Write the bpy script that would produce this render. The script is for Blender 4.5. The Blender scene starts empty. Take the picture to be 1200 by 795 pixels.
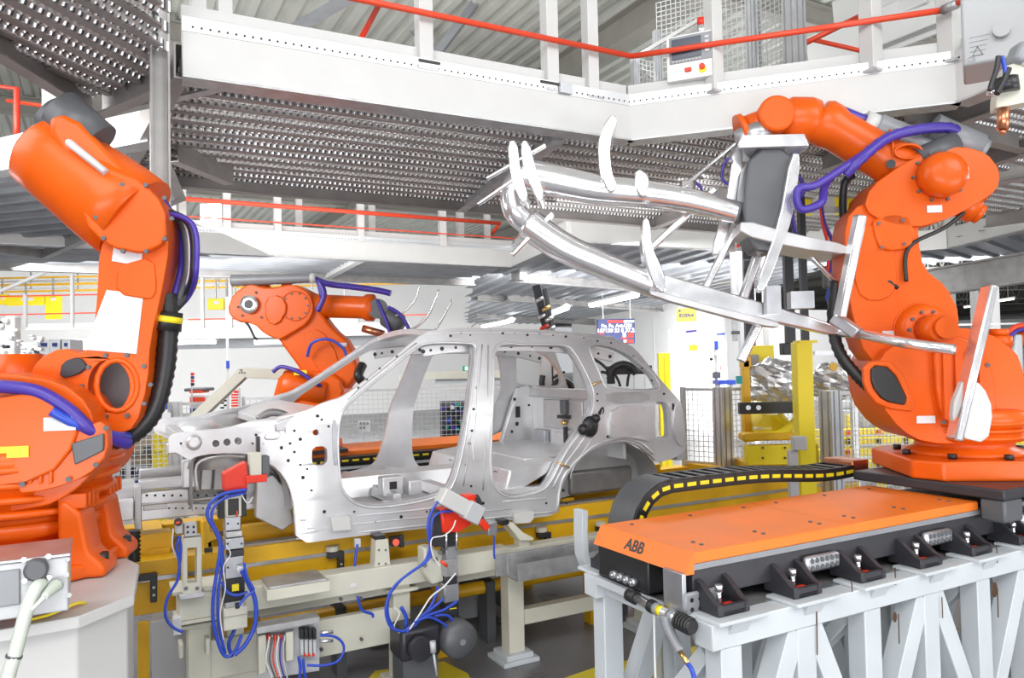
import bpy, bmesh, math, random
from mathutils import Vector, Matrix
from mathutils.geometry import tessellate_polygon
random.seed(7)
PI = math.pi
R = math.radians
# ---- frame: the line's long direction is U (30.46 deg from world X), V runs across it, z is up
CU, SU = .8783, .4781
TH = math.atan2(SU, CU)
HC, FPX, CX, CY = 2.40, 890.0, 600.0, 397.5
PITCH, ROLL = R(1.70), R(1.2)
FWD = Vector((0, math.cos(PITCH), math.sin(PITCH))); UP0 = Vector((0, -math.sin(PITCH), math.cos(PITCH))); RT0 = Vector((1, 0, 0))
RIGHT = RT0*math.cos(ROLL)-UP0*math.sin(ROLL); UPV = RT0*math.sin(ROLL)+UP0*math.cos(ROLL)
def ray(px, py):                         # direction with unit world depth
    r = FWD+RIGHT*((px-CX)/FPX)-UPV*((py-CY)/FPX)
    return r/r.y
def W(u, v, z=0.0):
    return Vector((u*CU - v*SU, u*SU + v*CU, z))
def UV(x, y):
    return (x*CU + y*SU, -x*SU + y*CU)
def pd(px, py, d):                       # photo measurement at a known distance
    r = ray(px, py)
    u, v = UV(r.x*d, d)
    return Vector((u, v, HC + r.z*d))
def pv(px, py, v):                       # on the plane V = v
    return pd(px, py, v/(CU - SU*ray(px, py).x))
def pu(px, py, u):
    return pd(px, py, u/(ray(px, py).x*CU + SU))
def pz(px, py, z):                       # on the level z
    return pd(px, py, (z-HC)/ray(px, py).z)

# ------------------------------------------------------------------ materials
def mat(name, col, rough=.5, metal=0.0, noise=0.0, scale=6.0, bump=0.0, bscale=40.0, emit=0.0, coat=0.0, stretch=None, spec=None):
    m = bpy.data.materials.new(name); m.use_nodes = True
    nt = m.node_tree; b = nt.nodes['Principled BSDF']
    c = (col[0], col[1], col[2], 1)
    b.inputs['Base Color'].default_value = c
    b.inputs['Roughness'].default_value = rough
    b.inputs['Metallic'].default_value = metal
    if coat: b.inputs['Coat Weight'].default_value = coat; b.inputs['Coat Roughness'].default_value = .08
    if spec is not None: b.inputs['Specular IOR Level'].default_value = spec
    tc = None
    def coords():
        tcn = nt.nodes.new('ShaderNodeTexCoord')
        if stretch:
            mp = nt.nodes.new('ShaderNodeMapping'); mp.inputs['Scale'].default_value = stretch
            nt.links.new(tcn.outputs['Object'], mp.inputs['Vector']); return mp.outputs['Vector']
        return tcn.outputs['Object']
    if noise:
        v = coords()
        n = nt.nodes.new('ShaderNodeTexNoise'); n.inputs['Scale'].default_value = scale; n.inputs['Detail'].default_value = 6
        nt.links.new(v, n.inputs['Vector'])
        r = nt.nodes.new('ShaderNodeMapRange'); r.inputs[1].default_value = .3; r.inputs[2].default_value = .7
        r.inputs[3].default_value = 1-noise; r.inputs[4].default_value = 1+noise*.6
        nt.links.new(n.outputs['Fac'], r.inputs[0])
        mx = nt.nodes.new('ShaderNodeVectorMath'); mx.operation = 'SCALE'
        mx.inputs[0].default_value = col[:3]
        nt.links.new(r.outputs[0], mx.inputs['Scale'])
        nt.links.new(mx.outputs[0], b.inputs['Base Color'])
        r2 = nt.nodes.new('ShaderNodeMapRange'); r2.inputs[3].default_value = max(.03, rough-.1); r2.inputs[4].default_value = min(1, rough+.1)
        nt.links.new(n.outputs['Fac'], r2.inputs[0]); nt.links.new(r2.outputs[0], b.inputs['Roughness'])
    if bump:
        v = coords()
        n = nt.nodes.new('ShaderNodeTexNoise'); n.inputs['Scale'].default_value = bscale; n.inputs['Detail'].default_value = 3
        nt.links.new(v, n.inputs['Vector'])
        bp = nt.nodes.new('ShaderNodeBump'); bp.inputs['Strength'].default_value = bump; bp.inputs['Distance'].default_value = .01
        nt.links.new(n.outputs['Fac'], bp.inputs['Height']); nt.links.new(bp.outputs['Normal'], b.inputs['Normal'])
    if emit:
        b.inputs['Emission Color'].default_value = c; b.inputs['Emission Strength'].default_value = emit
    return m
M = {}
M['orange'] = mat('robot orange paint', (.74, .105, .002), .36, 0, .10, 3, coat=.06, spec=.35)
M['orange_plate'] = mat('orange cover paint', (.9, .2, .018), .45, 0, .12, 2.5)
M['yellow'] = mat('yellow machine paint', (.76, .43, .008), .4, 0, .12, 4)
M['bright_yellow'] = mat('bright safety yellow', (.9, .72, .02), .4, 0, .05, 4)
M['cream'] = mat('cream machine paint', (.62, .61, .52), .42, 0, .07, 3)
M['white'] = mat('white steel paint', (.60, .60, .59), .45, 0, .04, 3)
M['white_gloss'] = mat('white enamel', (.86, .86, .86), .25)
M['truss'] = mat('pale grey truss paint', (.58, .62, .65), .4, 0, .08, 2.5)
M['body'] = mat('bare body panel metal', (.70, .70, .715), .34, .5, .10, 5)
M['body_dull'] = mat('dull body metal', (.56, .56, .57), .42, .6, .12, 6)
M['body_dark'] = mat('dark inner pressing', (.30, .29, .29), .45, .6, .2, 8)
M['chrome'] = mat('bright aluminium', (.88, .88, .90), .2, .85, .06, 7)
M['steel'] = mat('machined steel', (.50, .51, .54), .35, .8, .15, 8)
M['galv'] = mat('galvanised steel', (.50, .50, .51), .42, .7, .22, 9)
M['galv_beam'] = mat('galvanised beam', (.43, .42, .41), .5, .45, .2, 5)
M['black'] = mat('black plastic', (.018, .018, .02), .4)
M['black_metal'] = mat('black machine paint', (.035, .035, .042), .42, .1, .2, 5)
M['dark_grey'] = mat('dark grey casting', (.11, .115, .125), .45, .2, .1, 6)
M['mid_grey'] = mat('grey casting', (.27, .28, .30), .4, .1, .1, 6)
M['grey_box'] = mat('grey enclosure paint', (.55, .56, .58), .42, .1, .08, 3)
M['cabinet'] = mat('cabinet grey paint', (.40, .41, .42), .45, 0, .05, 3)
M['blue'] = mat('blue air hose', (.025, .07, .50), .3)
M['violet'] = mat('dark violet hose', (.06, .035, .32), .35)
M['red'] = mat('red paint', (.75, .035, .012), .35)
M['rail_red'] = mat('red handrail paint', (.80, .07, .025), .35)
M['floor'] = mat('grey floor concrete', (.20, .20, .215), .3, 0, .25, 1.6, bump=.05, bscale=14)
M['floor_yellow'] = mat('yellow floor paint', (.85, .72, .05), .4, 0, .15, 3)
M['wall'] = mat('white wall panel', (.88, .88, .875), .5, 0, .03, .7)
M['roof'] = mat('roof sheet', (.52, .53, .49), .5, 0, .1, 1.5)
M['roof_dark'] = mat('roof steel', (.30, .29, .26), .5, .2, .1, 3)
M['brown_steel'] = mat('weathered galvanised channel', (.33, .31, .30), .48, .4, .15, 4)
M['lamp'] = mat('fluorescent tube glow', (1, 1, 1), .5, emit=6)
M['paper'] = mat('paper', (.68, .68, .70), .7)
M['screen'] = mat('dark screen', (.05, .06, .09), .15)
M['board_blue'] = mat('board navy', (.02, .035, .17), .4)
M['led_white'] = mat('lit characters', (1, 1, 1), .5, emit=1.3)
M['led_red'] = mat('lit red blocks', (.9, .03, .02), .5, emit=.7)
M['green'] = mat('green sign', (.0, .38, .2), .5)
M['copper'] = mat('copper', (.60, .24, .13), .3, .9)
M['brass'] = mat('brass', (.75, .50, .20), .3, .9)
M['alu'] = mat('anodised aluminium', (.66, .67, .69), .35, .6, .05, 8)
M['wire'] = mat('galvanised mesh wire', (.62, .63, .64), .45, .3)
M['dark_wire'] = mat('dark mesh wire', (.05, .05, .06), .45, .3)
M['conduit'] = mat('pale green conduit', (.58, .63, .56), .45)
M['white_cable'] = mat('white cable', (.75, .75, .74), .5)
M['rust'] = mat('dried oil run', (.07, .03, .008), .4)
M['teal'] = mat('teal plastic', (.01, .35, .40), .4)
M['cardboard'] = mat('tan board', (.42, .34, .24), .7)
M['wrap'] = mat('crumpled film', (.62, .62, .63), .28, .7, .2, 9, bump=1.0, bscale=9)

# ------------------------------------------------------------------ mesh builder
def catmull(pts, n=6, closed=False):
    P = [Vector(p) for p in pts]; out = []
    N = len(P)
    rng = range(N) if closed else range(N-1)
    for i in rng:
        if closed: a, b, c, d = P[(i-1) % N], P[i], P[(i+1) % N], P[(i+2) % N]
        else: a, b, c, d = P[max(i-1, 0)], P[i], P[i+1], P[min(i+2, N-1)]
        for k in range(n):
            t = k/n
            out.append(.5*((2*b) + (c-a)*t + (2*a-5*b+4*c-d)*t*t + (3*b-a-3*c+d)*t**3))
    if not closed: out.append(P[-1])
    return out
def chaikin(pts, it=1):
    for _ in range(it):
        o = []
        for i in range(len(pts)):
            a, b = Vector(pts[i]), Vector(pts[(i+1) % len(pts)])
            o += [a*.78+b*.22, a*.22+b*.78]
        pts = o
    return pts
class MB:
    def __init__(s): s.v = []; s.f = []; s.m = []; s.mi = 0; s.sm = []
    def add(s, vs, fs, smooth=False):
        n = len(s.v); s.v += [Vector(v) for v in vs]
        for f in fs: s.f.append([i+n for i in f]); s.m.append(s.mi); s.sm.append(smooth)
        return s
    def mat(s, i): s.mi = i; return s
    def box(s, a, b):
        x0, x1 = sorted((a[0], b[0])); y0, y1 = sorted((a[1], b[1])); z0, z1 = sorted((a[2], b[2]))
        return s.add([(x0,y0,z0),(x1,y0,z0),(x1,y1,z0),(x0,y1,z0),(x0,y0,z1),(x1,y0,z1),(x1,y1,z1),(x0,y1,z1)],
                     [(0,3,2,1),(4,5,6,7),(0,1,5,4),(1,2,6,5),(2,3,7,6),(3,0,4,7)])
    def cbox(s, c, d):
        return s.box([c[i]-d[i]/2 for i in range(3)], [c[i]+d[i]/2 for i in range(3)])
    def ext(s, prof, p, q, up=(0,0,1), smooth=False):   # sweep a closed 2D profile (side, up) from p to q
        p, q = Vector(p), Vector(q); t = (q-p).normalized(); up = Vector(up)
        if abs(t.dot(up)) > .98: up = Vector((1,0,0))
        sd = t.cross(up).normalized(); u2 = sd.cross(t)
        n = len(prof)
        vs = [p+sd*a+u2*b for a, b in prof] + [q+sd*a+u2*b for a, b in prof]
        fs = [[i, (i+1) % n, n+(i+1) % n, n+i] for i in range(n)]
        area = sum(prof[i][0]*prof[(i+1) % n][1]-prof[(i+1) % n][0]*prof[i][1] for i in range(n))
        caps = [list(range(n))[::-1], list(range(n, 2*n))]
        if area < 0: fs = [f[::-1] for f in fs]; caps = [c[::-1] for c in caps]
        # sd x u2 = -t ... orient
        fs = [f[::-1] for f in fs]; caps = [c[::-1] for c in caps]
        return s.add(vs, fs + ([c for c in caps] if n <= 6 else s._cap(prof, n, area)), smooth)
    def _cap(s, prof, n, area):
        tri = tessellate_polygon([[Vector((a, b, 0)) for a, b in prof]])
        o = []
        for t in tri:
            o.append(list(t)); o.append([i+n for i in t][::-1])
        return o
    def bar(s, p, q, w, h=None, up=(0,0,1)):
        h = w if h is None else h
        return s.ext([(-w/2,-h/2),(w/2,-h/2),(w/2,h/2),(-w/2,h/2)], p, q, up)
    def ibeam(s, p, q, w, h, t=.012, up=(0,0,1)):
        a, b = w/2, h/2; c = t/2
        pr = [(-a,-b),(a,-b),(a,-b+t),(c,-b+t),(c,b-t),(a,b-t),(a,b),(-a,b),(-a,b-t),(-c,b-t),(-c,-b+t),(-a,-b+t)]
        return s.ext(pr, p, q, up)
    def cchan(s, p, q, w, h, t=.012, up=(0,0,1), flip=1):
        a, b = w/2, h/2
        pr = [(-a,-b),(a,-b),(a,-b+t),(-a+t,-b+t),(-a+t,b-t),(a,b-t),(a,b),(-a,b)]
        if flip < 0: pr = [(-x, y) for x, y in pr][::-1]
        return s.ext(pr, p, q, up)
    def cyl(s, p, q, r, r2=None, n=20, caps=True):
        r2 = r if r2 is None else r2
        p, q = Vector(p), Vector(q); t = (q-p).normalized()
        up = Vector((0,0,1)) if abs(t.z) < .95 else Vector((1,0,0))
        a = t.cross(up).normalized(); b = t.cross(a)
        vs = []
        for c, rr in ((p, r), (q, r2)):
            for i in range(n):
                th = 2*PI*i/n; vs.append(c+a*(rr*math.cos(th))+b*(rr*math.sin(th)))
        s.add(vs, [[i, (i+1) % n, n+(i+1) % n, n+i] for i in range(n)], True)
        if caps:
            s.add(vs[:n], [list(range(n))[::-1]]); s.add(vs[n:], [list(range(n))])
        return s
    def lathe(s, prof, p, ax=(0,0,1), n=32):            # prof = [(radius, along)]
        p = Vector(p); t = Vector(ax).normalized()
        up = Vector((0,0,1)) if abs(t.z) < .95 else Vector((1,0,0))
        a = t.cross(up).normalized(); b = t.cross(a)
        vs = [p+t*h+a*(r*math.cos(2*PI*i/n))+b*(r*math.sin(2*PI*i/n)) for r, h in prof for i in range(n)]
        fs = []
        for k in range(len(prof)-1):
            for i in range(n):
                fs.append([k*n+i, k*n+(i+1) % n, (k+1)*n+(i+1) % n, (k+1)*n+i])
        s.add(vs, fs, True)
        s.add(vs[:n], [list(range(n))[::-1]]); s.add(vs[-n:], [list(range(n))])
        return s
    def tube(s, pts, r, n=10, sub=6, closed=False, rib=0, flat=1.0):
        P = catmull(pts, sub, closed) if sub else [Vector(p) for p in pts]
        N = len(P); prev = None; vs = []
        for i, p in enumerate(P):
            if closed: t = (P[(i+1) % N]-P[i-1])
            else: t = (P[min(i+1, N-1)]-P[max(i-1, 0)])
            t = t.normalized() if t.length > 1e-9 else Vector((0,0,1))
            if prev is None:
                up = Vector((0,0,1)) if abs(t.z) < .9 else Vector((1,0,0))
                a = t.cross(up).normalized()
            else:
                a = (prev - t*prev.dot(t)); a = a.normalized() if a.length > 1e-6 else t.cross(Vector((0,0,1))).normalized()
            prev = a; b = t.cross(a)
            rr = r(i/(N-1)) if callable(r) else r
            if rib and i % 2: rr *= 1-rib
            for k in range(n):
                th = 2*PI*k/n; vs.append(p+a*(rr*math.cos(th))+b*(rr*flat*math.sin(th)))
        fs = []
        for i in range(N if closed else N-1):
            j = (i+1) % N
            for k in range(n): fs.append([i*n+k, i*n+(k+1) % n, j*n+(k+1) % n, j*n+k])
        s.add(vs, fs, True)
        if not closed: s.add(vs[:n], [list(range(n))[::-1]]); s.add(vs[-n:], [list(range(n))])
        return s
    def sweep(s, pts, prof, closed=False, nrm=(0,1,0)):   # profile (in-plane outward, along nrm)
        P = [Vector(p) for p in pts]; N = len(P); nrm = Vector(nrm); m = len(prof); vs = []
        for i in range(N):
            t = (P[(i+1) % N]-P[i-1]) if closed else (P[min(i+1, N-1)]-P[max(i-1, 0)])
            t.normalize(); sd = t.cross(nrm).normalized()
            vs += [P[i]+sd*a+nrm*b for a, b in prof]
        fs = []
        for i in range(N if closed else N-1):
            j = (i+1) % N
            for k in range(m): fs.append([i*m+k, i*m+(k+1) % m, j*m+(k+1) % m, j*m+k])
        s.add(vs, fs)
        if not closed: s.add(vs[:m], [list(range(m))[::-1]]); s.add(vs[-m:], [list(range(m))])
        return s
    def prism(s, poly, y0, y1, plane='xz', holes=()):     # polygon extruded across its plane, with real holes
        def P3(a, y): return (a[0], y, a[1]) if plane == 'xz' else ((a[0], a[1], y) if plane == 'xy' else (y, a[0], a[1]))
        loops = [[Vector((p[0], p[1], 0)) for p in poly]] + [[Vector((p[0], p[1], 0)) for p in h] for h in holes]
        tri = tessellate_polygon(loops)
        flat = [p for l in loops for p in l]; n = len(flat)
        vs = [P3(p, y0) for p in flat]+[P3(p, y1) for p in flat]
        fs = [list(t) for t in tri]+[[i+n for i in t][::-1] for t in tri]
        o = 0
        for l in loops:
            k = len(l)
            for i in range(k): fs.append([o+i, o+(i+1) % k, n+o+(i+1) % k, n+o+i])
            o += k
        return s.add(vs, fs)
    def sphere(s, c, r, n=16, m=10, sc=(1,1,1)):
        c = Vector(c); vs = []; fs = []
        for j in range(m+1):
            ph = PI*j/m
            for i in range(n):
                th = 2*PI*i/n
                vs.append(c+Vector((r*sc[0]*math.sin(ph)*math.cos(th), r*sc[1]*math.sin(ph)*math.sin(th), r*sc[2]*math.cos(ph))))
        for j in range(m):
            for i in range(n): fs.append([j*n+i, (j+1)*n+i, (j+1)*n+(i+1) % n, j*n+(i+1) % n])
        return s.add(vs, fs, True)
    def mesh(s, name, org=(0,0,0), mx=None, fix=True):
        me = bpy.data.meshes.new(name)
        o = Vector(org)
        vs = [(mx @ v if mx else v) - o for v in s.v]
        me.from_pydata([tuple(v) for v in vs], [], s.f)
        for i, p in enumerate(me.polygons):
            p.material_index = s.m[i]; p.use_smooth = s.sm[i]
        if fix:
            bm = bmesh.new(); bm.from_mesh(me)
            bmesh.ops.remove_doubles(bm, verts=bm.verts, dist=1e-6)
            bmesh.ops.recalc_face_normals(bm, faces=bm.faces)
            bm.to_mesh(me); bm.free()
        me.update()
        return me

COL = bpy.context.scene.collection
ORG = {}
def props(o, label=None, cat=None, group=None, kind=None):
    if label: o['label'] = label
    if cat: o['category'] = cat
    if group: o['group'] = group
    if kind: o['kind'] = kind
    return o
def thing(name, label, cat, org=(0,0,0), group=None, rot=None):
    """Empty at the thing's base. org is (U, V, z); parts are given in absolute U,V,z unless rot (world heading) is set."""
    o = bpy.data.objects.new(name, None); COL.objects.link(o); o.empty_display_size = .1
    o.location = W(*org); o.rotation_euler = (0, 0, TH if rot is None else rot)
    ORG[o.name] = Vector(org) if rot is None else Vector((0,0,0))
    return props(o, label, cat, group)
def mats_of(m):
    return [M[k] for k in (m if isinstance(m, (list, tuple)) else [m])]
def finish(o, bevel, seg, smooth):
    if bevel:
        b = o.modifiers.new('bevel', 'BEVEL'); b.width = bevel; b.segments = seg; b.limit_method = 'ANGLE'; b.angle_limit = R(35)
        b.harden_normals = False
        for p in o.data.polygons: p.use_smooth = True
        o.data.set_sharp_from_angle(angle=R(38))
    elif smooth:
        for p in o.data.polygons: p.use_smooth = True
        o.data.set_sharp_from_angle(angle=R(smooth if smooth > 1 else 35))
def part(name, mb, m, parent, label=None, bevel=0, seg=2, smooth=0, fix=True):
    org = ORG[parent.name]
    me = mb.mesh(name, org, fix=fix)
    for x in mats_of(m): me.materials.append(x)
    o = bpy.data.objects.new(name, me); COL.objects.link(o); o.parent = parent
    ORG[o.name] = org
    if label: o['label'] = label
    finish(o, bevel, seg, smooth)
    return o
def solo(name, mb, m, label=None, cat=None, group=None, kind=None, org=None, bevel=0, seg=2, smooth=0):
    """a thing (or a piece of the setting) that is one mesh; coordinates absolute U,V,z"""
    if org is None:
        lo = [min(v[i] for v in mb.v) for i in range(3)]; hi = [max(v[i] for v in mb.v) for i in range(3)]
        org = ((lo[0]+hi[0])/2, (lo[1]+hi[1])/2, lo[2])
    me = mb.mesh(name, org)
    for x in mats_of(m): me.materials.append(x)
    o = bpy.data.objects.new(name, me); COL.objects.link(o)
    o.location = W(*org); o.rotation_euler = (0, 0, TH)
    ORG[o.name] = Vector(org)
    finish(o, bevel, seg, smooth)
    return props(o, label, cat, group, kind)
def copy_tree(o, parent=None):
    c = o.copy(); COL.objects.link(c); c.parent = parent
    ORG[c.name] = ORG.get(o.name, Vector((0,0,0)))
    for ch in list(o.children): copy_tree(ch, c)
    return c
def to_mesh(o):
    """turn a text object into a plain mesh object with the same name, parent and place"""
    bpy.context.view_layer.update()
    me = bpy.data.meshes.new_from_object(o.evaluated_get(bpy.context.evaluated_depsgraph_get()))
    n, p, ml, mts = o.name, o.parent, o.matrix_local.copy(), list(o.data.materials)
    bpy.data.objects.remove(o, do_unlink=True)
    r = bpy.data.objects.new(n, me); COL.objects.link(r); r.parent = p; r.matrix_local = ml; ORG[r.name] = Vector((0,0,0))
    if not me.materials:
        for x in mts: me.materials.append(x)
    return r
TEXTS = []
def text_part(body, parent, loc_local, size, m, rot=(PI/2,0,0), name='lettering', depth=.001, bold=0.0, align='CENTER', spacing=1.0):
    cu = bpy.data.curves.new(name, 'FONT'); cu.body = body; cu.size = size; cu.extrude = depth; cu.offset = bold
    cu.align_x = align; cu.align_y = 'CENTER'; cu.space_character = spacing
    cu.materials.append(M[m])
    o = bpy.data.objects.new(name, cu); COL.objects.link(o); o.parent = parent
    o.location = loc_local; o.rotation_euler = rot
    ORG[o.name] = ORG.get(parent.name, Vector((0,0,0)))
    TEXTS.append(o.name)
    return o
def grid_wires(mb, p, q, z0, z1, step, w=.005):
    """welded mesh between two ground points p,q (U,V) and two heights"""
    p, q = Vector((p[0], p[1], 0)), Vector((q[0], q[1], 0)); L = (q-p).length; t = (q-p).normalized(); n = Vector((-t.y, t.x, 0))*w/2
    def quadbar(a, b, half, nn):
        vs = [a-half-nn, a+half-nn, a+half+nn, a-half+nn, b-half-nn, b+half-nn, b+half+nn, b-half+nn]
        mb.add(vs, [(0,1,5,4),(1,2,6,5),(2,3,7,6),(3,0,4,7)])
    k = int(L/step)
    for i in range(k+1):
        c = p+t*(i*L/max(k,1)); quadbar(c+Vector((0,0,z0)), c+Vector((0,0,z1)), t*w/2, n)
    k = int((z1-z0)/step)
    for i in range(k+1):
        z = Vector((0,0,z0+(z1-z0)*i/max(k,1))); quadbar(p+z, q+z, Vector((0,0,w/2)), n)
    return mb
# ================================================================== camera, light
sc = bpy.context.scene
cam = bpy.data.cameras.new('camera'); cam.sensor_width = 36; cam.lens = 36*FPX/1200; cam.clip_end = 400; cam.clip_start = .05
co = bpy.data.objects.new('camera', cam); COL.objects.link(co)
co.matrix_world = Matrix(((RIGHT.x, UPV.x, -FWD.x, 0), (RIGHT.y, UPV.y, -FWD.y, 0), (RIGHT.z, UPV.z, -FWD.z, HC), (0, 0, 0, 1)))
sc.camera = co
sc.view_settings.view_transform = 'Standard'; sc.view_settings.look = 'None'; sc.view_settings.gamma = 1
sc.view_settings.use_curve_mapping = False; sc.view_settings.exposure = -0.1
w = bpy.data.worlds.new('hall daylight'); sc.world = w; w.use_nodes = True
w.node_tree.nodes['Background'].inputs[0].default_value = (.93, .96, 1, 1); w.node_tree.nodes['Background'].inputs[1].default_value = .62
def area(name, loc_xyz, target, size, power, size_y=None, col=(1,1,1)):
    l = bpy.data.lights.new(name, 'AREA'); l.energy = power; l.size = size; l.color = col
    if size_y: l.shape = 'RECTANGLE'; l.size_y = size_y
    o = bpy.data.objects.new(name, l); COL.objects.link(o); o.location = loc_xyz
    d = Vector(target)-Vector(loc_xyz); o.rotation_euler = d.to_track_quat('-Z', 'Y').to_euler()
    return o
area('hall_softbox', (-1, -3, 7.0), (0, 6, 1.0), 7, 520, 4)
area('hall_softbox', (7, -1, 7.2), (2.5, 6, 1.0), 5, 380, 4)
area('hall_softbox', (-7, 3, 6.8), (-1, 8, 1.0), 5, 300, 4)
area('floor_bounce_fill', (-.5, -4.5, .4), (-.5, 6, 4.2), 8, 700, 3)  # added upward fills imitating floor bounce on the deck undersides
area('floor_bounce_fill', (7.5, .5, .4), (5, 9, 4.2), 5, 330, 3)
area('hall_softbox', (3, 10.5, 3.9), (3, 11.5, 0), 6, 300, 2.5)
area('hall_softbox', (-7, 12.5, 3.9), (-7, 15.5, 0), 8, 420, 3)
area('hall_softbox', (-4.6, 5.6, 3.9), (-2.4, 8.4, 2.0), 2, 130, 1.5)  # unseen fill, added to lift the shaded robot behind the car
area('wall_fill', (-9, 16, 3.6), (-11, 29, 2.0), 12, 260, 3)  # from here, added fills that brighten the back walls, not real fixtures
area('wall_fill', (-7, 20.9, 1.9), (-9.5, 28, 1.9), 14, 1150, 2.6)
area('wall_fill', (5.2, 23, 1.7), (7.5, 30, 1.8), 4, 420, 2.4)
area('wall_fill', (2, 15.5, 3.4), (6.5, 29, 2.4), 6, 450, 2.5)
area('wall_fill', (8.5, 15, 3.2), (9.5, 25, 2.2), 5, 700, 2.5)
area('roof_fill', (-4, 9.5, 5.2), (-3, 11, 9), 12, 520, 8)  # added fills aimed upward to brighten the roof sheet, not real fixtures
area('roof_fill', (9, 14, 5.2), (9, 15, 9), 12, 560, 8)
area('hall_softbox', (14, 30, 6.0), (16, 50, 1), 12, 2500, 8)
area('hall_softbox', (9, 7.5, 3.7), (8, 8, 0), 3, 160, 2)

# ================================================================== the setting
solo('floor', MB().box((-40,-8,-.1), (165,125,0)), 'floor', kind='structure')
# corrugated roof: ribs run along V
mb = MB(); pr = []
ZR = 8.6
u0, pitch = -30, .34
us = []
n = int(190/pitch)
for i in range(n):
    u = u0+i*pitch
    us += [(u, ZR+.0), (u+.14, ZR+.0), (u+.19, ZR+.11), (u+.29, ZR+.11)]
vs = [(u, -8, z) for u, z in us]+[(u, 120, z) for u, z in us]
N = len(us)
mb.add(vs, [[i, i+1, N+i+1, N+i] for i in range(N-1)])
solo('ceiling', mb, 'roof', kind='structure')
# left back wall, centre wall with door, right back walls
def wallbox(name, p, q, z0, z1, t=.15, m='wall'):
    b = MB().bar((p[0], p[1], (z0+z1)/2), (q[0], q[1], (z0+z1)/2), t, z1-z0)
    return solo(name, b, m, kind='structure')
a, b = pd(-250, 400, 25.0), pd(640, 400, 44.0)
wallbox('wall_back', a, b, 0, 8.6)
cw0, cw1 = pd(672, 400, 42.0), pd(884, 400, 21.0)
wallbox('wall_center', cw0, cw1, 0, 4.6)
a, b = pd(884, 400, 24.0), pd(1050, 400, 27.0)
wallbox('wall_right', a, b, 0, 3.9)
a, b = pd(1000, 400, 62.0), pd(1500, 400, 62.0)
wallbox('wall_far', a, b, 0, 5.0)
def door_panel(name, px0, px1, py0, py1, ht):
    # a flush door leaf on the centre wall
    t = (cw1-cw0).normalized()
    def onwall(px):
        a = ray(px, 400).x; best = None
        for k in range(600):
            s = cw0+(cw1-cw0)*(k/600); x = s.x*CU-s.y*SU; y = s.x*SU+s.y*CU
            e = abs(x/y-a)
            if best is None or e < best[0]: best = (e, s, y)
        return best[1], best[2]
    return onwall
onwall = door_panel('d', 0, 0, 0, 0, 0)
CWN = Vector(((cw1-cw0).normalized().y, -(cw1-cw0).normalized().x, 0))   # towards the camera
if W(*CWN[:2]).y > 0: CWN = -CWN
CWT = (cw1-cw0).normalized()
def wall_slab(px0, px1, py0, py1, out=.02, off=.075):
    """box on the centre wall between photo columns / rows"""
    a, da = onwall(px0); b, db = onwall(px1); dm = (da+db)/2
    pm = (px0+px1)/2; z1 = HC+ray(pm, py0).z*dm; z0 = HC+ray(pm, py1).z*dm
    c0 = a+CWN*(off+out/2); c1 = b+CWN*(off+out/2)
    return (Vector((c0.x, c0.y, (z0+z1)/2)), Vector((c1.x, c1.y, (z0+z1)/2)), out, z1-z0, z0, z1)
def slab_mb(px0, px1, py0, py1, out=.02, off=.075):
    p, q, t, h, z0, z1 = wall_slab(px0, px1, py0, py1, out, off)
    return MB().bar(p, q, t, h)
# vertical panel joints of the wall
for i, px in enumerate((735, 768)):
    solo('trim_%d' % (i+1), slab_mb(px, px+.8, 372, 520, .012), 'alu', kind='structure')
solo('door_1', slab_mb(774, 787, 387, 413, .03), 'wall', kind='structure')

# roof steel: main beams along U, cross beams along V, diagonal braces
def roof_beam(p, q, w=.22, h=.4, lab=''):
    return solo('roof_beam', MB().ibeam(p, q, w, h, .025), 'roof_dark', kind='structure')
for v in (9, 14.5, 20, 27, 35, 45, 57, 70, 84, 100):
    roof_beam((-30, v, 8.35), (155, v, 8.35))
for u in (-8, 0, 8, 16, 26, 38, 50, 64, 80, 98, 118):
    roof_beam((u, 4, 8.1), (u, 118, 8.1), .3, .5)
for p, q in (((pd(312,52,12.5)),(pd(412,-4,11))), ((pd(447,0,14)),(pd(560,105,14))), ((pd(488,95,13)),(pd(575,-20,13)))):
    solo('roof_beam', MB().bar(p, q, .13, .13), 'mid_grey', kind='structure')
solo('roof_beam', MB().bar(pd(562,20,17), pd(564,95,17), .14, .14), 'mid_grey', kind='structure')
# open web trusses of the far bay
def web_truss(p, q, h, n, w=.09):
    p, q = Vector(p), Vector(q); mb = MB(); up = Vector((0,0,h))
    mb.bar(p, q, w, w); mb.bar(p+up, q+up, w, w)
    for i in range(n):
        a = p+(q-p)*(i/n); b = p+(q-p)*((i+.5)/n)+up; c = p+(q-p)*((i+1)/n)
        mb.bar(a, b, w*.6, w*.6); mb.bar(b, c, w*.6, w*.6)
    return mb
for d in (24, 29, 34, 40, 47, 55, 61):
    a, b = pd(1000, 400, d), pd(1300, 400, d); a.z = b.z = 6.2
    solo('roof_truss', web_truss(a, b, 1.3, 14), 'roof_dark', kind='structure')
for px, d, z in ((1130, 30, 8.2), (1110, 44, 8.2), (1160, 52, 8.2)):
    pass
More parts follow.
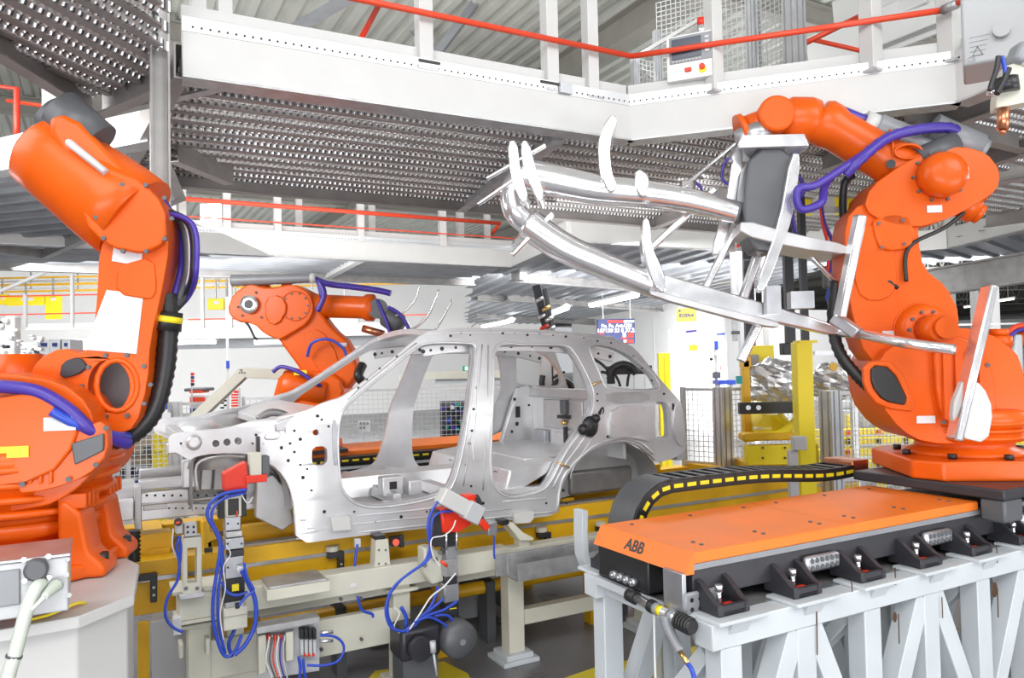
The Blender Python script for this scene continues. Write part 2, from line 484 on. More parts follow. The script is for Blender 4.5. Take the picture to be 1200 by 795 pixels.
# ================================================================== mezzanine platforms
# pressed-plank grating material: rows of punched openings
def grating():
    m = bpy.data.materials.new('punched plank'); m.use_nodes = True
    nt = m.node_tree; b = nt.nodes['Principled BSDF']; L = nt.links
    b.inputs['Metallic'].default_value = .75; b.inputs['Roughness'].default_value = .33
    g = nt.nodes.new('ShaderNodeNewGeometry'); tc = nt.nodes.new('ShaderNodeUVMap'); sp = nt.nodes.new('ShaderNodeSeparateXYZ')
    L.new(tc.outputs[0], sp.inputs[0])
    def mth(op, a, bb=None):
        n = nt.nodes.new('ShaderNodeMath'); n.operation = op
        for i, x in enumerate((a, bb)):
            if x is None: continue
            if isinstance(x, (int, float)): n.inputs[i].default_value = x
            else: L.new(x, n.inputs[i])
        return n.outputs[0]
    sx = mth('SINE', mth('MULTIPLY', sp.outputs[0], 2*PI/.052))
    sy = mth('SINE', mth('MULTIPLY', sp.outputs[1], 2*PI/.066))
    h = mth('MULTIPLY', sx, sy)
    hole = mth('GREATER_THAN', h, .5)
    nz = nt.nodes.new('ShaderNodeTexNoise'); nz.inputs['Scale'].default_value = 3.5; L.new(tc.outputs[0], nz.inputs['Vector'])
    r = nt.nodes.new('ShaderNodeMapRange'); r.inputs[3].default_value = .62; r.inputs[4].default_value = .95
    L.new(nz.outputs['Fac'], r.inputs[0])
    mx = nt.nodes.new('ShaderNodeMix'); mx.data_type = 'RGBA'
    L.new(hole, mx.inputs[0]); L.new(r.outputs[0], mx.inputs[6]); mx.inputs[7].default_value = (.10, .10, .12, 1)
    L.new(mx.outputs[2], b.inputs['Base Color'])
    bp = nt.nodes.new('ShaderNodeBump'); bp.inputs['Strength'].default_value = .9; bp.inputs['Distance'].default_value = .012
    L.new(h, bp.inputs['Height']); L.new(bp.outputs['Normal'], b.inputs['Normal'])
    L.new(mth('SUBTRACT', .75, mth('MULTIPLY', hole, .7)), b.inputs['Metallic'])
    return m
M['grating'] = grating()
M['deck_sheet'] = mat('galvanised deck sheet', (.42, .44, .47), .4, .55, .15, 2)

def planks(poly, dirv, z, pitch=.225, kind='plank'):
    """hat-shaped planks laid along dirv, clipped to the polygon (list of (U,V)); returns mesh builder + uv list"""
    d = Vector((dirv[0], dirv[1])).normalized(); n = Vector((-d.y, d.x))
    P = [(Vector(p[:2]).dot(d), Vector(p[:2]).dot(n)) for p in poly]
    lo, hi = min(p[1] for p in P), max(p[1] for p in P)
    mb = MB(); uv = []
    k = int((hi-lo)/pitch)+1
    for i in range(k):
        y0 = lo+i*pitch; yc = y0+pitch/2; xs = []
        for j in range(len(P)):
            a, b = P[j], P[(j+1) % len(P)]
            if (a[1]-yc)*(b[1]-yc) < 0: xs.append(a[0]+(b[0]-a[0])*(yc-a[1])/(b[1]-a[1]))
        xs.sort()
        for q in range(0, len(xs)-1, 2):
            x0, x1 = xs[q], xs[q+1]
            if x1-x0 < .1: continue
            if kind == 'plank':
                prof = [(y0+.012, z+.055), (y0+.012, z), (y0+.035, z), (y0+.045, z+.02), (y0+pitch/2-.012, z+.028), (y0+pitch/2, z+.008), (y0+pitch/2+.012, z+.028), (y0+pitch-.045, z+.02), (y0+pitch-.035, z), (y0+pitch-.008, z), (y0+pitch-.008, z+.055)]
            else:
                prof = [(y0, z+.05), (y0+.3*pitch, z+.05), (y0+.38*pitch, z), (y0+.5*pitch, z), (y0+.58*pitch, z+.05), (y0+pitch, z+.05)]
            base = len(mb.v)
            for x in (x0, x1):
                for yy, zz in prof:
                    p = d*x+n*yy; mb.v.append(Vector((p.x, p.y, zz)))
            m = len(prof)
            cum = [0]
            for a, b in zip(prof, prof[1:]): cum.append(cum[-1]+math.hypot(b[0]-a[0], b[1]-a[1]))
            for j in range(m-1):
                mb.f.append([base+j, base+j+1, base+m+j+1, base+m+j]); mb.m.append(0); mb.sm.append(False)
                uv.append([(x0, prof[j][0]), (x0, prof[j+1][0]), (x1, prof[j+1][0]), (x1, prof[j][0])])
    return mb, uv
def seams(poly, dirv, z, pitch):
    d = Vector((dirv[0], dirv[1])).normalized(); n = Vector((-d.y, d.x)); mb = MB()
    P = [(Vector(p[:2]).dot(d), Vector(p[:2]).dot(n)) for p in poly]
    lo, hi = min(p[1] for p in P), max(p[1] for p in P)
    for i in range(1, int((hi-lo)/pitch)+1):
        yc = lo+i*pitch; xs = []
        for j in range(len(P)):
            a, b = P[j], P[(j+1) % len(P)]
            if (a[1]-yc)*(b[1]-yc) < 0: xs.append(a[0]+(b[0]-a[0])*(yc-a[1])/(b[1]-a[1]))
        xs.sort()
        for q in range(0, len(xs)-1, 2):
            a, b = d*xs[q]+n*yc, d*xs[q+1]+n*yc
            mb.bar((a.x, a.y, z-.004), (b.x, b.y, z-.004), .05, .014)
    return mb
def deck(parent, poly, dirv, z, kind='plank', pitch=.225):
    mb, uv = planks(poly, dirv, z, pitch, kind)
    if kind == 'plank':
        sm_ = seams(poly, dirv, z, pitch)
        part('seam_strip', sm_, 'brown_steel', parent)['kind'] = 'stuff'
    # solid chequer plate above the planks
    o = part('deck_planks', mb, 'grating' if kind == 'plank' else 'deck_sheet', parent, fix=False)
    ul = o.data.uv_layers.new(name='uv')
    li = 0
    for u4 in uv:
        for c in u4: ul.data[li].uv = c; li += 1
    c = MB(); c.prism([tuple(p[:2]) for p in poly], z+.06, z+.075, 'xy')
    part('floor_plate', c, 'galv', parent)
    return o
def xy(p): return Vector((p[0], p[1], 0))
def rail_run(parent, p, q, z, h, m='rail_red', r=.021):
    part('handrail', MB().tube([(p[0], p[1], z+h), (q[0], q[1], z+h)], r, sub=0), m, parent)
def post(parent, p, z0, z1, w=.12, m='white', foot=True):
    mb = MB().bar((p[0], p[1], z0), (p[0], p[1], z1), w, w)
    o = part('post', mb, m, parent, bevel=.006)
    if foot: part('bolt_plate', MB().cbox((p[0], p[1], z0+.012), (w*1.45, w*1.45, .02)), 'galv', o)
    return o
ZB = 4.15                                # underside of the platform edge beams
# ---------------- front platform: edge A along the line, edge B angled, edge C towards the camera
K0 = Vector((.45, 4.955, 0)); K1 = xy(pz(737, 168, ZB)); K2 = xy(pz(1124, 124, ZB)); K3 = xy(pz(1235, 82, ZB))
FARV = 7.95
F0 = Vector((.2, FARV, 0)); F1 = Vector((9.5, FARV, 0)); F2 = xy(pz(1215, 128, ZB))
pf = thing('steel_platform', 'white edged overhead steel platform of punched planks nearest above the car body', 'platform', (K0.x, K0.y, ZB))
def edge_beam(parent, p, q, z=ZB, h=.29, strip=True, m='white', name='edge_beam', t=.1):
    p, q = xy(p), xy(q)
    mb = MB().bar(p+Vector((0,0,z+h/2)), q+Vector((0,0,z+h/2)), t, h)
    o = part(name, mb, m, parent, bevel=.004)
    mb = MB().bar(p+Vector((0,0,z+.004)), q+Vector((0,0,z+.004)), t+.07, .014)
    part('bottom_flange', mb, 'galv', o)
    if strip:
        d = (q-p).normalized(); n = Vector((d.y, -d.x, 0))
        if W(n.x, n.y).y > 0: n = -n
        s = MB().bar(p+n*.045+Vector((0,0,z+h+.045)), q+n*.045+Vector((0,0,z+h+.045)), .012, .09)
        L = (q-p).length; k = int(L/.05)
        s.mat(1)
        for i in range(k):
            c = p+d*(.06+i*.05)+n*.052+Vector((0,0,z+h+.03)); s.cyl(c, c+n*.002, .0075, n=6)
        part('punched_strip', s, ['alu', 'black'], o)
        part('toe_board', MB().bar(p-n*.03+Vector((0,0,z+h+.09)), q-n*.03+Vector((0,0,z+h+.09)), .02, .2), 'white', o)
    return o
edge_beam(pf, K0, K1); edge_beam(pf, K1, K2); edge_beam(pf, K2, K3)
deck(pf, [K0+Vector((0,.17,0)), K1+Vector((.1,.17,0)), K2+Vector((.17,.1,0)), K3+Vector((.15,.1,0)), Vector((7.2, 1.0, 0)), Vector((9.5, 3.0, 0)), F1, F0], (1, 0), ZB+.12)
for p, q, w_, h_ in ((F0, F1, .09, .24), (K0, F0, .09, .22)):
    part('channel_beam', MB().cchan(xy(p)+Vector((0,0,ZB+.12)), xy(q)+Vector((0,0,ZB+.12)), w_, h_), 'brown_steel', pf)
# cross channels under the deck
a, b = pz(541, 246, ZB), pz(655, 164, ZB)
part('channel_beam', MB().cchan(a+Vector((0,0,.08)), b+Vector((0,0,.08)), .1, .2), 'galv', pf)
a, b = pz(268, 213, ZB), pz(203, 186, ZB)
part('channel_beam', MB().cchan(a+Vector((0,0,.08)), b+Vector((0,0,.08)), .1, .22), 'galv_beam', pf)
for (x0, y0), (x1, y1) in (((764, 268), (855, 232)), ((960, 200), (1170, 128)), ((1010, 242), (1200, 180)), ((1067, 143), (1200, 176))):
    a, b = pz(x0, y0, ZB-.02), pz(x1, y1, ZB-.02)
    part('channel_beam', MB().cchan(a+Vector((0,0,.1)), b+Vector((0,0,.1)), .1, .24), 'brown_steel', pf)
# the hanging column with its knee braces
cp = pv(187, 100, 4.84)
part('column', MB().ibeam((cp.x, cp.y, 3.28), (cp.x, cp.y, 6.4), .105, .105, .012), 'galv_beam', pf)
pb = pv(202, 100, 4.86)
a, b = pz(120, 136, ZB+.02), pz(268, 102, ZB+.02)
part('tie_bar', MB().bar(a, b, .07, .012), 'galv', pf)
# posts and red rail on edges A, B, C
def on(p, q, px):
    best = None
    for k in range(400):
        s = xy(p)+(xy(q)-xy(p))*(k/400); w_ = W(*s[:2]); e = abs(w_.x/w_.y-ray(px, 100).x)
        if best is None or e < best[0]: best = (e, s)
    return best[1]
inn = Vector((0, .0, 0))
for px, w_, off in ((236, .095, .12), (268, .09, .12), (499, .105, .02), (517, .055, .3), (646, .105, .02), (694, .10, .02)):
    s = on(K0, K1, px); post(pf, s+Vector((0, off, 0)), ZB+.3, ZB+1.75, w_)
RH = .56
def rail_pts(pairs, z, m='rail_red', r=.022, parent=None):
    part('handrail', MB().tube([(p[0], p[1], zz) for p, zz in pairs], r, sub=0), m, parent)
A0 = pd(-10, -110, 4.0)
k1u = K1+Vector((-.02, -.09, 0))
zr = pd(738, 66, W(*k1u[:2]).y).z
s0 = on(K0, K1, 405)+Vector((0, -.09, 0)); s0z = pd(420, -4, W(*s0[:2]).y).z
rail_pts([(on(K0, K1, 300)+Vector((0,-.09,0)), s0z+.0), (s0, s0z), (k1u, zr)], 0, parent=pf)
s1 = on(K1, K2, 1100)+Vector((-.05, -.08, 0)); s1z = pd(1100, 12, W(*s1[:2]).y).z
rail_pts([(k1u, zr), (s1, s1z)], 0, parent=pf)
s2 = xy(K3)+Vector((-.05, -.03, 0))
rail_pts([(s1, s1z), (s2, s1z+.02)], 0, parent=pf)
part('rail_coupling', MB().tube([(s1.x, s1.y, s1z), tuple(s1+(s2-s1)*.16+Vector((0,0,s1z)))], .034, sub=0), 'galv', pf)
for px, w_, off in ((837, .105, .0), (1022, .115, .0), (1064, .07, .35), (1118, .12, .02)):
    s = on(K1, K2, px) if px < 1120 else K2
    post(pf, s+Vector((off*.4, off, 0)), ZB+.3, ZB+1.75, w_)
# lower knee rail on edge B and crossing rails behind
a = pd(1030, 90, 6.0); b = pd(1105, 49, 5.6); c = pd(1140, 56, 5.4)
rail_pts([(a, a.z), (b, b.z), (c, c.z)], 0, parent=pf)
a = pd(950, 46, 6.6); b = pd(1150, 92, 6.6); rail_pts([(a, a.z), (b, b.z)], 0, parent=pf, r=.02)
a = pd(1075, 64, 7.6); b = pd(1116, 77, 7.6); rail_pts([(a, a.z), (b, b.z)], 0, parent=pf)
a = pd(945, 50, 6.0); b = pd(1010, 18, 6.0); rail_pts([(a, a.z), (b, b.z)], 0, parent=pf)
# black bracket on beam A and its small dark slots
for px in (500, 640):
    s = on(K0, K1, px); part('joint_slot', MB().cbox((s.x, s.y-.055, ZB+.36), (.16, .01, .018)), 'black', pf)
s = on(K0, K1, 657); part('joint_plate', MB().cbox((s.x, s.y-.07, ZB+.335), (.11, .02, .08)), 'steel', pf)
# ---------------- mesh guard with aluminium posts on edge B
mg = thing('mesh_guard', 'white wire mesh guard with grooved aluminium posts on the overhead platform corner', 'fence', tuple(K1+Vector((.1,.25,ZB+.3))))
def alu_post(parent, p, z0, z1, w=.08, m='alu', name='post', rot=0):
    h = w/2; g = w*.07
    pr = []
    base = [(-h,-h),(-h*.5-g,-h),(-h*.5-g,-h+g*2.2),(-h*.5+g,-h+g*2.2),(-h*.5+g,-h),(h*.5-g,-h),(h*.5-g,-h+g*2.2),(h*.5+g,-h+g*2.2),(h*.5+g,-h)]
    for k in range(4):
        c, s_ = round(math.cos(k*PI/2)), round(math.sin(k*PI/2))
        pr += [(x*c-y*s_, x*s_+y*c) for x, y in base]
    return part(name, MB().ext(pr, (p[0], p[1], z0), (p[0], p[1], z1)), m, parent)
zt = ZB+.3
ps = [xy(pd(x, 80, d)) for x, d in ((744, 6.6), (771, 6.75), (884, 6.35), (932, 6.0))]
for p, w_, top in zip(ps, (.06, .06, .09, .13), (5.05, 5.35, 6.6, 6.6)): alu_post(mg, p, zt-.02, top, w_)
for p, q, t_ in ((ps[0], ps[1], 5.05), (ps[1], ps[2], 5.6), (ps[2], ps[3], 6.5)):
    part('wire_mesh', grid_wires(MB(), p, q, zt, t_, .042, .006), 'wire', mg)
part('top_rail', MB().bar((ps[0].x, ps[0].y, 5.05), tuple(pd(835, 14, 6.5)), .03, .03), 'white', mg)
# ---------------- operator terminal hung on the guard
dT = 6.0
q0, q1 = pd(783, 90, dT+.02), pd(835, 82, dT-.22)
ctr = (q0+q1)/2
op = thing('operator_terminal', 'white operator terminal with screen and buttons hanging on the overhead mesh guard', 'control panel', tuple(pd(810, 92, dT-.1)), rot=math.atan2(-.17, .38))
g = MB().box((-.19, 0, 0), (.19, .14, .36)); part('housing', g, 'white_gloss', op, bevel=.008)
part('bezel', MB().box((-.165, -.008, .135), (.165, .002, .345)), 'mid_grey', op)
part('screen', MB().box((-.145, -.014, .165), (.085, -.006, .325)), 'screen', op)
k = MB()
for i in range(9): k.cbox((-.135+i*.026, -.012, .148), (.014, .006, .01))
for i in range(4): k.cbox((.13, -.012, .2+i*.035), (.03, .006, .02))
part('keypad', k, 'grey_box', op)
part('stop_button', MB().cyl((.09, 0, .075), (.09, -.035, .075), .022), 'red', op)
part('button_collar', MB().cyl((.09, 0, .06), (.09, -.012, .06), .03), 'bright_yellow', op)
part('switch', MB().cbox((-.02, -.01, .07), (.05, .03, .025)), 'red', op)
part('beacon', MB().cyl((.08, .07, .36), (.08, .07, .43), .035), 'chrome', op)
part('beacon_cap', MB().lathe([(.034, 0), (.034, .06), (.01, .07)], (.08, .07, .43)), 'red', op)
part('hanger', MB().bar((0, .1, .0), (.02, .1, -.28), .08, .05), 'white', op)
# ---------------- second platform behind
V2 = 12.4
p2 = thing('steel_platform', 'second steel platform with red rail and white posts behind the nearest one', 'platform', (-4, V2, ZB))
G0, G1 = Vector((-6.5, V2, 0)), xy(pz(590, 317, ZB)); G1.y = V2
G2 = xy(pz(690, 275, ZB-.0)); G2 = xy(pd(668, 300, 11.3))
G3 = xy(pd(880, 300, 12.6)); G4 = xy(pd(1010, 300, 13.5))
edge_beam(p2, G0, G1, h=.32); edge_beam(p2, G1, G2, h=.34)
edge_beam(p2, G2, G3, h=.9, strip=False); edge_beam(p2, G3, G4, h=.6, strip=False)
H1, H2 = xy(pz(792, 360, ZB)), xy(pz(672, 385, ZB))
deck(p2, [G0, G1, Vector((G1.x+.6, V2+2.9, 0)), Vector((-8, V2+2.9, 0))], (1, 0), ZB+.1, 'sheet', .3)
deck(p2, [G1+Vector((0,.1,0)), G2, G3, G4, xy(pd(900, 380, 22)), H1, xy(pd(650, 380, 39)), xy(pd(548, 380, 36)), Vector((G1.x+.6, V2+2.9, 0))], (.25, 1), ZB+.1, 'sheet', .45)
for (x0, y0), (x1, y1) in (((600, 328), (872, 351)), ((595, 352), (792, 366)), ((560, 372), (735, 383)), ((560, 352), (600, 354))):
    a, b = pz(x0, y0, ZB-.02), pz(x1, y1, ZB-.02)
    part('channel_beam', MB().ibeam(a+Vector((0,0,.12)), b+Vector((0,0,.12)), .2, .3, .03), 'galv_beam', p2)
part('channel_beam', MB().ibeam((-8, V2+2.95, ZB+.12), (G1.x+.6, V2+2.95, ZB+.12), .16, .3, .03), 'galv_beam', p2)
a, b = pz(380, 329, ZB), pz(422, 307, ZB)
part('channel_beam', MB().ibeam(a+Vector((0,0,.1)), b+Vector((0,0,.1)), .14, .2, .02), 'white', p2)
for px, w_, off in ((202, .1, .1), (215, .1, .35), (265, .11, 0), (323, .11, 0), (356, .1, .4), (419, .11, 0), (441, .1, .4), (516, .12, 0), (546, .12, .4), (568, .06, 1.2), (578, .1, .4)):
    s = on(G0, G1, px); post(p2, s+Vector((0, off, 0)), ZB+.32, ZB+1.5, w_, foot=False)
a = pv(202, 230, V2-.08); b = pv(586, 263.5, V2-.08)
rail_pts([(a, (a.z+b.z)/2), (b, (a.z+b.z)/2)], 0, parent=p2, r=.035)
b2 = pd(556, 283, 16); rail_pts([(b, (a.z+b.z)/2), (b2, ZB+.5)], 0, parent=p2, r=.03)
part('kick_strip', MB().bar((G0.x, V2-.07, ZB+.54), (G1.x, V2-.07, ZB+.54), .015, .02), 'rail_red', p2)
# ---------------- left platforms
p3 = thing('steel_platform', 'dark punched plank platform overhead at the upper left corner', 'platform', tuple(pz(60, 60, ZB)))
L1 = [pz(x, y, ZB) for x, y in ((-90, 12), (0, 62), (114, 133), (186, 104), (186, -70), (-90, -70))]
deck(p3, L1, UV(.24, .97), ZB+.1, 'plank', .17)
for i, j in ((0, 1), (1, 2), (2, 3)):
    part('channel_beam', MB().cchan(L1[i]+Vector((0,0,.07)), L1[j]+Vector((0,0,.07)), .09, .2), 'brown_steel', p3)
p4 = thing('steel_platform', 'white edged platform with hanging bracket behind the raised arm at the left', 'platform', tuple(pz(60, 200, ZB)))
e0, e1 = pz(-60, 216, ZB), pz(184, 168, ZB)
edge_beam(p4, e0, e1, strip=False, h=.3)
L2 = [pz(x, y, ZB) for x, y in ((-60, 216), (184, 168), (212, 232), (52, 302), (-60, 288))]
deck(p4, L2, UV(.86, -.25), ZB+.1, 'sheet', .35)
for i, j in ((1, 2), (2, 3), (3, 4)):
    part('channel_beam', MB().cchan(L2[i]+Vector((0,0,.1)), L2[j]+Vector((0,0,.1)), .1, .24), 'galv_beam', p4)
q = pz(60, 190, ZB); q = xy(pd(58, 150, W(*q[:2]).y-.1))
part('hanging_bracket', MB().bar((q.x, q.y, ZB+.03), (q.x, q.y, ZB+.85), .15, .1), 'white', p4)
s = pd(12, 130, 6.9)
part('gate_frame', MB().tube([(s.x-.25, s.y, ZB+.3), (s.x-.25, s.y, ZB+.86), (s.x+.05, s.y, ZB+.86), (s.x+.05, s.y, ZB+.3)], .03, sub=0), 'red', p4)
a, b = pd(8, 118, 7.4), pd(120, 134, 7.4)
part('handrail', MB().tube([a, b], .018, sub=0), 'rail_red', p4)
# ---------------- right platform
p5 = thing('steel_platform', 'white beamed platform at the right edge behind the arm on the orange track', 'platform', tuple(pz(1150, 280, ZB)))
R0, R1, R2 = pz(1208, 269, ZB), pz(1112, 292, ZB), pz(1052, 290, ZB)
edge_beam(p5, R0, R1, strip=False, h=.34); edge_beam(p5, R1+Vector((-.05,0,0)), xy(pd(985, 280, 13.6)), strip=False, h=.34)
for y0, y1, x0 in ((330, 305, 1052),):
    a, b = pd(x0, 338, 15), pd(1215, 312, 12.5)
    part('channel_beam', MB().ibeam(a, b, .3, .5, .03), 'galv_beam', p5)
deck(p5, [xy(pd(1230, 270, 12)), R0, R1, xy(pd(985, 280, 14.2)), xy(pd(985, 300, 17)), xy(pd(1230, 300, 15))], (1, .3), ZB+.1, 'sheet', .4)
for px in (1113, 1140, 1168): 
    s = pd(px, 270, 13.2); post(p5, s, ZB+.34, ZB+1.3, .12, foot=False)
part('wire_mesh', grid_wires(MB(), pd(1120, 250, 13.6), pd(1200, 250, 12.2), ZB+.4, ZB+1.0, .12, .012), 'dark_wire', p5)
# right upper platform slices between the arm and the frame edge
p6 = thing('steel_platform', 'brown channelled platform with white fascia above the hose pack at the far right', 'platform', tuple(pz(1180, 190, ZB)))
a, b = pd(1120, 168, 8.2), pd(1215, 182, 7.6); a.z = b.z = ZB+.12
edge_beam(p6, a, b, z=ZB+.0, strip=False, h=.26)
a2, b2 = pd(1150, 168, 10.2), pd(1230, 182, 9.6)
deck(p6, [xy(a), xy(b), xy(b2), xy(a2)], (1, 0), ZB+.1, 'plank', .2)
part('channel_beam', MB().cchan(xy(a2)+Vector((0,0,ZB+.05)), xy(b2)+Vector((0,0,ZB+.05)), .1, .25), 'brown_steel', p6)
# centre-right guard rail of mesh above the white fascia
cg = thing('mesh_guard', 'dark wire mesh guard on the far platform fascia right of the silver gripper', 'fence', tuple(xy(pd(800, 280, 12.2))+Vector((0,0,ZB+.9))))
a, b = xy(pd(735, 280, 12.3)), xy(pd(880, 280, 12.7))
part('wire_mesh', grid_wires(MB(), a, b, ZB+.95, ZB+1.75, .11, .02), 'dark_wire', cg)
for px in (743, 796, 822, 870):
    s = xy(pd(px, 280, 12.4)); alu_post(cg, s, ZB+.9, ZB+1.8, .1, 'white')
part('top_rail', MB().bar(a+Vector((0,0,ZB+1.78)), b+Vector((0,0,ZB+1.78)), .06, .06), 'white', cg)
# red pipes under the roof
for i, (p, q, lab) in enumerate(((pd(445, 4, 12), pd(411, 68, 11), 'red sprinkler pipe slanting under the roof, crossing above the long white beam'), (pd(745, -6, 16), pd(625, 106, 19), 'red sprinkler pipe far under the roof between the two white posts'))):
    solo('sprinkler_pipe', MB().cyl(p, q, .045), 'red', lab, 'pipe')
s = pd(372, 205, 17); 
# small lamps on the second platform and under it
def tube_lamp(p, q, lab, w_=.12, group=None, strong=1):
    t = thing('fluorescent_light', lab, 'light', tuple((Vector(p)+Vector(q))/2), group)
    part('housing', MB().bar(Vector(p)+Vector((0,0,.05)), Vector(q)+Vector((0,0,.05)), w_, .06), 'white', t)
    part('tube', MB().cyl(p, q, w_*.3, n=10), 'lamp', t)
    return t
tube_lamp(pz(693, 357, ZB-.12), pz(746, 345, ZB-.12), 'long bright fluorescent light under the platform above the rear of the car roof', .3)
tube_lamp(pz(648, 366, ZB-.12), pz(664, 360, ZB-.12), 'short fluorescent light beside the dark tool above the car roof', .35)
tube_lamp(pz(566, 382, ZB-.12), pz(600, 375, ZB-.12), 'fluorescent light under the far platform just above the middle of the car roof', .35)
fl = thing('floodlight', 'square white floodlight under the roof beside the raised left arm', 'light', tuple(pd(247, 265, 15)), rot=0)
part('housing', MB().box((-.22, .02, -.02), (.22, .2, .46)), 'white', fl, bevel=.02)
part('lens', MB().box((-.2, -.01, 0), (.2, .02, .44)), 'lamp', fl)
# ================================================================== robots
def plane_pt(base, hd, px, py, side=0.0):
    """photo point on the arm's vertical plane (through base, along heading hd, offset side) -> local (x, z)"""
    r = ray(px, py); n = Vector((-math.sin(hd), math.cos(hd)))
    k = (Vector((base.x, base.y)).dot(n)+side)/(r.x*n.x+r.y*n.y)
    x, y, z = r.x*k, r.y*k, HC+r.z*k
    return ((x-base.x)*math.cos(hd)+(y-base.y)*math.sin(hd), z-base.z)
class Arm:
    def __init__(s, name, label, base_uvz, hd):
        s.b = W(*base_uvz); s.hd = hd
        s.t = thing(name, label, 'industrial robot', base_uvz, rot=hd)
    def p(s, px, py, side=0.0):
        a = plane_pt(s.b, s.hd, px, py, side); return Vector((a[0], side, a[1]))
    def poly(s, pts, side=0.0): return [plane_pt(s.b, s.hd, a, b, side) for a, b in pts]
    def slab(s, name, pts, y0, y1, m='orange', bevel=.03, holes=(), parent=None, it=1, seg=3):
        po = [(v[0], v[1]) for v in chaikin([Vector(q) for q in s.poly(pts, (y0+y1)/2)], it)]
        hs = [[(v[0], v[1]) for v in chaikin([Vector(q) for q in s.poly(h, (y0+y1)/2)], 1)] for h in holes]
        return part(name, MB().prism(po, y0, y1, 'xz', hs), m, parent or s.t, bevel=bevel, seg=seg)
def foot(A, w=.46, h=.09, r=.33, plate=True):
    c = .14
    oc = [(-w,-w+c),(-w+c,-w),(w-c,-w),(w,-w+c),(w,w-c),(w-c,w),(-w+c,w),(-w,w-c)]
    o = part('foot_plate', MB().prism(oc, -.024, h, 'xy'), 'orange', A.t, bevel=.015)
    for i in range(8):
        a = i*PI/4+.2; x, y = (w-.09)*math.cos(a)*1.05, (w-.09)*math.sin(a)*1.05
        part('bolt', MB().cyl((x, y, h), (x, y, h+.035), .028, n=6), 'black', o)
    part('pedestal', MB().lathe([(r+.05, h), (r+.03, h+.03), (r-.03, h+.05), (r-.03, h+.10), (r+.03, h+.12), (r+.03, h+.16)], (0,0,0), n=48), 'orange', A.t)
def hose(A, pts, r, m, name='hose', rib=0, sub=6, parent=None):
    return part(name, MB().tube(pts, r, sub=sub, rib=rib), m, parent or A.t)

def bolt_ring(A, c, r, n, y0, y1, rb_=.011, m='dark_grey', parent=None, a0=0.0):
    for k in range(n):
        a = 2*PI*k/n+a0; q = c+Vector((r*math.cos(a), 0, r*math.sin(a)))
        part('bolt', MB().cyl((q.x, y0, q.z), (q.x, y1, q.z), rb_, n=8), m, parent or A.t)
# ---- the robot on the orange track, right
bR = pd(1130, 547, 5.40)
rb = Arm('industrial_robot', 'large orange robot arm standing on the orange covered track, holding the silver gripper', bR, PI-.10)
A = rb; foot(A, .50, .10, .34)
part('slew_drum', MB().lathe([(.36, .20), (.38, .22), (.38, .30), (.41, .31), (.41, .40), (.37, .42)], (0,0,0), n=48), 'orange', A.t)
A.slab('turret', [(1008,430),(1022,408),(1062,396),(1100,384),(1148,398),(1172,436),(1178,480),(1172,512),(1120,516),(1062,514),(1036,500),(1014,472)], -.30, .30, bevel=.05)
A.slab('turret_recess', [(1019,428),(1044,431),(1066,476),(1034,470),(1020,452)], .285, .325, 'black', .01)
A.slab('turret_rim', [(1010,424),(1050,423),(1078,484),(1030,478),(1011,455)], .27, .315, 'orange', .012, holes=[[(1019,428),(1044,431),(1066,476),(1034,470),(1020,452)]])
p = A.p(1163, 455, -.05)
part('slew_motor', MB().cyl(p+Vector((0,.1,-.3)), p+Vector((0,.1,.18)), .12).cyl(p+Vector((0,.1,.18)), p+Vector((0,.1,.26)), .09), 'orange', A.t)
A.slab('lower_arm', [(982,262),(1000,243),(1040,240),(1066,250),(1066,285),(1072,318),(1098,338),(1113,368),(1108,402),(1082,432),(1040,440),(1006,418),(992,378),(982,325)], -.13, .17, bevel=.06)
p = A.p(1068, 388, 0)
part('shoulder_hub', MB().lathe([(.0, -.36), (.13, -.36), (.16, -.33), (.18, -.2), (.18, .2), (.16, .26), (.10, .27)], p, (0,1,0), 36), 'orange', A.t)
part('shoulder_motor', MB().cyl(p+Vector((0,.25,0)), p+Vector((0,.5,0)), .095).cyl(p+Vector((0,.5,0)), p+Vector((0,.55,0)), .07), 'orange', A.t)
A.slab('elbow_housing', [(1000,252),(1008,226),(1045,200),(1078,184),(1112,180),(1140,188),(1155,208),(1152,230),(1128,246),(1098,262),(1066,272),(1030,270)], -.20, .20, bevel=.07)
p = A.p(1100, 207, .2)
part('elbow_cap', MB().lathe([(.155, -.02), (.155, .10), (.135, .15), (.08, .18), (.02, .185)], p-Vector((0,.02,0)), (0,1,0), 32), 'orange', A.t)
part('label_plate', MB().cbox(A.p(1127, 203, .215), (.09, .006, .08)), 'paper', A.t)
part('label_plate', MB().cbox(A.p(1095, 245, .205), (.10, .006, .05)), 'paper', A.t)
part('label_plate', MB().cbox(A.p(1048, 392, .175), (.16, .006, .05)), 'paper', A.t)
e, w_ = A.p(1085, 214, 0), A.p(948, 134, 0)
d = (w_-e).normalized()
part('upper_arm', MB().lathe([(.19, 0), (.19, .12), (.165, .2), (.155, .5), (.15, .72), (.165, .78), (.165, .86), (.14, .9)], e, d, 36), 'orange', A.t)
q = e+d*.88; q2 = A.p(905, 140, 0)
part('wrist_fork', MB().lathe([(.14, 0), (.16, .06), (.16, .20), (.12, .26)], q, q2-q, 32), 'orange', A.t)
part('wrist', MB().cyl(q2+Vector((0,-.16,0)), q2+Vector((0,.16,0)), .13, n=32), 'orange', A.t, bevel=.02)
q3 = A.p(880, 150, 0)
part('tool_flange', MB().cyl(q2, q3+(q3-q2)*.3, .10).cyl(q3+(q3-q2)*.3, q3+(q3-q2)*.55, .13), 'orange', A.t)
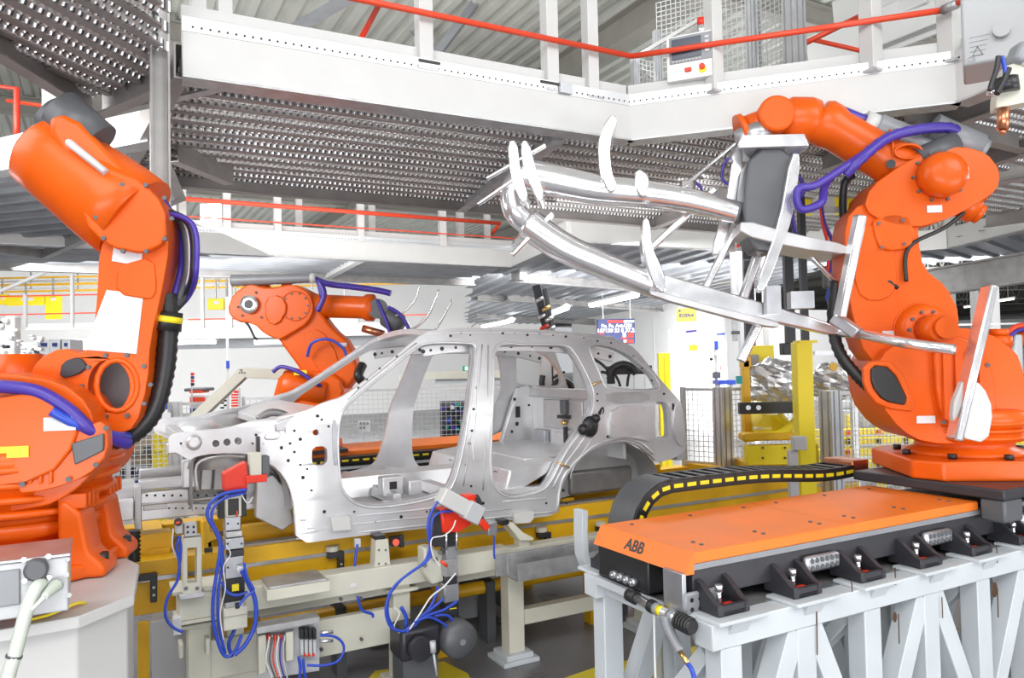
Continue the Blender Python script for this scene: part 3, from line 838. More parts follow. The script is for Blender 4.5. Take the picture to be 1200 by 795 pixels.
# motors on the back of the elbow, hose pack on top
a, b = A.p(1012, 143, .02), A.p(1062, 162, .02)
part('hose_clamp', MB().cyl(a, a+(b-a)*.3, .085), 'white', A.t)
part('wrist_motor', MB().cyl(a+(b-a)*.3, b, .095).cyl(b, A.p(1100, 182, .02), .07), 'mid_grey', A.t, smooth=35)
a, b = A.p(1092, 150, .0), A.p(1146, 174, .0)
part('wrist_motor', MB().cyl(a, b, .105).cyl(b, b+(b-a)*.12, .085), 'mid_grey', A.t)
a, b = A.p(1075, 188, .12), A.p(1120, 168, .12)
part('motor_bracket', MB().cyl(a, b, .085), 'dark_grey', A.t)
hose(A, [A.p(990, 205, .22), A.p(1010, 185, .26), A.p(1040, 162, .2), A.p(1075, 152, .15), A.p(1112, 150, .1), A.p(1125, 158, .05)], .04, 'violet', rib=.12)
hose(A, [A.p(985, 132, .05), A.p(1005, 140, .03), A.p(1015, 143, .02)], .05, 'violet')
hose(A, [A.p(1020, 175, .2), A.p(960, 215, .3), A.p(935, 222, .33), A.p(938, 245, .3), A.p(962, 238, .3), A.p(966, 220, .2), A.p(975, 205, .1)], .028, 'violet')
hose(A, [A.p(1000, 205, -.2), A.p(990, 215, -.25), A.p(988, 250, -.25), A.p(995, 275, -.2)], .03, 'black')
hose(A, [A.p(980, 330, -.05), A.p(976, 380, -.05), A.p(985, 415, 0), A.p(1004, 440, .05), A.p(1020, 455, .1)], .045, 'black', rib=.15, sub=8)
hose(A, [A.p(1148, 232, .1), A.p(1110, 265, .16), A.p(1065, 290, .18), A.p(1062, 330, .2)], .014, 'black')
part('elbow_bolt', MB().cyl(A.p(1044, 192, .15), A.p(1044, 192, .19), .03), 'black', A.t)
for i in range(5):
    a = A.p(1050+i*2.2, 176+i*1.3, .1)
    part('cable_coil', MB().tube([a+Vector((.09*math.cos(t_), .02*i, .05*math.sin(t_))) for t_ in [k*PI/5 for k in range(10)]], .009, sub=2, closed=True), 'orange', A.t)
# cast details on the turret and arm
bolt_ring(A, A.p(1068, 388, 0), .125, 10, .26, .285)
part('hub_seam', MB().tube([A.p(1068, 388, 0)+Vector((.185*math.cos(t_), .172, .185*math.sin(t_))) for t_ in [k*PI/12 for k in range(24)]], .008, sub=0, closed=True), 'orange', A.t)
A.slab('turret_flank', [(1092,402),(1120,392),(1146,404),(1164,440),(1166,496),(1110,502),(1096,470)], .29, .345, bevel=.02)
for x in (1104, 1118, 1132, 1146): A.slab('rib', [(x,412),(x+4,411),(x+6,492),(x+2,492)], .34, .365, bevel=.006, it=0)
for x, y in ((1100,408),(1158,428),(1160,490),(1106,495)): part('bolt', MB().cyl(A.p(x, y, .345), A.p(x, y, .36), .014, n=8), 'dark_grey', A.t)
part('label_plate', MB().cbox(A.p(1085, 492, .305), (.12, .006, .05)), 'paper', A.t)
A.slab('arm_web', [(1000,268),(1044,262),(1048,300),(1052,330),(1040,352),(1010,352),(1000,325)], .165, .182, bevel=.012)
part('slot', MB().cyl(A.p(1042, 330, .17), A.p(1052, 338, .17), .014).cyl(A.p(1042, 330, .18), A.p(1042, 330, .185), .01), 'black', A.t)
A.slab('motor_skirt', [(1150,404),(1176,410),(1186,440),(1186,486),(1172,496),(1156,492)], -.10, .22, bevel=.03)
part('motor_cap', MB().cyl(A.p(1170, 406, .06), A.p(1170, 394, .06), .085, n=28).cyl(A.p(1170, 394, .06), A.p(1170, 386, .06), .06, n=24), 'orange', A.t)
for k in range(3): part('cast_step', MB().lathe([(.372+.012*k, .215+.05*k), (.39+.012*k, .222+.05*k), (.39+.012*k, .236+.05*k), (.372+.012*k, .243+.05*k)], (0,0,0), n=48), 'orange', A.t)
a, b = A.p(1128, 214, -.05), A.p(1150, 222, -.05)
part('axis_motor', MB().cyl(a, b, .12, n=28).cyl(b, b+(b-a)*.3, .09, n=24), 'orange', A.t)
a, b = A.p(1120, 236, .08), A.p(1142, 248, .08)
part('axis_motor', MB().cyl(a, b, .09, n=24).cyl(b, b+(b-a)*.3, .07, n=24), 'orange', A.t)
bolt_ring(A, A.p(1100, 207, .2), .17, 10, .195, .215)
part('arm_seam', MB().tube([A.p(1040, 178, .0)+Vector((.03*math.cos(t_), .175*math.cos(t_), .165*math.sin(t_))) for t_ in [k*PI/12 for k in range(24)]], .008, sub=0, closed=True), 'orange', A.t)
A.slab('neck_block', [(1020,256),(1062,250),(1070,270),(1066,292),(1030,296),(1022,276)], .12, .2, bevel=.02)
for x, y in ((1030,262),(1058,258),(1060,286),(1034,290)): part('bolt', MB().cyl(A.p(x, y, .2), A.p(x, y, .215), .012, n=8), 'dark_grey', A.t)

# ---- the robot on the concrete stand, left
bL = pd(28, 660, 3.75)
lb = Arm('industrial_robot', 'large orange robot arm towering at the left edge above the white stand', bL, .20)
A = lb
oc = [(-.42,-.28),(-.28,-.42),(.28,-.42),(.42,-.28),(.42,.28),(.28,.42),(-.28,.42),(-.42,.28)]
o = part('foot_plate', MB().prism(oc, -.02, .05, 'xy'), 'orange', A.t, bevel=.015)
part('pedestal', MB().lathe([(.30, .05), (.26, .10), (.26, .16), (.34, .18), (.34, .24)], (0,0,0), n=40), 'orange', A.t)
# ribbed cast feet on the right corner
for sx, sy in ((.36, -.22), (.36, .14)):
    f = MB()
    f.prism([(0,-.02),(.20,-.02),(.20,.03),(.13,.10),(.10,.28),(.04,.34),(0,.34)], sy-.10, sy+.10, 'xz')
    f2 = MB(); f2.v = [Vector((v.x+sx-.10, v.y, v.z)) for v in f.v]; f2.f = f.f; f2.m = f.m; f2.sm = f.sm
    g_ = part('cast_foot', f2, 'orange', A.t, bevel=.02, seg=3)
    for k in range(4):
        part('rib', MB().box((sx-.10, sy-.09+k*.055, .3), (sx+.02, sy-.07+k*.055, .37)), 'orange', g_, bevel=.006)
    part('bolt', MB().cyl((sx+.06, sy, .03), (sx+.06, sy, .075), .03, n=8), 'black', g_)
part('slew_drum', MB().lathe([(.34, .24), (.35, .26), (.35, .36), (.38, .37), (.40, .45), (.44, .52), (.44, .58)], (0,0,0), n=48), 'orange', A.t)
A.slab('turret', [(-60,448),(-20,440),(40,436),(100,446),(130,470),(140,510),(134,545),(112,566),(80,582),(-60,598)], -.34, .30, bevel=.08)
A.slab('turret_cover', [(-20,470),(40,460),(88,475),(96,515),(60,560),(-20,570)], -.42, -.33, 'orange', .03)
part('slew_motor', MB().cyl(A.p(20, 470, .25), A.p(20, 420, .25)+Vector((0,0,.02)), .12), 'orange', A.t)
hole = [(137+24*math.cos(t_), 452+30*math.sin(t_)) for t_ in [k*PI/8 for k in range(16)]]
A.slab('lower_arm', [(126,300),(140,262),(168,238),(200,246),(206,292),(196,350),(184,400),(181,450),(168,498),(142,510),(114,500),(96,470),(60,452),(44,446),(58,420),(84,408),(106,416),(118,405),(124,350)], -.14, .12, bevel=.035, holes=[hole])
A.slab('arm_inner_wall', [(108,420),(166,420),(166,490),(108,490)], .0, .04, 'dark_grey', .01)
for k in range(4):
    part('cast_step', MB().lathe([(.36+.02*k, .27+.07*k), (.385+.02*k, .28+.07*k), (.385+.02*k, .30+.07*k), (.36+.02*k, .31+.07*k)], (0,0,0), n=48), 'orange', A.t)
A.slab('turret_flank', [(20,520),(90,505),(128,490),(130,530),(108,556),(60,574),(20,578)], -.40, -.33, 'orange', .025)
A.slab('vent_panel', [(84,520),(122,508),(122,528),(88,545)], -.42, -.40, 'dark_grey', .006, it=0)
for x, y in ((26,532),(26,568),(80,562),(112,545),(124,502)): part('bolt', MB().cyl(A.p(x, y, -.405), A.p(x, y, -.42), .012, n=8), 'dark_grey', A.t)
for x in (34, 46, 58): A.slab('rib', [(x,528),(x+4,527),(x+4,566),(x,568)], -.415, -.395, 'orange', .005, it=0)
bolt_ring(A, A.p(137, 452, -.14), .155, 10, -.155, -.14)
bolt_ring(A, A.p(158, 256, -.2), .17, 10, -.215, -.195)
A.slab('arm_web', [(138,312),(180,300),(184,340),(178,352),(136,345)], -.152, -.138, bevel=.008)
part('motor_can', MB().cyl(A.p(62, 428, .1), A.p(80, 452, .1), .10, n=28), 'orange', A.t)
A.slab('arch_recess', [(74,424),(94,418),(104,430),(92,440),(70,444)], -.16, -.13, 'black_metal', .006)
part('hole_ring', MB().tube([A.p(x, y, -.14) for x, y in hole], .014, sub=0, closed=True), 'orange', A.t)
part('label_plate', MB().prism(A.poly([(125,340),(168,345),(160,415),(98,410)], -.145), -.146, -.142, 'xz'), 'paper', A.t, label='large white sticker')
part('label_plate', MB().prism(A.poly([(134,284),(168,290),(165,312),(131,306)], -.145), -.146, -.142, 'xz'), 'paper', A.t)
A.slab('elbow_housing', [(110,212),(140,206),(178,222),(204,250),(206,290),(180,304),(140,296),(112,268)], -.20, .18, bevel=.06)
e, w_ = A.p(160, 258, 0), A.p(50, 176, .05)
d = (w_-e).normalized(); LL = (w_-e).length
part('upper_arm', MB().lathe([(.24, 0), (.24, .12), (.235, .2), (.21, LL*.8), (.20, LL), (.15, LL+.04)], e, d, 36), 'orange', A.t)
A.slab('upper_cover', [(62,150),(96,142),(140,190),(176,225),(150,250),(100,215)], -.17, .12, bevel=.05)
part('cover_window', MB().tube([A.p(82, 168, -.19), A.p(126, 204, -.19)], .055, sub=0, flat=.35), 'paper', A.t, label='pale rounded cover')
part('wrist_motor', MB().cyl(A.p(70, 128, -.05), A.p(116, 168, -.05), .11).cyl(A.p(58, 132, .1), A.p(106, 172, .1), .10), 'dark_grey', A.t)
hose(A, [A.p(196, 345, .0), A.p(197, 390, .0), A.p(192, 440, .0), A.p(178, 485, 0), A.p(150, 512, -.02), A.p(120, 515, -.1)], .052, 'black', rib=.12, sub=10, name='dress_hose')
part('hose_clamp', MB().cyl(A.p(194, 388, .0), A.p(196, 366, .0), .075), 'black', A.t)
part('clamp_ring', MB().cyl(A.p(194, 378, .0), A.p(195, 371, .0), .08), 'bright_yellow', A.t)
for i, (m_, r_) in enumerate((('violet', .02), ('blue', .013), ('violet', .016), ('dark_grey', .022), ('white_cable', .009), ('blue', .012), ('black', .02), ('violet', .014))):
    o_ = i*.9
    hose(A, [A.p(190-o_*2, 235+o_*2, .1-i*.02), A.p(206+o_*3, 262, .12-i*.03), A.p(214+o_*2.5, 300+o_*3, .1-i*.03), A.p(208+o_*2, 335+o_*2, .05), A.p(196, 372, .0)], r_, m_, name='dress_hose')
hose(A, [A.p(-20, 452, -.38), A.p(40, 458, -.4), A.p(80, 480, -.4), A.p(108, 505, -.38), A.p(150, 520, -.2)], .03, 'violet')
hose(A, [A.p(60, 482, -.44), A.p(95, 500, -.4), A.p(130, 510, -.3), A.p(150, 512, -.1)], .022, 'blue')
part('label_plate', MB().cbox(A.p(70, 497, -.425), (.13, .006, .06)), 'paper', A.t)
part('label_plate', MB().cbox(A.p(16, 530, -.425), (.12, .006, .05)), 'bright_yellow', A.t, label='yellow sticker')

# ---- the robot behind the car
bM = pv(360, 505, 8.5); bM.z = 1.50
mb_ = Arm('industrial_robot', 'orange robot arm behind the car windscreen, round white hub on its elbow', bM, -.05)
A = mb_; foot(A, .34, .08, .26)
part('slew_drum', MB().lathe([(.28, .2), (.30, .22), (.30, .32)], (0,0,0), n=32), 'orange', A.t)
A.slab('turret', [(336,434),(372,434),(404,440),(410,462),(394,476),(388,500),(334,500),(326,470)], -.22, .22, bevel=.05)
a, b = A.p(334, 452, -.1), A.p(392, 462, -.1)
part('balance_cylinder', MB().lathe([(.10, -.02), (.19, 0), (.21, .05), (.205, .18), (.17, .24), (.17, .5)], a, b-a, 32), 'orange', A.t)
part('label_plate', MB().cyl(a-(b-a).normalized()*.03, a-(b-a).normalized()*.02, .06), 'paper', A.t)
part('label_plate', MB().cbox(A.p(352, 437, -.3), (.14, .006, .05)), 'bright_yellow', A.t)
A.slab('lower_arm', [(322,388),(332,352),(352,340),(374,358),(392,385),(412,402),(424,436),(408,458),(384,468),(364,446),(346,420)], -.12, .12, bevel=.05)
A.slab('elbow_housing', [(273,366),(280,346),(298,334),(322,340),(350,334),(368,344),(374,364),(366,380),(350,390),(334,400),(316,392),(304,380),(284,378)], -.17, .17, bevel=.05)
bolt_ring(A, A.p(352, 360, 0), .14, 10, -.185, -.165)
part('hub_seam', MB().tube([A.p(352, 360, 0)+Vector((.16*math.cos(t_), -.172, .16*math.sin(t_))) for t_ in [k*PI/12 for k in range(24)]], .008, sub=0, closed=True), 'orange', A.t)
A.slab('elbow_cover', [(310,350),(330,345),(338,362),(326,382),(312,378)], -.195, -.165, bevel=.015)
A.slab('arm_web', [(352,392),(376,384),(398,420),(392,440),(372,436)], -.135, -.115, bevel=.012)
for x, y in ((279,360),(284,370),(306,372),(300,343)): part('bolt', MB().cyl(A.p(x, y, -.17), A.p(x, y, -.185), .014, n=8), 'dark_grey', A.t)
part('motor_cap', MB().cyl(A.p(312, 344, .05), A.p(308, 332, .05), .07).cyl(A.p(336, 342, .05), A.p(336, 332, .05), .06), 'orange', A.t)
h_ = A.p(293, 357, -.18)
part('hub', MB().lathe([(.075, 0), (.10, -.01), (.10, -.035), (.06, -.04)], h_, (0,1,0), 28), 'chrome', A.t, label='round white metal hub')
part('hub_bore', MB().cyl(h_+Vector((0,-.045,0)), h_+Vector((0,-.03,0)), .05), 'black', A.t)
e, w_ = A.p(352, 358, 0), A.p(438, 361, 0); d = (w_-e).normalized(); LL = (w_-e).length
part('upper_arm', MB().lathe([(.17, 0), (.17, .1), (.13, .2), (.125, LL-.12), (.15, LL-.08), (.15, LL), (.1, LL+.03)], e, d, 32), 'orange', A.t)
part('wrist', MB().cyl(A.p(443, 362, -.12), A.p(443, 362, .12), .11), 'dark_grey', A.t)
a, b = A.p(272, 329, -.05), A.p(366, 326, -.05)
part('hose_pack', MB().tube([a, a+(b-a)*.33, a+(b-a)*.66, b], lambda t: .07-.015*t, sub=8, rib=.08), 'mid_grey', A.t)
part('hose_clamp', MB().cyl(b-(b-a)*.02, b+(b-a)*.05, .055), 'white', A.t)
hose(A, [b, A.p(385, 333, -.05), A.p(410, 336, -.05), A.p(440, 340, 0), A.p(458, 344, 0)], .035, 'violet')
hose(A, [A.p(378, 348, -.2), A.p(374, 330, -.2), A.p(380, 345, -.22), A.p(372, 365, -.22)], .03, 'violet')
hose(A, [A.p(360, 418, -.2), A.p(366, 402, -.24), A.p(385, 398, -.26), A.p(402, 408, -.22), A.p(406, 420, -.2)], .015, 'blue')
hose(A, [A.p(320, 436, -.3), A.p(330, 430, -.3), A.p(350, 436, -.32), A.p(368, 448, -.3), A.p(380, 455, -.2)], .022, 'violet')
hose(A, [A.p(276, 368, -.1), A.p(290, 380, -.12), A.p(298, 395, -.12), A.p(302, 398, -.1)], .012, 'black')
hose(A, [A.p(425, 428, -.2), A.p(420, 440, -.3), A.p(425, 448, -.25)], .05, 'black')
for (x, y) in ((402, 404), (416, 415)): part('label_plate', MB().cbox(A.p(x, y, -.125), (.08, .006, .04)), 'paper', A.t)

# ---- welding tool on that robot: dark body with curved silver horns
wt = thing('welding_tool', 'dark tool with curved silver horns on the wrist above the windscreen opening', 'tool', bM, rot=mb_.hd)
A.t, keep = wt, A.t; ORG[wt.name] = Vector((0,0,0))
part('body', MB().lathe([(.08, 0), (.12, .04), (.12, .2), (.07, .26)], A.p(450, 368, 0), (.8, 0, -.6), 20), 'dark_grey', wt)
for i, (pts, r_) in enumerate((([(452,372),(470,368),(486,352),(492,335)], .022), ([(455,385),(475,390),(500,372),(515,340)], .03), ([(448,392),(470,402),(505,392),(530,352)], .028), ([(440,395),(470,412),(515,405),(560,378)], .022))):
    part('horn', MB().tube([A.p(x, y, -.08+.05*i) for x, y in pts], r_, sub=8, flat=.5), 'chrome', wt)
part('hose', MB().tube([A.p(x, y, -.12) for x, y in ((442,352),(452,375),(462,398),(480,392),(470,370),(455,360))], .02, sub=6), 'violet', wt)
part('tip', MB().cyl(A.p(425, 385, -.1), A.p(450, 392, -.1), .04), 'copper', wt)
A.t = keep

# ================================================================== silver gripper carried by the right robot
gb = rb.p(880, 160, 0)
hd = PI-.16
gp = thing('gripper_frame', 'long bright silver gripper frame of thick tubes carried over the rear of the car body', 'gripper', bR, rot=rb.hd)
A = rb; A.t, keep = gp, A.t
part('mounting_plate', MB().prism(A.poly([(862,168),(935,166),(940,180),(858,182)], 0), -.2, .2, 'xz'), 'chrome', gp, bevel=.01)
part('tool_changer', MB().cyl(A.p(882, 150, 0), A.p(886, 168, 0), .14, n=28), 'steel', gp)
A.slab('control_box', [(874,182),(924,180),(928,240),(908,300),(872,296),(866,240)], -.16, .14, 'dark_grey', .02)
A.slab('side_frame', [(858,182),(872,182),(862,250),(842,300),(832,298),(850,240)], -.24, -.18, 'chrome', .008)
A.slab('side_frame', [(926,180),(938,182),(930,250),(905,320),(892,345),(884,338),(912,262)], .16, .22, 'chrome', .008)
A.slab('cross_plate', [(862,262),(925,280),(985,292),(984,304),(925,296),(860,280)], -.2, .2, 'body_dull', .01)
def gtube(pts, r, side=0.0, m='chrome', name='main_tube'):
    return part(name, MB().tube([A.p(x, y, s_) for x, y, s_ in pts], r, n=20, sub=8), m, gp)
gtube([(612,205,.0),(650,212,.0),(700,222,.0),(760,228,.0),(812,236,.0),(866,250,0)], lambda t: .135-.055*t)
gtube([(618,262,-.05),(660,290,-.05),(710,312,-.05),(775,338,-.05)], lambda t: .125-.03*t)
gtube([(612,205,.0),(600,225,0),(604,248,0),(618,262,-.05)], .09)
A.slab('lower_beam', [(752,312),(775,322),(860,346),(915,362),(985,384),(985,396),(905,378),(850,366),(770,346),(752,338)], -.10, .02, 'chrome', .012)
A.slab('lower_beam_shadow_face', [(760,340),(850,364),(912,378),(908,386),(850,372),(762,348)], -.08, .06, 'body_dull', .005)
for pts in ([(596,172),(600,210),(612,245),(622,238),(612,205),(608,170)], [(613,170),(622,172),(630,205),(640,235),(632,244),(620,215),(612,188)],
            [(716,140),(724,146),(714,176),(716,206),(724,226),(712,232),(702,208),(700,176),(706,154)], [(744,204),(754,206),(760,218),(756,236),(746,234),(742,218)],
            [(752,258),(760,262),(762,292),(775,320),(780,345),(768,345),(756,318),(750,288)]):
    A.slab('clamp_ring', pts, -.15, .15, 'chrome', .012)
def garm(p, q, w_=.10, th=.05, sd=-.15, m='chrome'):
    a, b = A.p(p[0], p[1], sd), A.p(q[0], q[1], sd)
    part('gripper_arm', MB().bar(a, b, th, w_, up=(0,1,0)), m, gp, bevel=.012)
garm((838, 222), (762, 292)); garm((862, 268), (825, 340), .11); garm((908, 240), (870, 352), .12, .06, -.2)
garm((905, 345), (868, 424), .11, .06, -.2); garm((862, 168), (800, 220), .03, .02, .1)
garm((940, 290), (978, 330), .05, .03, -.1); garm((648, 250), (600, 300), .06, .04, 0)
garm((570, 210), (640, 170), .05, .03, .1); garm((560, 240), (618, 200), .05, .03, .1)
# outer arms ahead of the robot turret
part('gripper_arm', MB().tube([A.p(985, 390, .0), A.p(1010, 392, .25), A.p(1060, 402, .62), A.p(1118, 410, .68)], .035, sub=6), 'chrome', gp)
a, b = A.p(1008, 252, .42), A.p(984, 372, .30); part('gripper_arm', MB().bar(a, b, .06, .13, up=(0,1,0)), 'chrome', gp, bevel=.015)
part('gripper_arm', MB().bar(A.p(978, 372, .2), A.p(1006, 392, .3), .1, .08), 'steel', gp, bevel=.01)
a, b = A.p(1160, 335, .68), A.p(1118, 516, .68); part('gripper_arm', MB().bar(a, b, .05, .14, up=(0,1,0)), 'chrome', gp, bevel=.012)
A.slab('gripper_pad', [(1128,440),(1150,452),(1162,480),(1155,520),(1120,512),(1112,480)], .62, .68, 'white', .01)
part('clamp_block', MB().cyl(A.p(806, 212, -.16), A.p(806, 240, -.16), .06).cyl(A.p(806, 240, -.16), A.p(801, 246, -.16), .035), 'chrome', gp)
part('cable', MB().tube([A.p(x, y, -.2) for x, y in ((866,176),(850,190),(846,208),(855,216),(872,208))], .01, sub=6), 'violet', gp)
part('cable', MB().tube([A.p(x, y, -.26) for x, y in ((900,172),(915,192),(935,206),(942,225),(928,240),(932,275))], .016, sub=6), 'violet', gp)
part('cable', MB().tube([A.p(x, y, -.22) for x, y in ((812,212),(822,222),(815,240),(800,246),(790,238))], .012, sub=6), 'violet', gp)
part('valve_block', MB().cbox(A.p(938, 352, .1), (.16, .12, .12)).cbox(A.p(905, 352, .1), (.1, .1, .2)), 'steel', gp)
A.t = keep
# blurred small fixture end, upper end of the body clamp above the roof
ct = thing('clamp_tower', 'dark slender clamp mechanism rising above the middle of the car roof', 'tool', pv(640, 400, 7.9))
a, b = pv(628, 334, 7.9), pv(641, 388, 7.9)
part('arm', MB().bar(a, b, .05, .09), 'black_metal', ct, bevel=.006)
a2, b2 = pv(638, 338, 7.9), pv(647, 382, 7.9)
part('arm', MB().bar(a2, b2, .04, .05), 'dark_grey', ct, bevel=.006)
for i, (x, y, m_) in enumerate(((632,352,'steel'),(640,362,'brass'),(634,372,'steel'),(644,374,'chrome'),(638,384,'red'),(646,386,'steel'))):
    c_ = pv(x, y, 7.82); part('cylinder', MB().cyl(c_-Vector((.05,0,.02)), c_+Vector((.05,0,.03)), .022, n=10), m_, ct)
part('mast', MB().bar(pv(641, 386, 7.9), pv(643, 560, 7.9), .14, .14), 'white', ct)
# ================================================================== the car body
V0, VW = 5.53, 1.90
def Vs(u, z):
    v = V0 + max(0.0, z-1.98)*.40 + .02*max(0, 1.45-z)
    if u < 1.33: v += .10*min(1, (1.33-u)/.25)
    return v
def cs(px, py):
    v = V0
    for _ in range(6):
        p = pv(px, py, v); v = Vs(p.x, p.z)
    return (p.x, p.z)
OUT = [(382,471),(352,484),(320,490),(298,493),(262,503),(228,505),(204,508),(197,514),(199,528),(208,531),(222,540),(230,535),(256,531),(290,532),(308,539),(326,550),(339,569),(345,595),(347,637),
       (400,631),(500,619),(611,609),(652,604),(656,590),(659,569),(668,553),(681,538),(696,526),(712,520),(728,517),(741,519),(752,525),(762,533),(771,543),(791,537),(805,527),
       (803,500),(799,474),(791,464),(775,446),(760,428),(745,409),(730,400),(708,393),(680,390),(640,387),(590,385),(545,384),(514,386),(497,390),(470,412),(440,437),(418,454),(400,466)]
H_FRONT = [(399,488),(410,472),(430,455),(458,432),(484,411),(496,404),(512,402),(535,402),(556,404),(557,416),(554,450),(549,490),(541,535),(532,566),(522,578),(500,586),(470,592),(440,595),(420,592),(407,583),(400,570),(397,545),(396,515)]
H_REAR = [(581,405),(610,404),(640,404),(662,405),(672,412),(684,432),(692,449),(696,462),(694,482),(684,502),(670,520),(658,540),(648,560),(638,573),(620,580),(600,583),(586,578),(578,566),(575,545),(576,500),(578,450)]
H_QW = [(691,406),(704,404),(722,408),(738,416),(752,427),(766,440),(773,453),(768,458),(740,458),(718,456),(709,452),(702,436),(694,418)]
H_TL = [(767,471),(780,471),(785,480),(786,500),(786,514),(776,514),(767,514),(768,492)]
SMALL = [(253,520,4.3),(266,518.5,4.3),(279,517,4.3)]
HING = [(366,524),(383,523),(384,541),(378,546),(368,545),(365,540)]
CAB = [(370,507,3.6)]
def circ(cx, cy, r, n=12): return [(cx+r*math.cos(2*PI*k/n), cy+r*math.sin(2*PI*k/n)) for k in range(n)]
def inset(poly, d):
    P = [Vector(p) for p in poly]; n = len(P); out = []
    area = sum(P[i][0]*P[(i+1) % n][1]-P[(i+1) % n][0]*P[i][1] for i in range(n)); s = 1 if area > 0 else -1
    for i in range(n):
        t = (P[(i+1) % n]-P[i-1]).normalized(); nn = Vector((-t[1], t[0]))*s
        out.append(P[i]+nn*d)
    return out
def tr(px_poly, it=1):
    return [tuple(v) for v in chaikin([Vector(cs(a, b)) for a, b in px_poly], it)]
def skin(out, holes, y0, y1, mirror=False, du=.12):
    """extrude across, cut into a grid and wrap onto the body's side surface"""
    mb = MB().prism(out, y0, y1, 'xz', holes)
    me = mb.mesh('tmp'); bm = bmesh.new(); bm.from_mesh(me)
    us = [v.co.x for v in bm.verts]; zs = [v.co.z for v in bm.verts]
    u = min(us)+du
    while u < max(us):
        bmesh.ops.bisect_plane(bm, geom=bm.verts[:]+bm.edges[:]+bm.faces[:], plane_co=(u,0,0), plane_no=(1,0,0)); u += du
    z = min(zs)+.12
    while z < max(zs):
        bmesh.ops.bisect_plane(bm, geom=bm.verts[:]+bm.edges[:]+bm.faces[:], plane_co=(0,0,z), plane_no=(0,0,1)); z += .12
    for v in bm.verts:
        yy = Vs(v.co.x, v.co.z)+v.co.y
        v.co.y = (2*V0+VW)-yy if mirror else yy
    bm.to_mesh(me); bm.free()
    r = MB(); r.v = [v.co.copy() for v in me.vertices]; r.f = [list(p.vertices) for p in me.polygons]; r.m = [0]*len(r.f); r.sm = [False]*len(r.f)
    bpy.data.meshes.remove(me)
    return r
car = thing('car_body', 'bare silver unpainted car body shell without doors on the yellow conveyor', 'car body', (pv(500, 600, V0).x, V0+VW/2, 1.1))
outer = tr(OUT); hf, hr, hq, ht = tr(H_FRONT), tr(H_REAR), tr(H_QW), tr(H_TL)
small = [tr(circ(*c), 0) for c in SMALL+CAB]+[tr(HING, 1)]
for mir in (False, True):
    o = part('side_frame', skin(outer, [hf, hr, hq, ht]+small, 0, .045, mir), 'body', car, bevel=.008, seg=2)
    inn_o = [tuple(p) for p in inset(outer, .03)]
    ih = [[tuple(p) for p in inset(h, d)] for h, d in ((hf, .016), (hr, .016), (hq, .014), (ht, .012))]
    ins = [[tuple(p) for p in inset(h, -.004)] for h in small]
    part('inner_panel', skin(inn_o, ih+ins, .05, .085, mir), 'body_dull' if not mir else 'body', o, bevel=.006)
def sy(u, z, off=0.0): return Vector((u, Vs(u, z)+off, z))
def on_side(px, py, off=-.004):
    u, z = cs(px, py); return sy(u, z, off)
# raised door-opening flanges, feature lines and pressings
def ridge(pts, r, off=-.002, flat=.5, m='body', parent=car, closed=False, sub=3, name='pressed_ridge'):
    P = [on_side(a, b, off) for a, b in pts]
    return part(name, MB().tube(P, r, n=8, sub=sub, closed=closed, flat=1), m, parent)
ridge([(a, b) for a, b in H_FRONT], .010, closed=True, name='opening_flange')
ridge([(a, b) for a, b in H_REAR], .010, closed=True, name='opening_flange')
ridge([(a, b) for a, b in H_QW], .007, closed=True, name='opening_flange')
ridge([(347,632),(450,621),(560,609),(650,600)], .008, name='sill_flange')
ridge([(352,610),(450,602),(540,592)], .006); ridge([(590,588),(640,584)], .005); ridge([(360,620),(480,608),(600,596)], .005)
ridge([(653,600),(657,568),(666,551),(680,536),(696,523),(712,517),(728,514),(743,516),(754,522),(765,532)], .012, name='wheel_arch_lip')
ridge([(668,562),(672,548),(690,520),(700,500),(706,480)], .007, m='body_dull'); ridge([(648,572),(660,548),(680,520),(698,492)], .009)
ridge([(500,392),(560,389),(640,391),(700,397),(726,404)], .007); ridge([(565,404),(560,460),(550,520),(543,570)], .006, m='body_dull'); ridge([(572,405),(572,460),(569,520),(566,575)], .006, m='body_dull')
ridge([(408,468),(430,448),(460,424),(488,402)], .006, m='body_dull')
# recessed tread of pillar B, strip on the hinge pillar, bulges on the quarter
def side_plate(px_poly, off0, off1, m='body', name='pressing', bev=.006, it=1, label=None):
    po = tr(px_poly, it)
    mb = skin(po, [], off0, off1, False, .2)
    return part(name, mb, m, car, bevel=bev, label=label)
side_plate([(388,492),(395,493),(396,545),(390,546)], -.008, .004, 'steel', 'hinge_strip')
side_plate([(312,505),(325,503),(329,510),(325,516),(308,516)], -.014, .005, 'body')
side_plate([(245,513),(284,510),(292,524),(248,528)], -.006, .002, 'body', 'hole_surround', it=1) if False else None
side_plate([(562,410),(571,410),(570,470),(565,540),(552,540),(557,470)], -.008, .004, 'body', 'pillar_channel')
side_plate([(716,478),(750,474),(758,484),(768,506),(762,518),(745,514),(728,512),(714,515),(712,498)], -.03, .01, 'body', 'wheelhouse_bulge', .02)
side_plate([(712,484),(722,478),(738,480),(740,490),(730,492),(728,500),(716,502)], -.042, -.02, 'body', 'pressing', .01)
side_plate([(709,460),(760,460),(761,471),(709,473)], -.008, .004, 'body_dull', 'window_ledge')
side_plate([(600,601),(622,598),(623,606),(618,612),(600,613)], -.05, .0, 'white', 'jack_bracket', it=0)
side_plate([(386,606),(408,604),(410,620),(388,622)], -.05, .0, 'white', 'jack_bracket', it=0)
side_plate([(790,470),(797,474),(801,500),(801,524),(793,522),(786,498)], -.02, .01, 'body', 'rear_post')
for x, y, r_ in ((372,536,0),(696,497,.022),(703,484,.02)): 
    if r_: part('hole', MB().cyl(on_side(x, y, -.006), on_side(x, y, .004), r_, n=12), 'black', car)
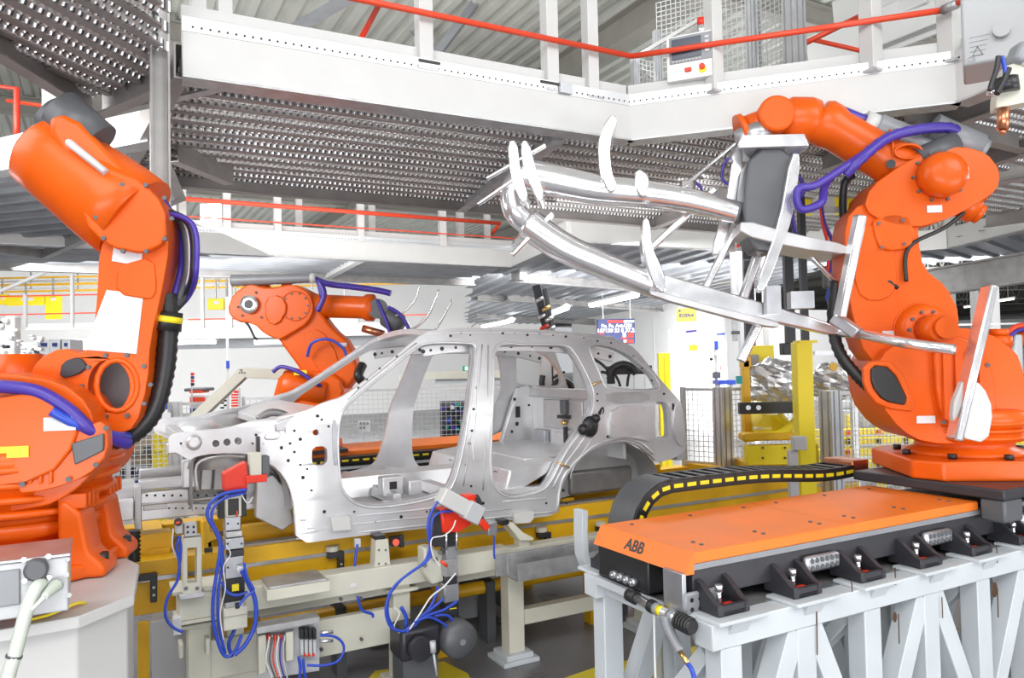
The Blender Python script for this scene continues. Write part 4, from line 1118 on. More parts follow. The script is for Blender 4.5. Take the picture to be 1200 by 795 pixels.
random.seed(3)
H = MB()
spots = [(520,391),(528,394),(540,390),(551,393),(575,389),(589,391),(603,390),(618,393),(632,391),(648,393),(663,395),(684,396),(700,400),(716,402),(742,418),(752,432),(764,446),(778,462),
 (345,505),(352,515),(333,500),(340,520),(345,530),(338,540),(352,545),(360,550),(330,525),(377,492),(372,488),(385,500),(355,560),(365,575),(380,600),(415,600),(440,612),(470,606),(500,600),(520,606),(560,600),(640,590),
 (562,430),(559,455),(555,480),(553,505),(550,520),(546,545),(552,570),(548,580),(566,590),(420,455),(445,432),(465,418),(430,445),(212,520),(232,515),(300,510),(296,520),(310,520),(735,462),(750,466),(727,496),(745,500),(756,498),
 (660,575),(664,590),(690,505),(700,470),(712,512),(789,480),(794,500),(796,515),(700,462),(722,462)]
for x, y in spots:
    r_ = random.choice((.008, .010, .013)); H.cyl(on_side(x, y, -.0035), on_side(x, y, .006), r_, n=10)
o = part('punched_hole', H, 'black', car); o['kind'] = 'stuff'
side_plate([(787,472),(790,474),(791,482),(788,481)], -.006, .01, 'black', 'slot', .002); side_plate([(788,490),(792,492),(794,506),(790,505)], -.006, .01, 'black', 'slot', .002)
side_plate([(702,480),(707,476),(708,484),(703,488)], -.006, .01, 'black', 'slot', .002)
# black plug at the wheel arch, yellow tabs
p = on_side(690, 500, -.02)
part('plug', MB().sphere(p, .085, 10, 8, (1, .5, 1.1)).sphere(p+Vector((-.08, -.01, -.02)), .05, 8, 6).sphere(p+Vector((.05, -.02, .07)), .04, 8, 6), 'black', car)
for (x0, y0), (x1, y1) in (((693,451),(703,447)), ((652,542),(666,548))):
    part('locating_pin', MB().cyl(on_side(x0, y0, -.02), on_side(x1, y1, -.02), .008), 'brass', car)
# roof: front header, bows, rear header
def cross(pxa, pya, w_, h_, m='body', name='roof_bow', crown=.04, dz=0):
    u, z = cs(pxa, pya); z += dz; v0_, v1_ = Vs(u, z)+.03, (2*V0+VW)-Vs(u, z)-.03
    pts = [Vector((u, v0_+(v1_-v0_)*t, z+crown*math.sin(PI*t))) for t in [k/8 for k in range(9)]]
    mb = MB()
    prof = [(-w_/2,-h_/2),(w_/2,-h_/2),(w_/2,h_/2),(-w_/2,h_/2)]
    mb.sweep(pts, prof, nrm=(0,0,1))
    return part(name, mb, m, car, bevel=.006)
cross(512, 391, .14, .05, name='front_header'); cross(578, 390, .10, .03); cross(640, 392, .08, .03); cross(712, 398, .16, .06, name='rear_header')
cross(786, 470, .10, .07, 'body_dull', 'rear_belt', 0); cross(800, 530, .10, .16, 'body_dull', 'rear_crossmember', 0)
for mir in (False, True):
    P = []
    for x, y in ((500,404),(530,400),(580,398),(640,399),(690,404),(725,412)):
        u, z = cs(x, y); v = Vs(u, z)+.10; z -= .055
        P.append(Vector((u, (2*V0+VW)-v if mir else v, z)))
    mb = MB().sweep(catmull(P, 4), [(-.045,-.02),(.045,-.02),(.045,.02),(-.045,.02)])
    o = part('cant_rail', mb, 'body_dull' if mir else 'body', car, bevel=.006)
    H = MB()
    for k, p in enumerate(catmull(P, 5)):
        if k % 2 == 0:
            s_ = -1 if not mir else -1
            H.cyl(p+Vector((0,-.024,0)), p+Vector((0,-.018,0)), .012 if k % 4 else .018, n=10)
    q = part('punched_hole', H, 'black', o); q['kind'] = 'stuff'
# cowl, bulkhead and dash beam
uc, zc = cs(390, 478); uf, zf = cs(330, 492)
vi0, vi1 = V0+.06, V0+VW-.06
part('cowl', MB().prism([(uf-.05, zf-.02),(uf+.08, zf+.03),(uc-.02, zc+.0),(uc, zc-.05),(uf+.1, zf-.08),(uf-.05, zf-.08)], vi0, vi1), 'body', car, bevel=.01)
part('bulkhead', MB().prism([(uf+.0, zf-.05),(uf+.05, zf-.05),(uf+.25, 1.45),(uf+.45, 1.30),(uf+.42, 1.26),(uf+.2, 1.42)], vi0, vi1), 'body_dull', car, bevel=.008)
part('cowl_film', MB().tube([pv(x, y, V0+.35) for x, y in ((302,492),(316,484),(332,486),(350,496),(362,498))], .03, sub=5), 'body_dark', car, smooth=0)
# floor pan with tunnel and sills
u0, _ = cs(385, 590); u1, _ = cs(652, 560); zf_ = 1.29
vm = V0+VW/2
pan = [(V0+.06, zf_-.13),(V0+.06, zf_+.05),(V0+.16, zf_+.05),(V0+.17, zf_),(vm-.2, zf_-.01),(vm-.14, zf_+.16),(vm+.14, zf_+.16),(vm+.2, zf_-.01),(V0+VW-.17, zf_),(V0+VW-.16, zf_+.05),(V0+VW-.06, zf_+.05),(V0+VW-.06, zf_-.13)]
mb = MB(); low = [(y, z-.02) for y, z in pan[::-1]]
mb.prism(pan+[(y, z) for y, z in [(V0+VW-.09, zf_-.13),(V0+VW-.2, zf_-.04),(vm+.2,zf_-.04),(vm+.12,zf_+.12),(vm-.12,zf_+.12),(vm-.2,zf_-.04),(V0+.2,zf_-.04),(V0+.09,zf_-.13)]], u0-.1, u1, 'yz')
part('floor_pan', mb, 'body', car, bevel=.006)
for du_, w_ in ((.55, .08), (1.0, .10), (1.5, .08)):
    for s0_, s1_ in ((V0+.2, vm-.22), (vm+.22, V0+VW-.2)):
        part('seat_crossmember', MB().prism([(u0+du_, zf_),(u0+du_+.02, zf_+.09),(u0+du_+w_, zf_+.09),(u0+du_+w_+.02, zf_)], s0_, s1_), 'body', car, bevel=.008)
part('seat_bracket', MB().cbox((u0+.62, V0+.42, zf_+.12), (.18, .12, .16)).cbox((u0+.8, V0+.42, zf_+.1), (.12, .2, .12)), 'body', car, bevel=.012)
p = Vector((u0+.62, V0+.355, zf_+.13)); part('slot', MB().cbox(p, (.06, .01, .06)), 'black', car)
# rear seat pan and kick-up
ur, _ = cs(590, 560)
part('seat_pan', MB().prism([(ur+.05, zf_),(ur+.12, zf_+.2),(ur+.45, zf_+.24),(ur+.62, zf_+.25),(ur+.62, zf_+.20),(ur+.15, zf_+.0)], V0+.1, V0+VW-.1), 'body', car, bevel=.012)
for k in range(4): part('slot', MB().cbox((ur+.115, V0+.35+.32*k, zf_+.14), (.02, .07, .05)), 'black', car)
# rear bulkhead seen through the rear door
ub = pv(622, 490, 7.3).x
zb0, zb1 = zf_+.2, pu(650, 455, ub).z
hs = [[(6.30, 1.95),(6.45, 1.95),(6.45, 2.03),(6.30, 2.03)]]
part('rear_bulkhead', MB().prism([(5.62, zb0),(7.32, zb0),(7.32, zb1+.02),(7.05, zb1-.02),(5.9, zb1-.02),(5.75, zb1),(5.62, zb1)], ub, ub+.03, 'yz'), 'body', car, bevel=.004)
part('bulkhead_rail', MB().box((ub-.05, 5.65, zb1-.10), (ub+.02, 7.3, zb1-.0)), 'body_dull', car, bevel=.012)
part('bulkhead_panel', MB().box((ub-.018, 6.25, zb1-.42), (ub, 7.0, zb1-.12)), 'body_dull', car, bevel=.008)
part('bulkhead_panel', MB().box((ub-.018, 6.15, zb0+.02), (ub, 6.8, zb1-.45)), 'body', car, bevel=.008)
part('bracket', MB().box((ub-.07, 6.9, zb0+.02), (ub-.01, 7.12, zb0+.18)), 'steel', car, bevel=.01)
q = pu(661, 484, ub-.05)
part('latch', MB().cbox(q+Vector((0,0,.06)), (.05, .09, .14)), 'dark_grey', car, bevel=.008)
part('latch', MB().cbox(q+Vector((0,0,-.04)), (.07, .16, .035)), 'black', car)
part('latch_pin', MB().cyl(q+Vector((-.03,0,-.10)), q+Vector((.02,0,-.10)), .025), 'brass', car)
part('latch', MB().cbox(q+Vector((0,-.02,-.22)), (.03, .04, .16)), 'black', car)
for px, py in ((586,491),(640,497),(615,520)):
    pass
part('inner_wheelhouse', MB().lathe([(.0,0),(.36,0),(.42,.05),(.42,.35)], (ub+.35, V0+VW-.42, zf_+.05), (0,1,0), 32), 'body', car)
# far inner quarter with slots
for px, py, a_, b_ in ((607, 483, .05, .12), (603, 468, .03, .03), (606, 497, .03, .04), (620, 475, .02, .02), (600, 506, .02, .03)):
    q = pv(px, py, V0+VW-.20); part('slot', MB().cbox(q, (a_, .01, b_)), 'black', car)
qa = [pv(x, y, V0+VW-.17) for x, y in ((606,455),(618,452),(632,470),(634,500),(628,528),(598,540),(590,540),(586,520),(598,480))]
part('inner_quarter', MB().prism([(p.x, p.z) for p in qa], V0+VW-.19, V0+VW-.12), 'body', car, bevel=.01)
# wheelhouses
def wheelhouse(pts, v0_, v1_, m, name):
    mb = MB(); P = catmull([Vector((cs(a, b)[0], 0, cs(a, b)[1])) for a, b in pts], 4)
    th = .012; n = len(P); vs = []
    for p in P: vs += [Vector((p.x, v0_, p.z)), Vector((p.x, v1_, p.z))]
    fs = [[2*i, 2*i+1, 2*i+3, 2*i+2] for i in range(n-1)]
    mb.add(vs, fs, True)
    c = Vector((sum(p.x for p in P)/n, v1_, min(p.z for p in P)))
    mb.prism([(p.x, p.z) for p in P], v1_, v1_+.02)
    return part(name, mb, m, car)
wheelhouse([(654,598),(659,567),(681,539),(711,521),(737,520),(761,534),(772,548),(774,566)], V0+.04, V0+.34, 'body_dull', 'rear_wheelhouse')
ur2, _ = cs(640, 560)
part('load_floor', MB().box((ur2, V0+.36, zf_+.2), (cs(795, 530)[0], V0+VW-.1, zf_+.25)), 'body', car, bevel=.01)
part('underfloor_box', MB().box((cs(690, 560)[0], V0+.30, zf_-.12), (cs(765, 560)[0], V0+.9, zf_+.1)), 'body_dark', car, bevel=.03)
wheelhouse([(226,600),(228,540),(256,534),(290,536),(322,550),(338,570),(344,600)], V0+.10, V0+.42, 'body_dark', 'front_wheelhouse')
part('liner_flange', MB().tube([Vector((cs(a, b)[0], V0+.12, cs(a, b)[1])) for a, b in ((232,576),(231,545),(258,535),(288,536))], .012, sub=4), 'body', car)
for k in range(3):
    a = pv(243+k*15, 545, V0+.40); b = pv(241+k*15, 575, V0+.40); part('liner_rib', MB().bar(a, b, .08, .02, up=(0,1,0)), 'body_dull', car, bevel=.01)
part('liner_panel', MB().prism([tuple(pv(x, y, V0+.36)[i] for i in (0, 2)) for x, y in ((300,560),(320,556),(336,575),(344,612),(330,622),(298,606))], V0+.34, V0+.38), 'body', car, bevel=.01)
# front rails
def fbox(px0, px1, py0, py1, v, t, m='body', name='front_rail', bev=.008, slope=0):
    a, b = pv(px0, py0, v), pv(px1, py0, v); c = pv(px0, py1, v); e_ = pv(px1, py1, v)
    z1, z0 = (a.z+b.z)/2, (c.z+e_.z)/2
    return part(name, MB().box((a.x, v, z0), (b.x, v+t, z1)), m, car, bevel=bev)
VR = V0+.42
fbox(163, 300, 572, 604, VR, .10, 'body'); fbox(163, 300, 584, 587, VR-.01, .02, 'body_dull', 'rail_seam'); 
fbox(163, 262, 560, 571, VR+.02, .12, 'body_dull', 'upper_rail'); fbox(158, 166, 571, 622, VR-.05, .22, 'body_dull', 'end_flange')
fbox(117, 157, 588, 612, VR-.02, .14, 'body', 'crash_box'); fbox(128, 160, 572, 588, VR+.1, .5, 'body_dull', 'bumper_mount')
fbox(163, 226, 548, 560, VR+.3, .06, 'body_dull', 'radiator_support')
a = pv(160, 560, VR+.1); part('bumper_beam', MB().box((a.x-.42, VR+.05, a.z-.18), (a.x-.32, VR+1.0, a.z-.03)), 'body_dull', car, bevel=.02)
fbox(168, 196, 590, 598, VR-.004, .01, 'body_dull', 'rail_pressing')
H = MB()
for i in range(11):
    q = pv(172+i*10, 581, VR-.003); H.cyl(q, q+Vector((0,.006,0)), .009, n=8)
    q = pv(174+i*8, 596, VR-.003); H.cyl(q, q+Vector((0,.006,0)), .007, n=8)
o = part('punched_hole', H, 'black', car); o['kind'] = 'stuff'
# struts between apron and rails
fbox(214, 230, 540, 572, VR-.1, .12, 'body', 'strut_panel'); fbox(196, 214, 520, 532, V0+.12, .1, 'body', 'apron_nose')
q = pv(227, 519, V0+.06)
part('apron_ring', MB().lathe([(.02,0),(.05,0),(.05,-.025),(.025,-.03)], q, (0,1,0), 20), 'body', car)
# engine bay top clutter: strut towers, dark fold
for v_ in (V0+.35, V0+VW-.35):
    q = pv(262, 505, v_); part('strut_tower', MB().lathe([(.22, -.25), (.18, -.05), (.10, .0), (.06, .0)], (cs(262, 505)[0], v_, cs(262, 505)[1]-.02), (0,0,1), 24), 'body', car)
q0 = cs(215, 512); part('front_panel', MB().box((q0[0], V0+.15, q0[1]-.1), (q0[0]+.08, V0+VW-.15, q0[1]-.02)), 'body_dull', car, bevel=.01)
# ================================================================== orange covered robot track (near)
def bx(a, b): return MB().box(a, b)
V_a, V_b, ZT = 2.80, 3.56, 1.47
U_0, U_1, U_2 = 2.485, 4.80, 7.4
tk = thing('robot_track', 'long raised robot track with flat orange covers in the right foreground', 'robot track', (2.485, 3.1, 1.2))
for a, b in ((U_0, 3.62), (3.622, U_1), (5.98, U_2)):
    c = bx((a, V_a, ZT-.055), (b, V_b, ZT))
    o = part('cover_plate', c, 'orange_plate', tk, bevel=.006)
    for du in (.14, .5*(b-a), b-a-.14):
        for v in (V_a+.1, V_a+.16, V_b-.1):
            part('screw', MB().cyl((a+du, v, ZT), (a+du, v, ZT+.006), .011, n=10), 'dark_grey', o)
mb = MB(); mb.add([(U_0, V_a, ZT), (U_0, V_b, ZT), (U_0-.055, V_b, ZT-.10), (U_0-.055, V_a, ZT-.10), (U_0, V_a, ZT-.10), (U_0, V_b, ZT-.10)],
                  [(0,1,2,3),(0,3,4),(1,5,2),(3,2,5,4),(0,4,5,1)])
cap = part('end_cover', mb, 'orange_plate', tk)
t_ = text_part('ABB', cap, (0,0,0), .085, 'black', name='lettering', depth=.0015, bold=.0022)
nrm = Vector((-.10, 0, .055)).normalized(); upv = Vector((.055, 0, .10)).normalized(); xv = upv.cross(nrm)
ct_ = Vector((U_0-.0275, 3.22, ZT-.052))+nrm*.001
# letters lie on the sloped end cover
mw = Matrix(((xv.x, upv.x, nrm.x, 0), (xv.y, upv.y, nrm.y, 0), (xv.z, upv.z, nrm.z, 0), (0,0,0,1)))
t_.matrix_local = Matrix.Translation(ct_-ORG[cap.name]) @ mw
part('grey_strip', bx((U_0-.01, V_a+.005, ZT-.085), (U_2, V_a+.06, ZT-.056)), 'mid_grey', tk)
part('rail_beam', bx((U_0+.0, V_a+.012, 1.25), (U_2, V_a+.13, ZT-.085)), 'black_metal', tk, bevel=.005)
part('rail_beam', bx((U_0+.0, V_b-.14, 1.25), (U_2, V_b-.02, ZT-.06)), 'black_metal', tk, bevel=.005)
part('cross_tray', bx((U_0+.02, V_a+.13, 1.36), (U_2, V_b-.14, ZT-.06)), 'dark_grey', tk)
ep = part('end_plate', bx((U_0-.075, V_a-.0, 1.16), (U_0-.05, V_a+.14, ZT-.09)), 'steel', tk, bevel=.003)
h_ = part('drilled_flange', bx((U_0-.07, V_a-.012, 1.18), (U_0+.14, V_a+.012, 1.29)), 'mid_grey', tk, bevel=.02)
for i in range(3):
    for j in range(2): part('drilled_hole', MB().cyl((U_0-.03+i*.05, V_a-.014, 1.21+j*.045), (U_0-.03+i*.05, V_a-.005, 1.21+j*.045), .011, n=10), 'black', h_)
jb = part('junction_box', bx((U_0-.04, V_b-.46, 1.2), (U_0+.22, V_b-.02, 1.385)), 'black', tk, bevel=.01)
for k in range(4): part('connector', MB().cyl((U_0-.075, V_b-.36+k*.055, 1.245), (U_0-.04, V_b-.36+k*.055, 1.245), .02, n=14).cyl((U_0-.085, V_b-.36+k*.055, 1.245), (U_0-.04, V_b-.36+k*.055, 1.245), .009, n=8), 'steel', jb)
bk = None
for i, u in enumerate((2.50, 3.00, 3.50, 4.0, 4.49, 4.98, 5.48, 5.98)):
    for v0_, s_ in ((2.66, 1), (3.70, -1)):
        f = MB().prism([(v0_, 1.20), (v0_+.20*s_, 1.20), (v0_+.20*s_, 1.36), (v0_+.12*s_, 1.33), (v0_+.03*s_, 1.26), (v0_, 1.25)], u, u+.03, 'yz')
        f.prism([(v0_, 1.20), (v0_+.20*s_, 1.20), (v0_+.20*s_, 1.36), (v0_+.12*s_, 1.33), (v0_+.03*s_, 1.26), (v0_, 1.25)], u+.17, u+.20, 'yz')
        f.box((u+.03, v0_, 1.20), (u+.17, v0_+.2*s_, 1.225)); f.box((u+.03, v0_, 1.20), (u+.17, v0_+.02*s_, 1.25))
        o = part('mounting_bracket', f, 'black_metal', tk, bevel=.004)
        if s_ > 0:
            part('jack_bolt', MB().cyl((u+.08, v0_+.08, 1.22), (u+.08, v0_+.08, 1.30), .012).cyl((u+.08, v0_+.08, 1.29), (u+.08, v0_+.08, 1.32), .02, n=6), 'chrome', o)
            part('red_mark', bx((u+.10, v0_+.02, 1.225), (u+.15, v0_+.08, 1.232)), 'red', o)
for u in (3.22, 4.22, 5.22):
    o = part('terminal_block', bx((u, V_a-.035, 1.27), (u+.26, V_a+.01, 1.35)), 'steel', tk, bevel=.02)
    for i in range(6):
        for j in range(2): part('socket', MB().cyl((u+.035+i*.038, V_a-.04, 1.292+j*.036), (u+.035+i*.038, V_a-.03, 1.292+j*.036), .013, n=10), 'dark_grey', o)
# carriage
cg_ = part('carriage', bx((4.76, 2.62, 1.50), (6.05, 3.66, 1.565)), 'black_metal', tk, bevel=.01)
part('carriage_shoe', bx((4.78, 2.63, 1.36), (4.98, 2.78, 1.5)), 'dark_grey', cg_, bevel=.015)
part('carriage_bracket', MB().sweep([(5.6,2.7,1.565),(5.62,2.7,1.75),(5.75,2.7,1.86),(5.85,2.7,1.86)], [(-.01,-.08),(.01,-.08),(.01,.08),(-.01,.08)], nrm=(0,1,0)), 'steel', cg_)

# ---- truss stand under the track
ts = thing('truss_stand', 'pale grey welded truss stand carrying the orange covered track', 'stand', (3.5, 3.1, 0))
LEGS = [2.50+.5*i for i in range(9)]
for v in (2.70, 3.62):
    part('top_chord', bx((2.44, v-.06, 1.06), (6.6, v+.06, 1.18)), 'truss', ts, bevel=.006)
    part('bottom_chord', bx((2.44, v-.06, .0), (6.6, v+.06, .12)), 'truss', ts, bevel=.006)
    for i, u in enumerate(LEGS):
        part('leg', bx((u-.065+.06, v-.055, .12), (u+.065+.06, v+.055, 1.06)), 'truss', ts, bevel=.006)
        if i % 2 == 1:
            for s_ in (-1, 1):
                part('diagonal', MB().bar((u+.06+.06*s_, v+.008, 1.05), (u+.06+.47*s_, v+.008, .16), .115, .115, up=(0,1,0)), 'truss', ts, bevel=.005)
        # sloped seat plate under each bracket
    for i in range(8):
        u = LEGS[i]
        w0 = v-.10 if v < 3 else v-.06
        part('seat_plate', MB().prism([(u-.05, w0), (u+.26, w0), (u+.26, w0+.2), (u-.05, w0+.2)], 1.18, 1.198, 'xy'), 'truss', ts, bevel=.003)
        if v < 3:
            part('gusset', MB().prism([(v-.09, 1.18), (v-.05, 1.10), (v-.05, 1.18)], u+.04, u+.16, 'yz'), 'truss', ts)
for u in LEGS[::2]:
    part('cross_chord', bx((u+.0, 2.76, 1.07), (u+.11, 3.56, 1.17)), 'truss', ts, bevel=.005)
    part('cross_chord', bx((u+.0, 2.76, .0), (u+.11, 3.56, .11)), 'truss', ts, bevel=.005)
part('end_apron', bx((2.43, 2.76, 1.15), (2.46, 3.56, 1.19)), 'truss', ts)
part('diagonal', MB().bar((2.56, 2.78, 1.0), (2.56, 3.52, .14), .08, .10, up=(1,0,0)), 'truss', ts, bevel=.005)
for u in LEGS[2::2]: part('diagonal', MB().bar((u+.06, 2.78, 1.0), (u+.06, 3.52, .14), .07, .09, up=(1,0,0)), 'truss', ts, bevel=.005)
part('top_sheet', bx((2.48, 2.76, 1.165), (6.6, 3.56, 1.178)), 'galv', ts)
# oil runs with a shape of their own
for px, y0, y1, w_ in ((957, 702, 768, 1.2), (998, 681, 694, 1), (1049, 666, 686, 1.4), (1053, 720, 755, 1.2), (1104, 700, 725, 1), (1168, 640, 660, 1.2), (1169, 690, 724, 1.6)):
    a, b = pv(px, y0, 2.636), pv(px+1, y1, 2.636)
    part('oil_run', MB().bar((a.x, 2.637, a.z), (b.x, 2.637, b.z), .005*w_, .003, up=(0,1,0)), 'rust', ts)
a = pv(1167, 692, 2.63); part('oil_stain', MB().sphere((a.x, 2.637, a.z), .03, 10, 8, (1, .05, 1.5)), 'rust', ts)
a = pv(1050, 724, 2.63); part('oil_stain', MB().sphere((a.x, 2.637, a.z), .018, 10, 8, (1, .05, 1.6)), 'rust', ts)

# ---- pneumatic tool clipped on the stand's end
at = thing('air_gun', 'black and silver air gun with hanging grip and blue hose on the stand end', 'air tool', (2.40, 3.1, 1.0))
a, b = pu(737, 697, 2.38), pu(812, 736, 2.38)
L = b-a
part('barrel', MB().cyl(a+L*.1, a+L*.84, .024), 'chrome', at)
for k, (s0, s1, r_, m_) in enumerate(((0, .13, .034, 'black'), (.36, .42, .033, 'black'), (.44, .48, .030, 'mid_grey'), (.66, .72, .031, 'mid_grey'), (.78, 1.0, .032, 'black'))):
    part('collar', MB().cyl(a+L*s0, a+L*s1, r_), m_, at)
part('label_band', MB().cyl(a+L*.49, a+L*.56, .0246), 'bright_yellow', at)
for k in range(5):
    c_ = a+L*(.80+.04*k); part('coil', MB().tube([c_+Vector((.036*math.cos(t_), 0, .036*math.sin(t_))) for t_ in [j*PI/4 for j in range(8)]], .007, sub=2, closed=True), 'black', at)
g0, g1 = pu(780, 722, 2.36), pu(797, 764, 2.36)
part('grip', MB().tube([g0, g0+(g1-g0)*.4+Vector((0,.02,0)), g1], lambda t: .028-.008*t, sub=5, flat=1.2), 'mid_grey', at)
h1, h2 = pu(806, 778, 2.36), pu(814, 797, 2.36)
part('fitting', MB().cyl(g1, h1, .012), 'brass', at)
part('air_hose', MB().tube([h1, h2, h2+Vector((.0,-.03,-.25)), h2+Vector((.05,.1,-.85))], .011), 'blue', at)
part('cord', MB().tube([a+L*.42, a+L*.42+Vector((0,0,-.4)), a+L*.42+Vector((.03,-.02,-.8))], .006), 'white_cable', at)

# ---- energy chain beside the track
ch = thing('cable_carrier', 'black energy chain with yellow tabs curling behind the near orange track covers', 'cable carrier', (3.3, 3.85, 1.2))
pts = []
zt_ = 1.60; rr = .27; ub_ = 3.14
n1 = 17
for i in range(n1): pts.append((4.86-(4.86-ub_)*i/(n1-1), zt_-.06*math.exp(-((i-2)/5)**2)))
for i in range(1, 9): 
    a = PI/2+PI*i/9; pts.append((ub_+rr*math.cos(a), zt_-rr+rr*math.sin(a)))
for i in range(0, 16): pts.append((ub_+.105*i, zt_-2*rr))
v0_, v1_ = 3.72, 3.98
first = None
for i in range(len(pts)-1):
    a, b = Vector((pts[i][0], 0, pts[i][1])), Vector((pts[i+1][0], 0, pts[i+1][1]))
    t = (b-a).normalized(); n = Vector((-t.z, 0, t.x))
    mb = MB(); mb.bar(a+Vector((0,v0_+.012,0)), b+t*.012+Vector((0,v0_+.012,0)), .024, .085, up=n)
    mb.bar(a+Vector((0,v1_-.012,0)), b+t*.012+Vector((0,v1_-.012,0)), .024, .085, up=n)
    s = 1 if (n.z < 0 or abs(n.z) < .2) else 1
    mb.bar(a+t*.02+Vector((0,v0_,0))-n*.035, a+t*.02+Vector((0,v1_,0))-n*.035, .05, .012, up=n)
    mb.bar(a+t*.02+Vector((0,v0_,0))+n*.035, a+t*.02+Vector((0,v1_,0))+n*.035, .085, .012, up=n)
    o = part('chain_link', mb, 'black', ch, bevel=.003)
    part('yellow_tab', MB().bar(a+t*.02+Vector((0,v0_-.003,0)), b-t*.015+Vector((0,v0_-.003,0)), .006, .024, up=n), 'bright_yellow', o)
part('outer_band', MB().sweep([(ub_+(rr+.045)*math.cos(PI/2+PI*i/12), v0_+.13, zt_-rr+(rr+.045)*math.sin(PI/2+PI*i/12)) for i in range(13)], [(-.004,-.118),(.004,-.118),(.004,.118),(-.004,.118)], nrm=(0,1,0)), 'dark_grey', ch, smooth=40)
part('chain_end_bracket', bx((4.84, v0_, zt_-.07), (5.02, v1_, zt_+.02)), 'copper', ch, bevel=.01)
tr_ = thing('chain_trough', 'grey support trough on posts holding the near energy chain', 'cable trough', (4.0, 3.85, 0))
part('trough', bx((2.9, 3.70, 1.0), (5.8, 4.02, 1.02)), 'dark_grey', tr_)
for u in (3.1, 4.2, 5.3): part('post', bx((u, 3.82, 0), (u+.08, 3.90, 1.0)), 'cream', tr_)
for u in (3.4, 4.1, 4.8):
    part('cable_bracket', bx((u, 4.02, 1.2), (u+.5, 4.06, 1.26)), 'black_metal', tr_)

# ================================================================== yellow conveyor under the car
cv = thing('conveyor', 'long yellow twin beam conveyor carrying the car body', 'conveyor', (1.5, 5.9, 0))
for v in (5.76, 7.02):
    part('lower_beam', bx((.20, v, .74), (7.6, v+.16, .965)), 'yellow', cv, bevel=.006)
    part('upper_beam', bx((.18, v+.0, .985), (7.6, v+.18, 1.10)), 'yellow', cv, bevel=.006)
    part('wear_strip', bx((.2, v-.012, .962), (7.6, v+.05, .99)), 'steel', cv)
    for u in (.9, 2.4, 3.9, 5.4, 6.9): part('leg', bx((u, v+.02, 0), (u+.12, v+.14, .74)), 'yellow', cv, bevel=.006)
part('chain', bx((.9, 5.80, 1.10), (7.4, 5.90, 1.115)), 'brown_steel', cv)
for u in (.3, 3.70, 4.75, 6.2):
    part('cross_beam', bx((u, 5.92, 1.02), (u+.14, 7.05, 1.14)), 'yellow', cv, bevel=.006)
part('skid_beam', bx((.95, 6.02, 1.09), (5.6, 6.14, 1.20)), 'yellow', cv, bevel=.006)
part('skid_beam', bx((-.25, 5.95, 1.08), (.45, 6.12, 1.24)), 'yellow', cv, bevel=.006)
part('skid_beam', bx((.95, 6.82, 1.09), (5.6, 6.94, 1.20)), 'yellow', cv, bevel=.006)
for u in (1.3, 3.0, 4.6):
    for v in (6.02, 6.82): part('support_pin', MB().cyl((u, v+.06, 1.2), (u, v+.06, 1.30), .035), 'yellow', cv)
def ell(px, py, m='black_metal'):
    q = pv(px, py, 5.74)
    o = part('stop_bracket', MB().box((q.x-.06, 5.70, q.z-.02), (q.x+.06, 5.76, q.z+.02)).box((q.x+.02, 5.70, q.z-.17), (q.x+.06, 5.755, q.z+.02)), m, cv, bevel=.004)
    part('slot', MB().cyl((q.x+.04, 5.695, q.z-.07), (q.x+.04, 5.70, q.z-.07), .009, n=8).cyl((q.x+.04, 5.695, q.z-.12), (q.x+.04, 5.70, q.z-.12), .009, n=8), 'white', o)
    return q
for px, py in ((172, 676), (392, 650), (636, 627), (705, 620)): 
    q = ell(px, py)
    if px > 300: part('roller_pad', MB().cyl((q.x-.02, 5.73, q.z+.03), (q.x-.02, 5.73, q.z+.07), .05, n=20), 'cream', cv, bevel=.005)
part('access_cover', bx((.30, 5.70, .08), (.72, 5.74, .70)), 'grey_box', cv, bevel=.004)
part('access_cover', bx((.22, 5.72, .1), (.29, 5.76, .70)), 'yellow', cv)
part('bellows', MB().tube([pv(157, 622, 5.72), pv(157, 640, 5.72), pv(157, 658, 5.72)], .045, sub=8, rib=.3), 'black', cv)
# ochre rail in the depth
oc_ = thing('drive_shaft', 'ochre drive tube running low behind the cream frame', 'drive shaft', (2, 6.0, .4))
part('tube', MB().cyl((.8, 5.95, .46), (6.6, 5.95, .46), .055), 'yellow', oc_)
for u in (1.6, 2.9, 4.3): part('bearing', bx((u, 5.87, 0), (u+.08, 6.03, .52)), 'dark_grey', oc_)

# ================================================================== cream fixture frame in front
fr = thing('fixture_frame', 'cream steel frame on square legs carrying the clamps in front of the car sill', 'machine frame', (1.8, 5.45, 0))
part('top_beam', bx((.50, 5.36, .765), (2.86, 5.52, .925)), 'cream', fr, bevel=.006)
part('top_beam', bx((2.86, 5.40, .78), (4.4, 5.54, .90)), 'cream', fr, bevel=.006)
for u, w_ in ((.50, .14), (1.90, .13), (2.86, .14), (4.2, .14)):
    o = part('leg', bx((u, 5.40, .05), (u+w_, 5.40+w_, .765 if u > .6 else .78)), 'cream', fr, bevel=.006)
    part('foot_plate', bx((u-.09, 5.32, 0), (u+w_+.09, 5.62, .035)).box((u-.05, 5.35, .035), (u+w_+.05, 5.59, .075)), 'truss' if u > 2 else 'cream', o, bevel=.005)
    part('head_plate', bx((u-.05, 5.36, .715), (u+w_+.05, 5.56, .74)), 'cream', o, bevel=.003)
part('lower_rail', bx((.64, 5.42, .345), (1.92, 5.48, .60)), 'cream', fr, bevel=.004)
part('lower_rail', bx((.64, 5.45, .26), (1.1, 5.50, .36)), 'cream', fr, bevel=.004)
part('middle_rail', bx((.62, 5.50, .68), (2.9, 5.56, .73)), 'cream', fr)
part('lower_rail', bx((2.98, 5.42, .27), (4.25, 5.52, .39)), 'cream', fr, bevel=.005)
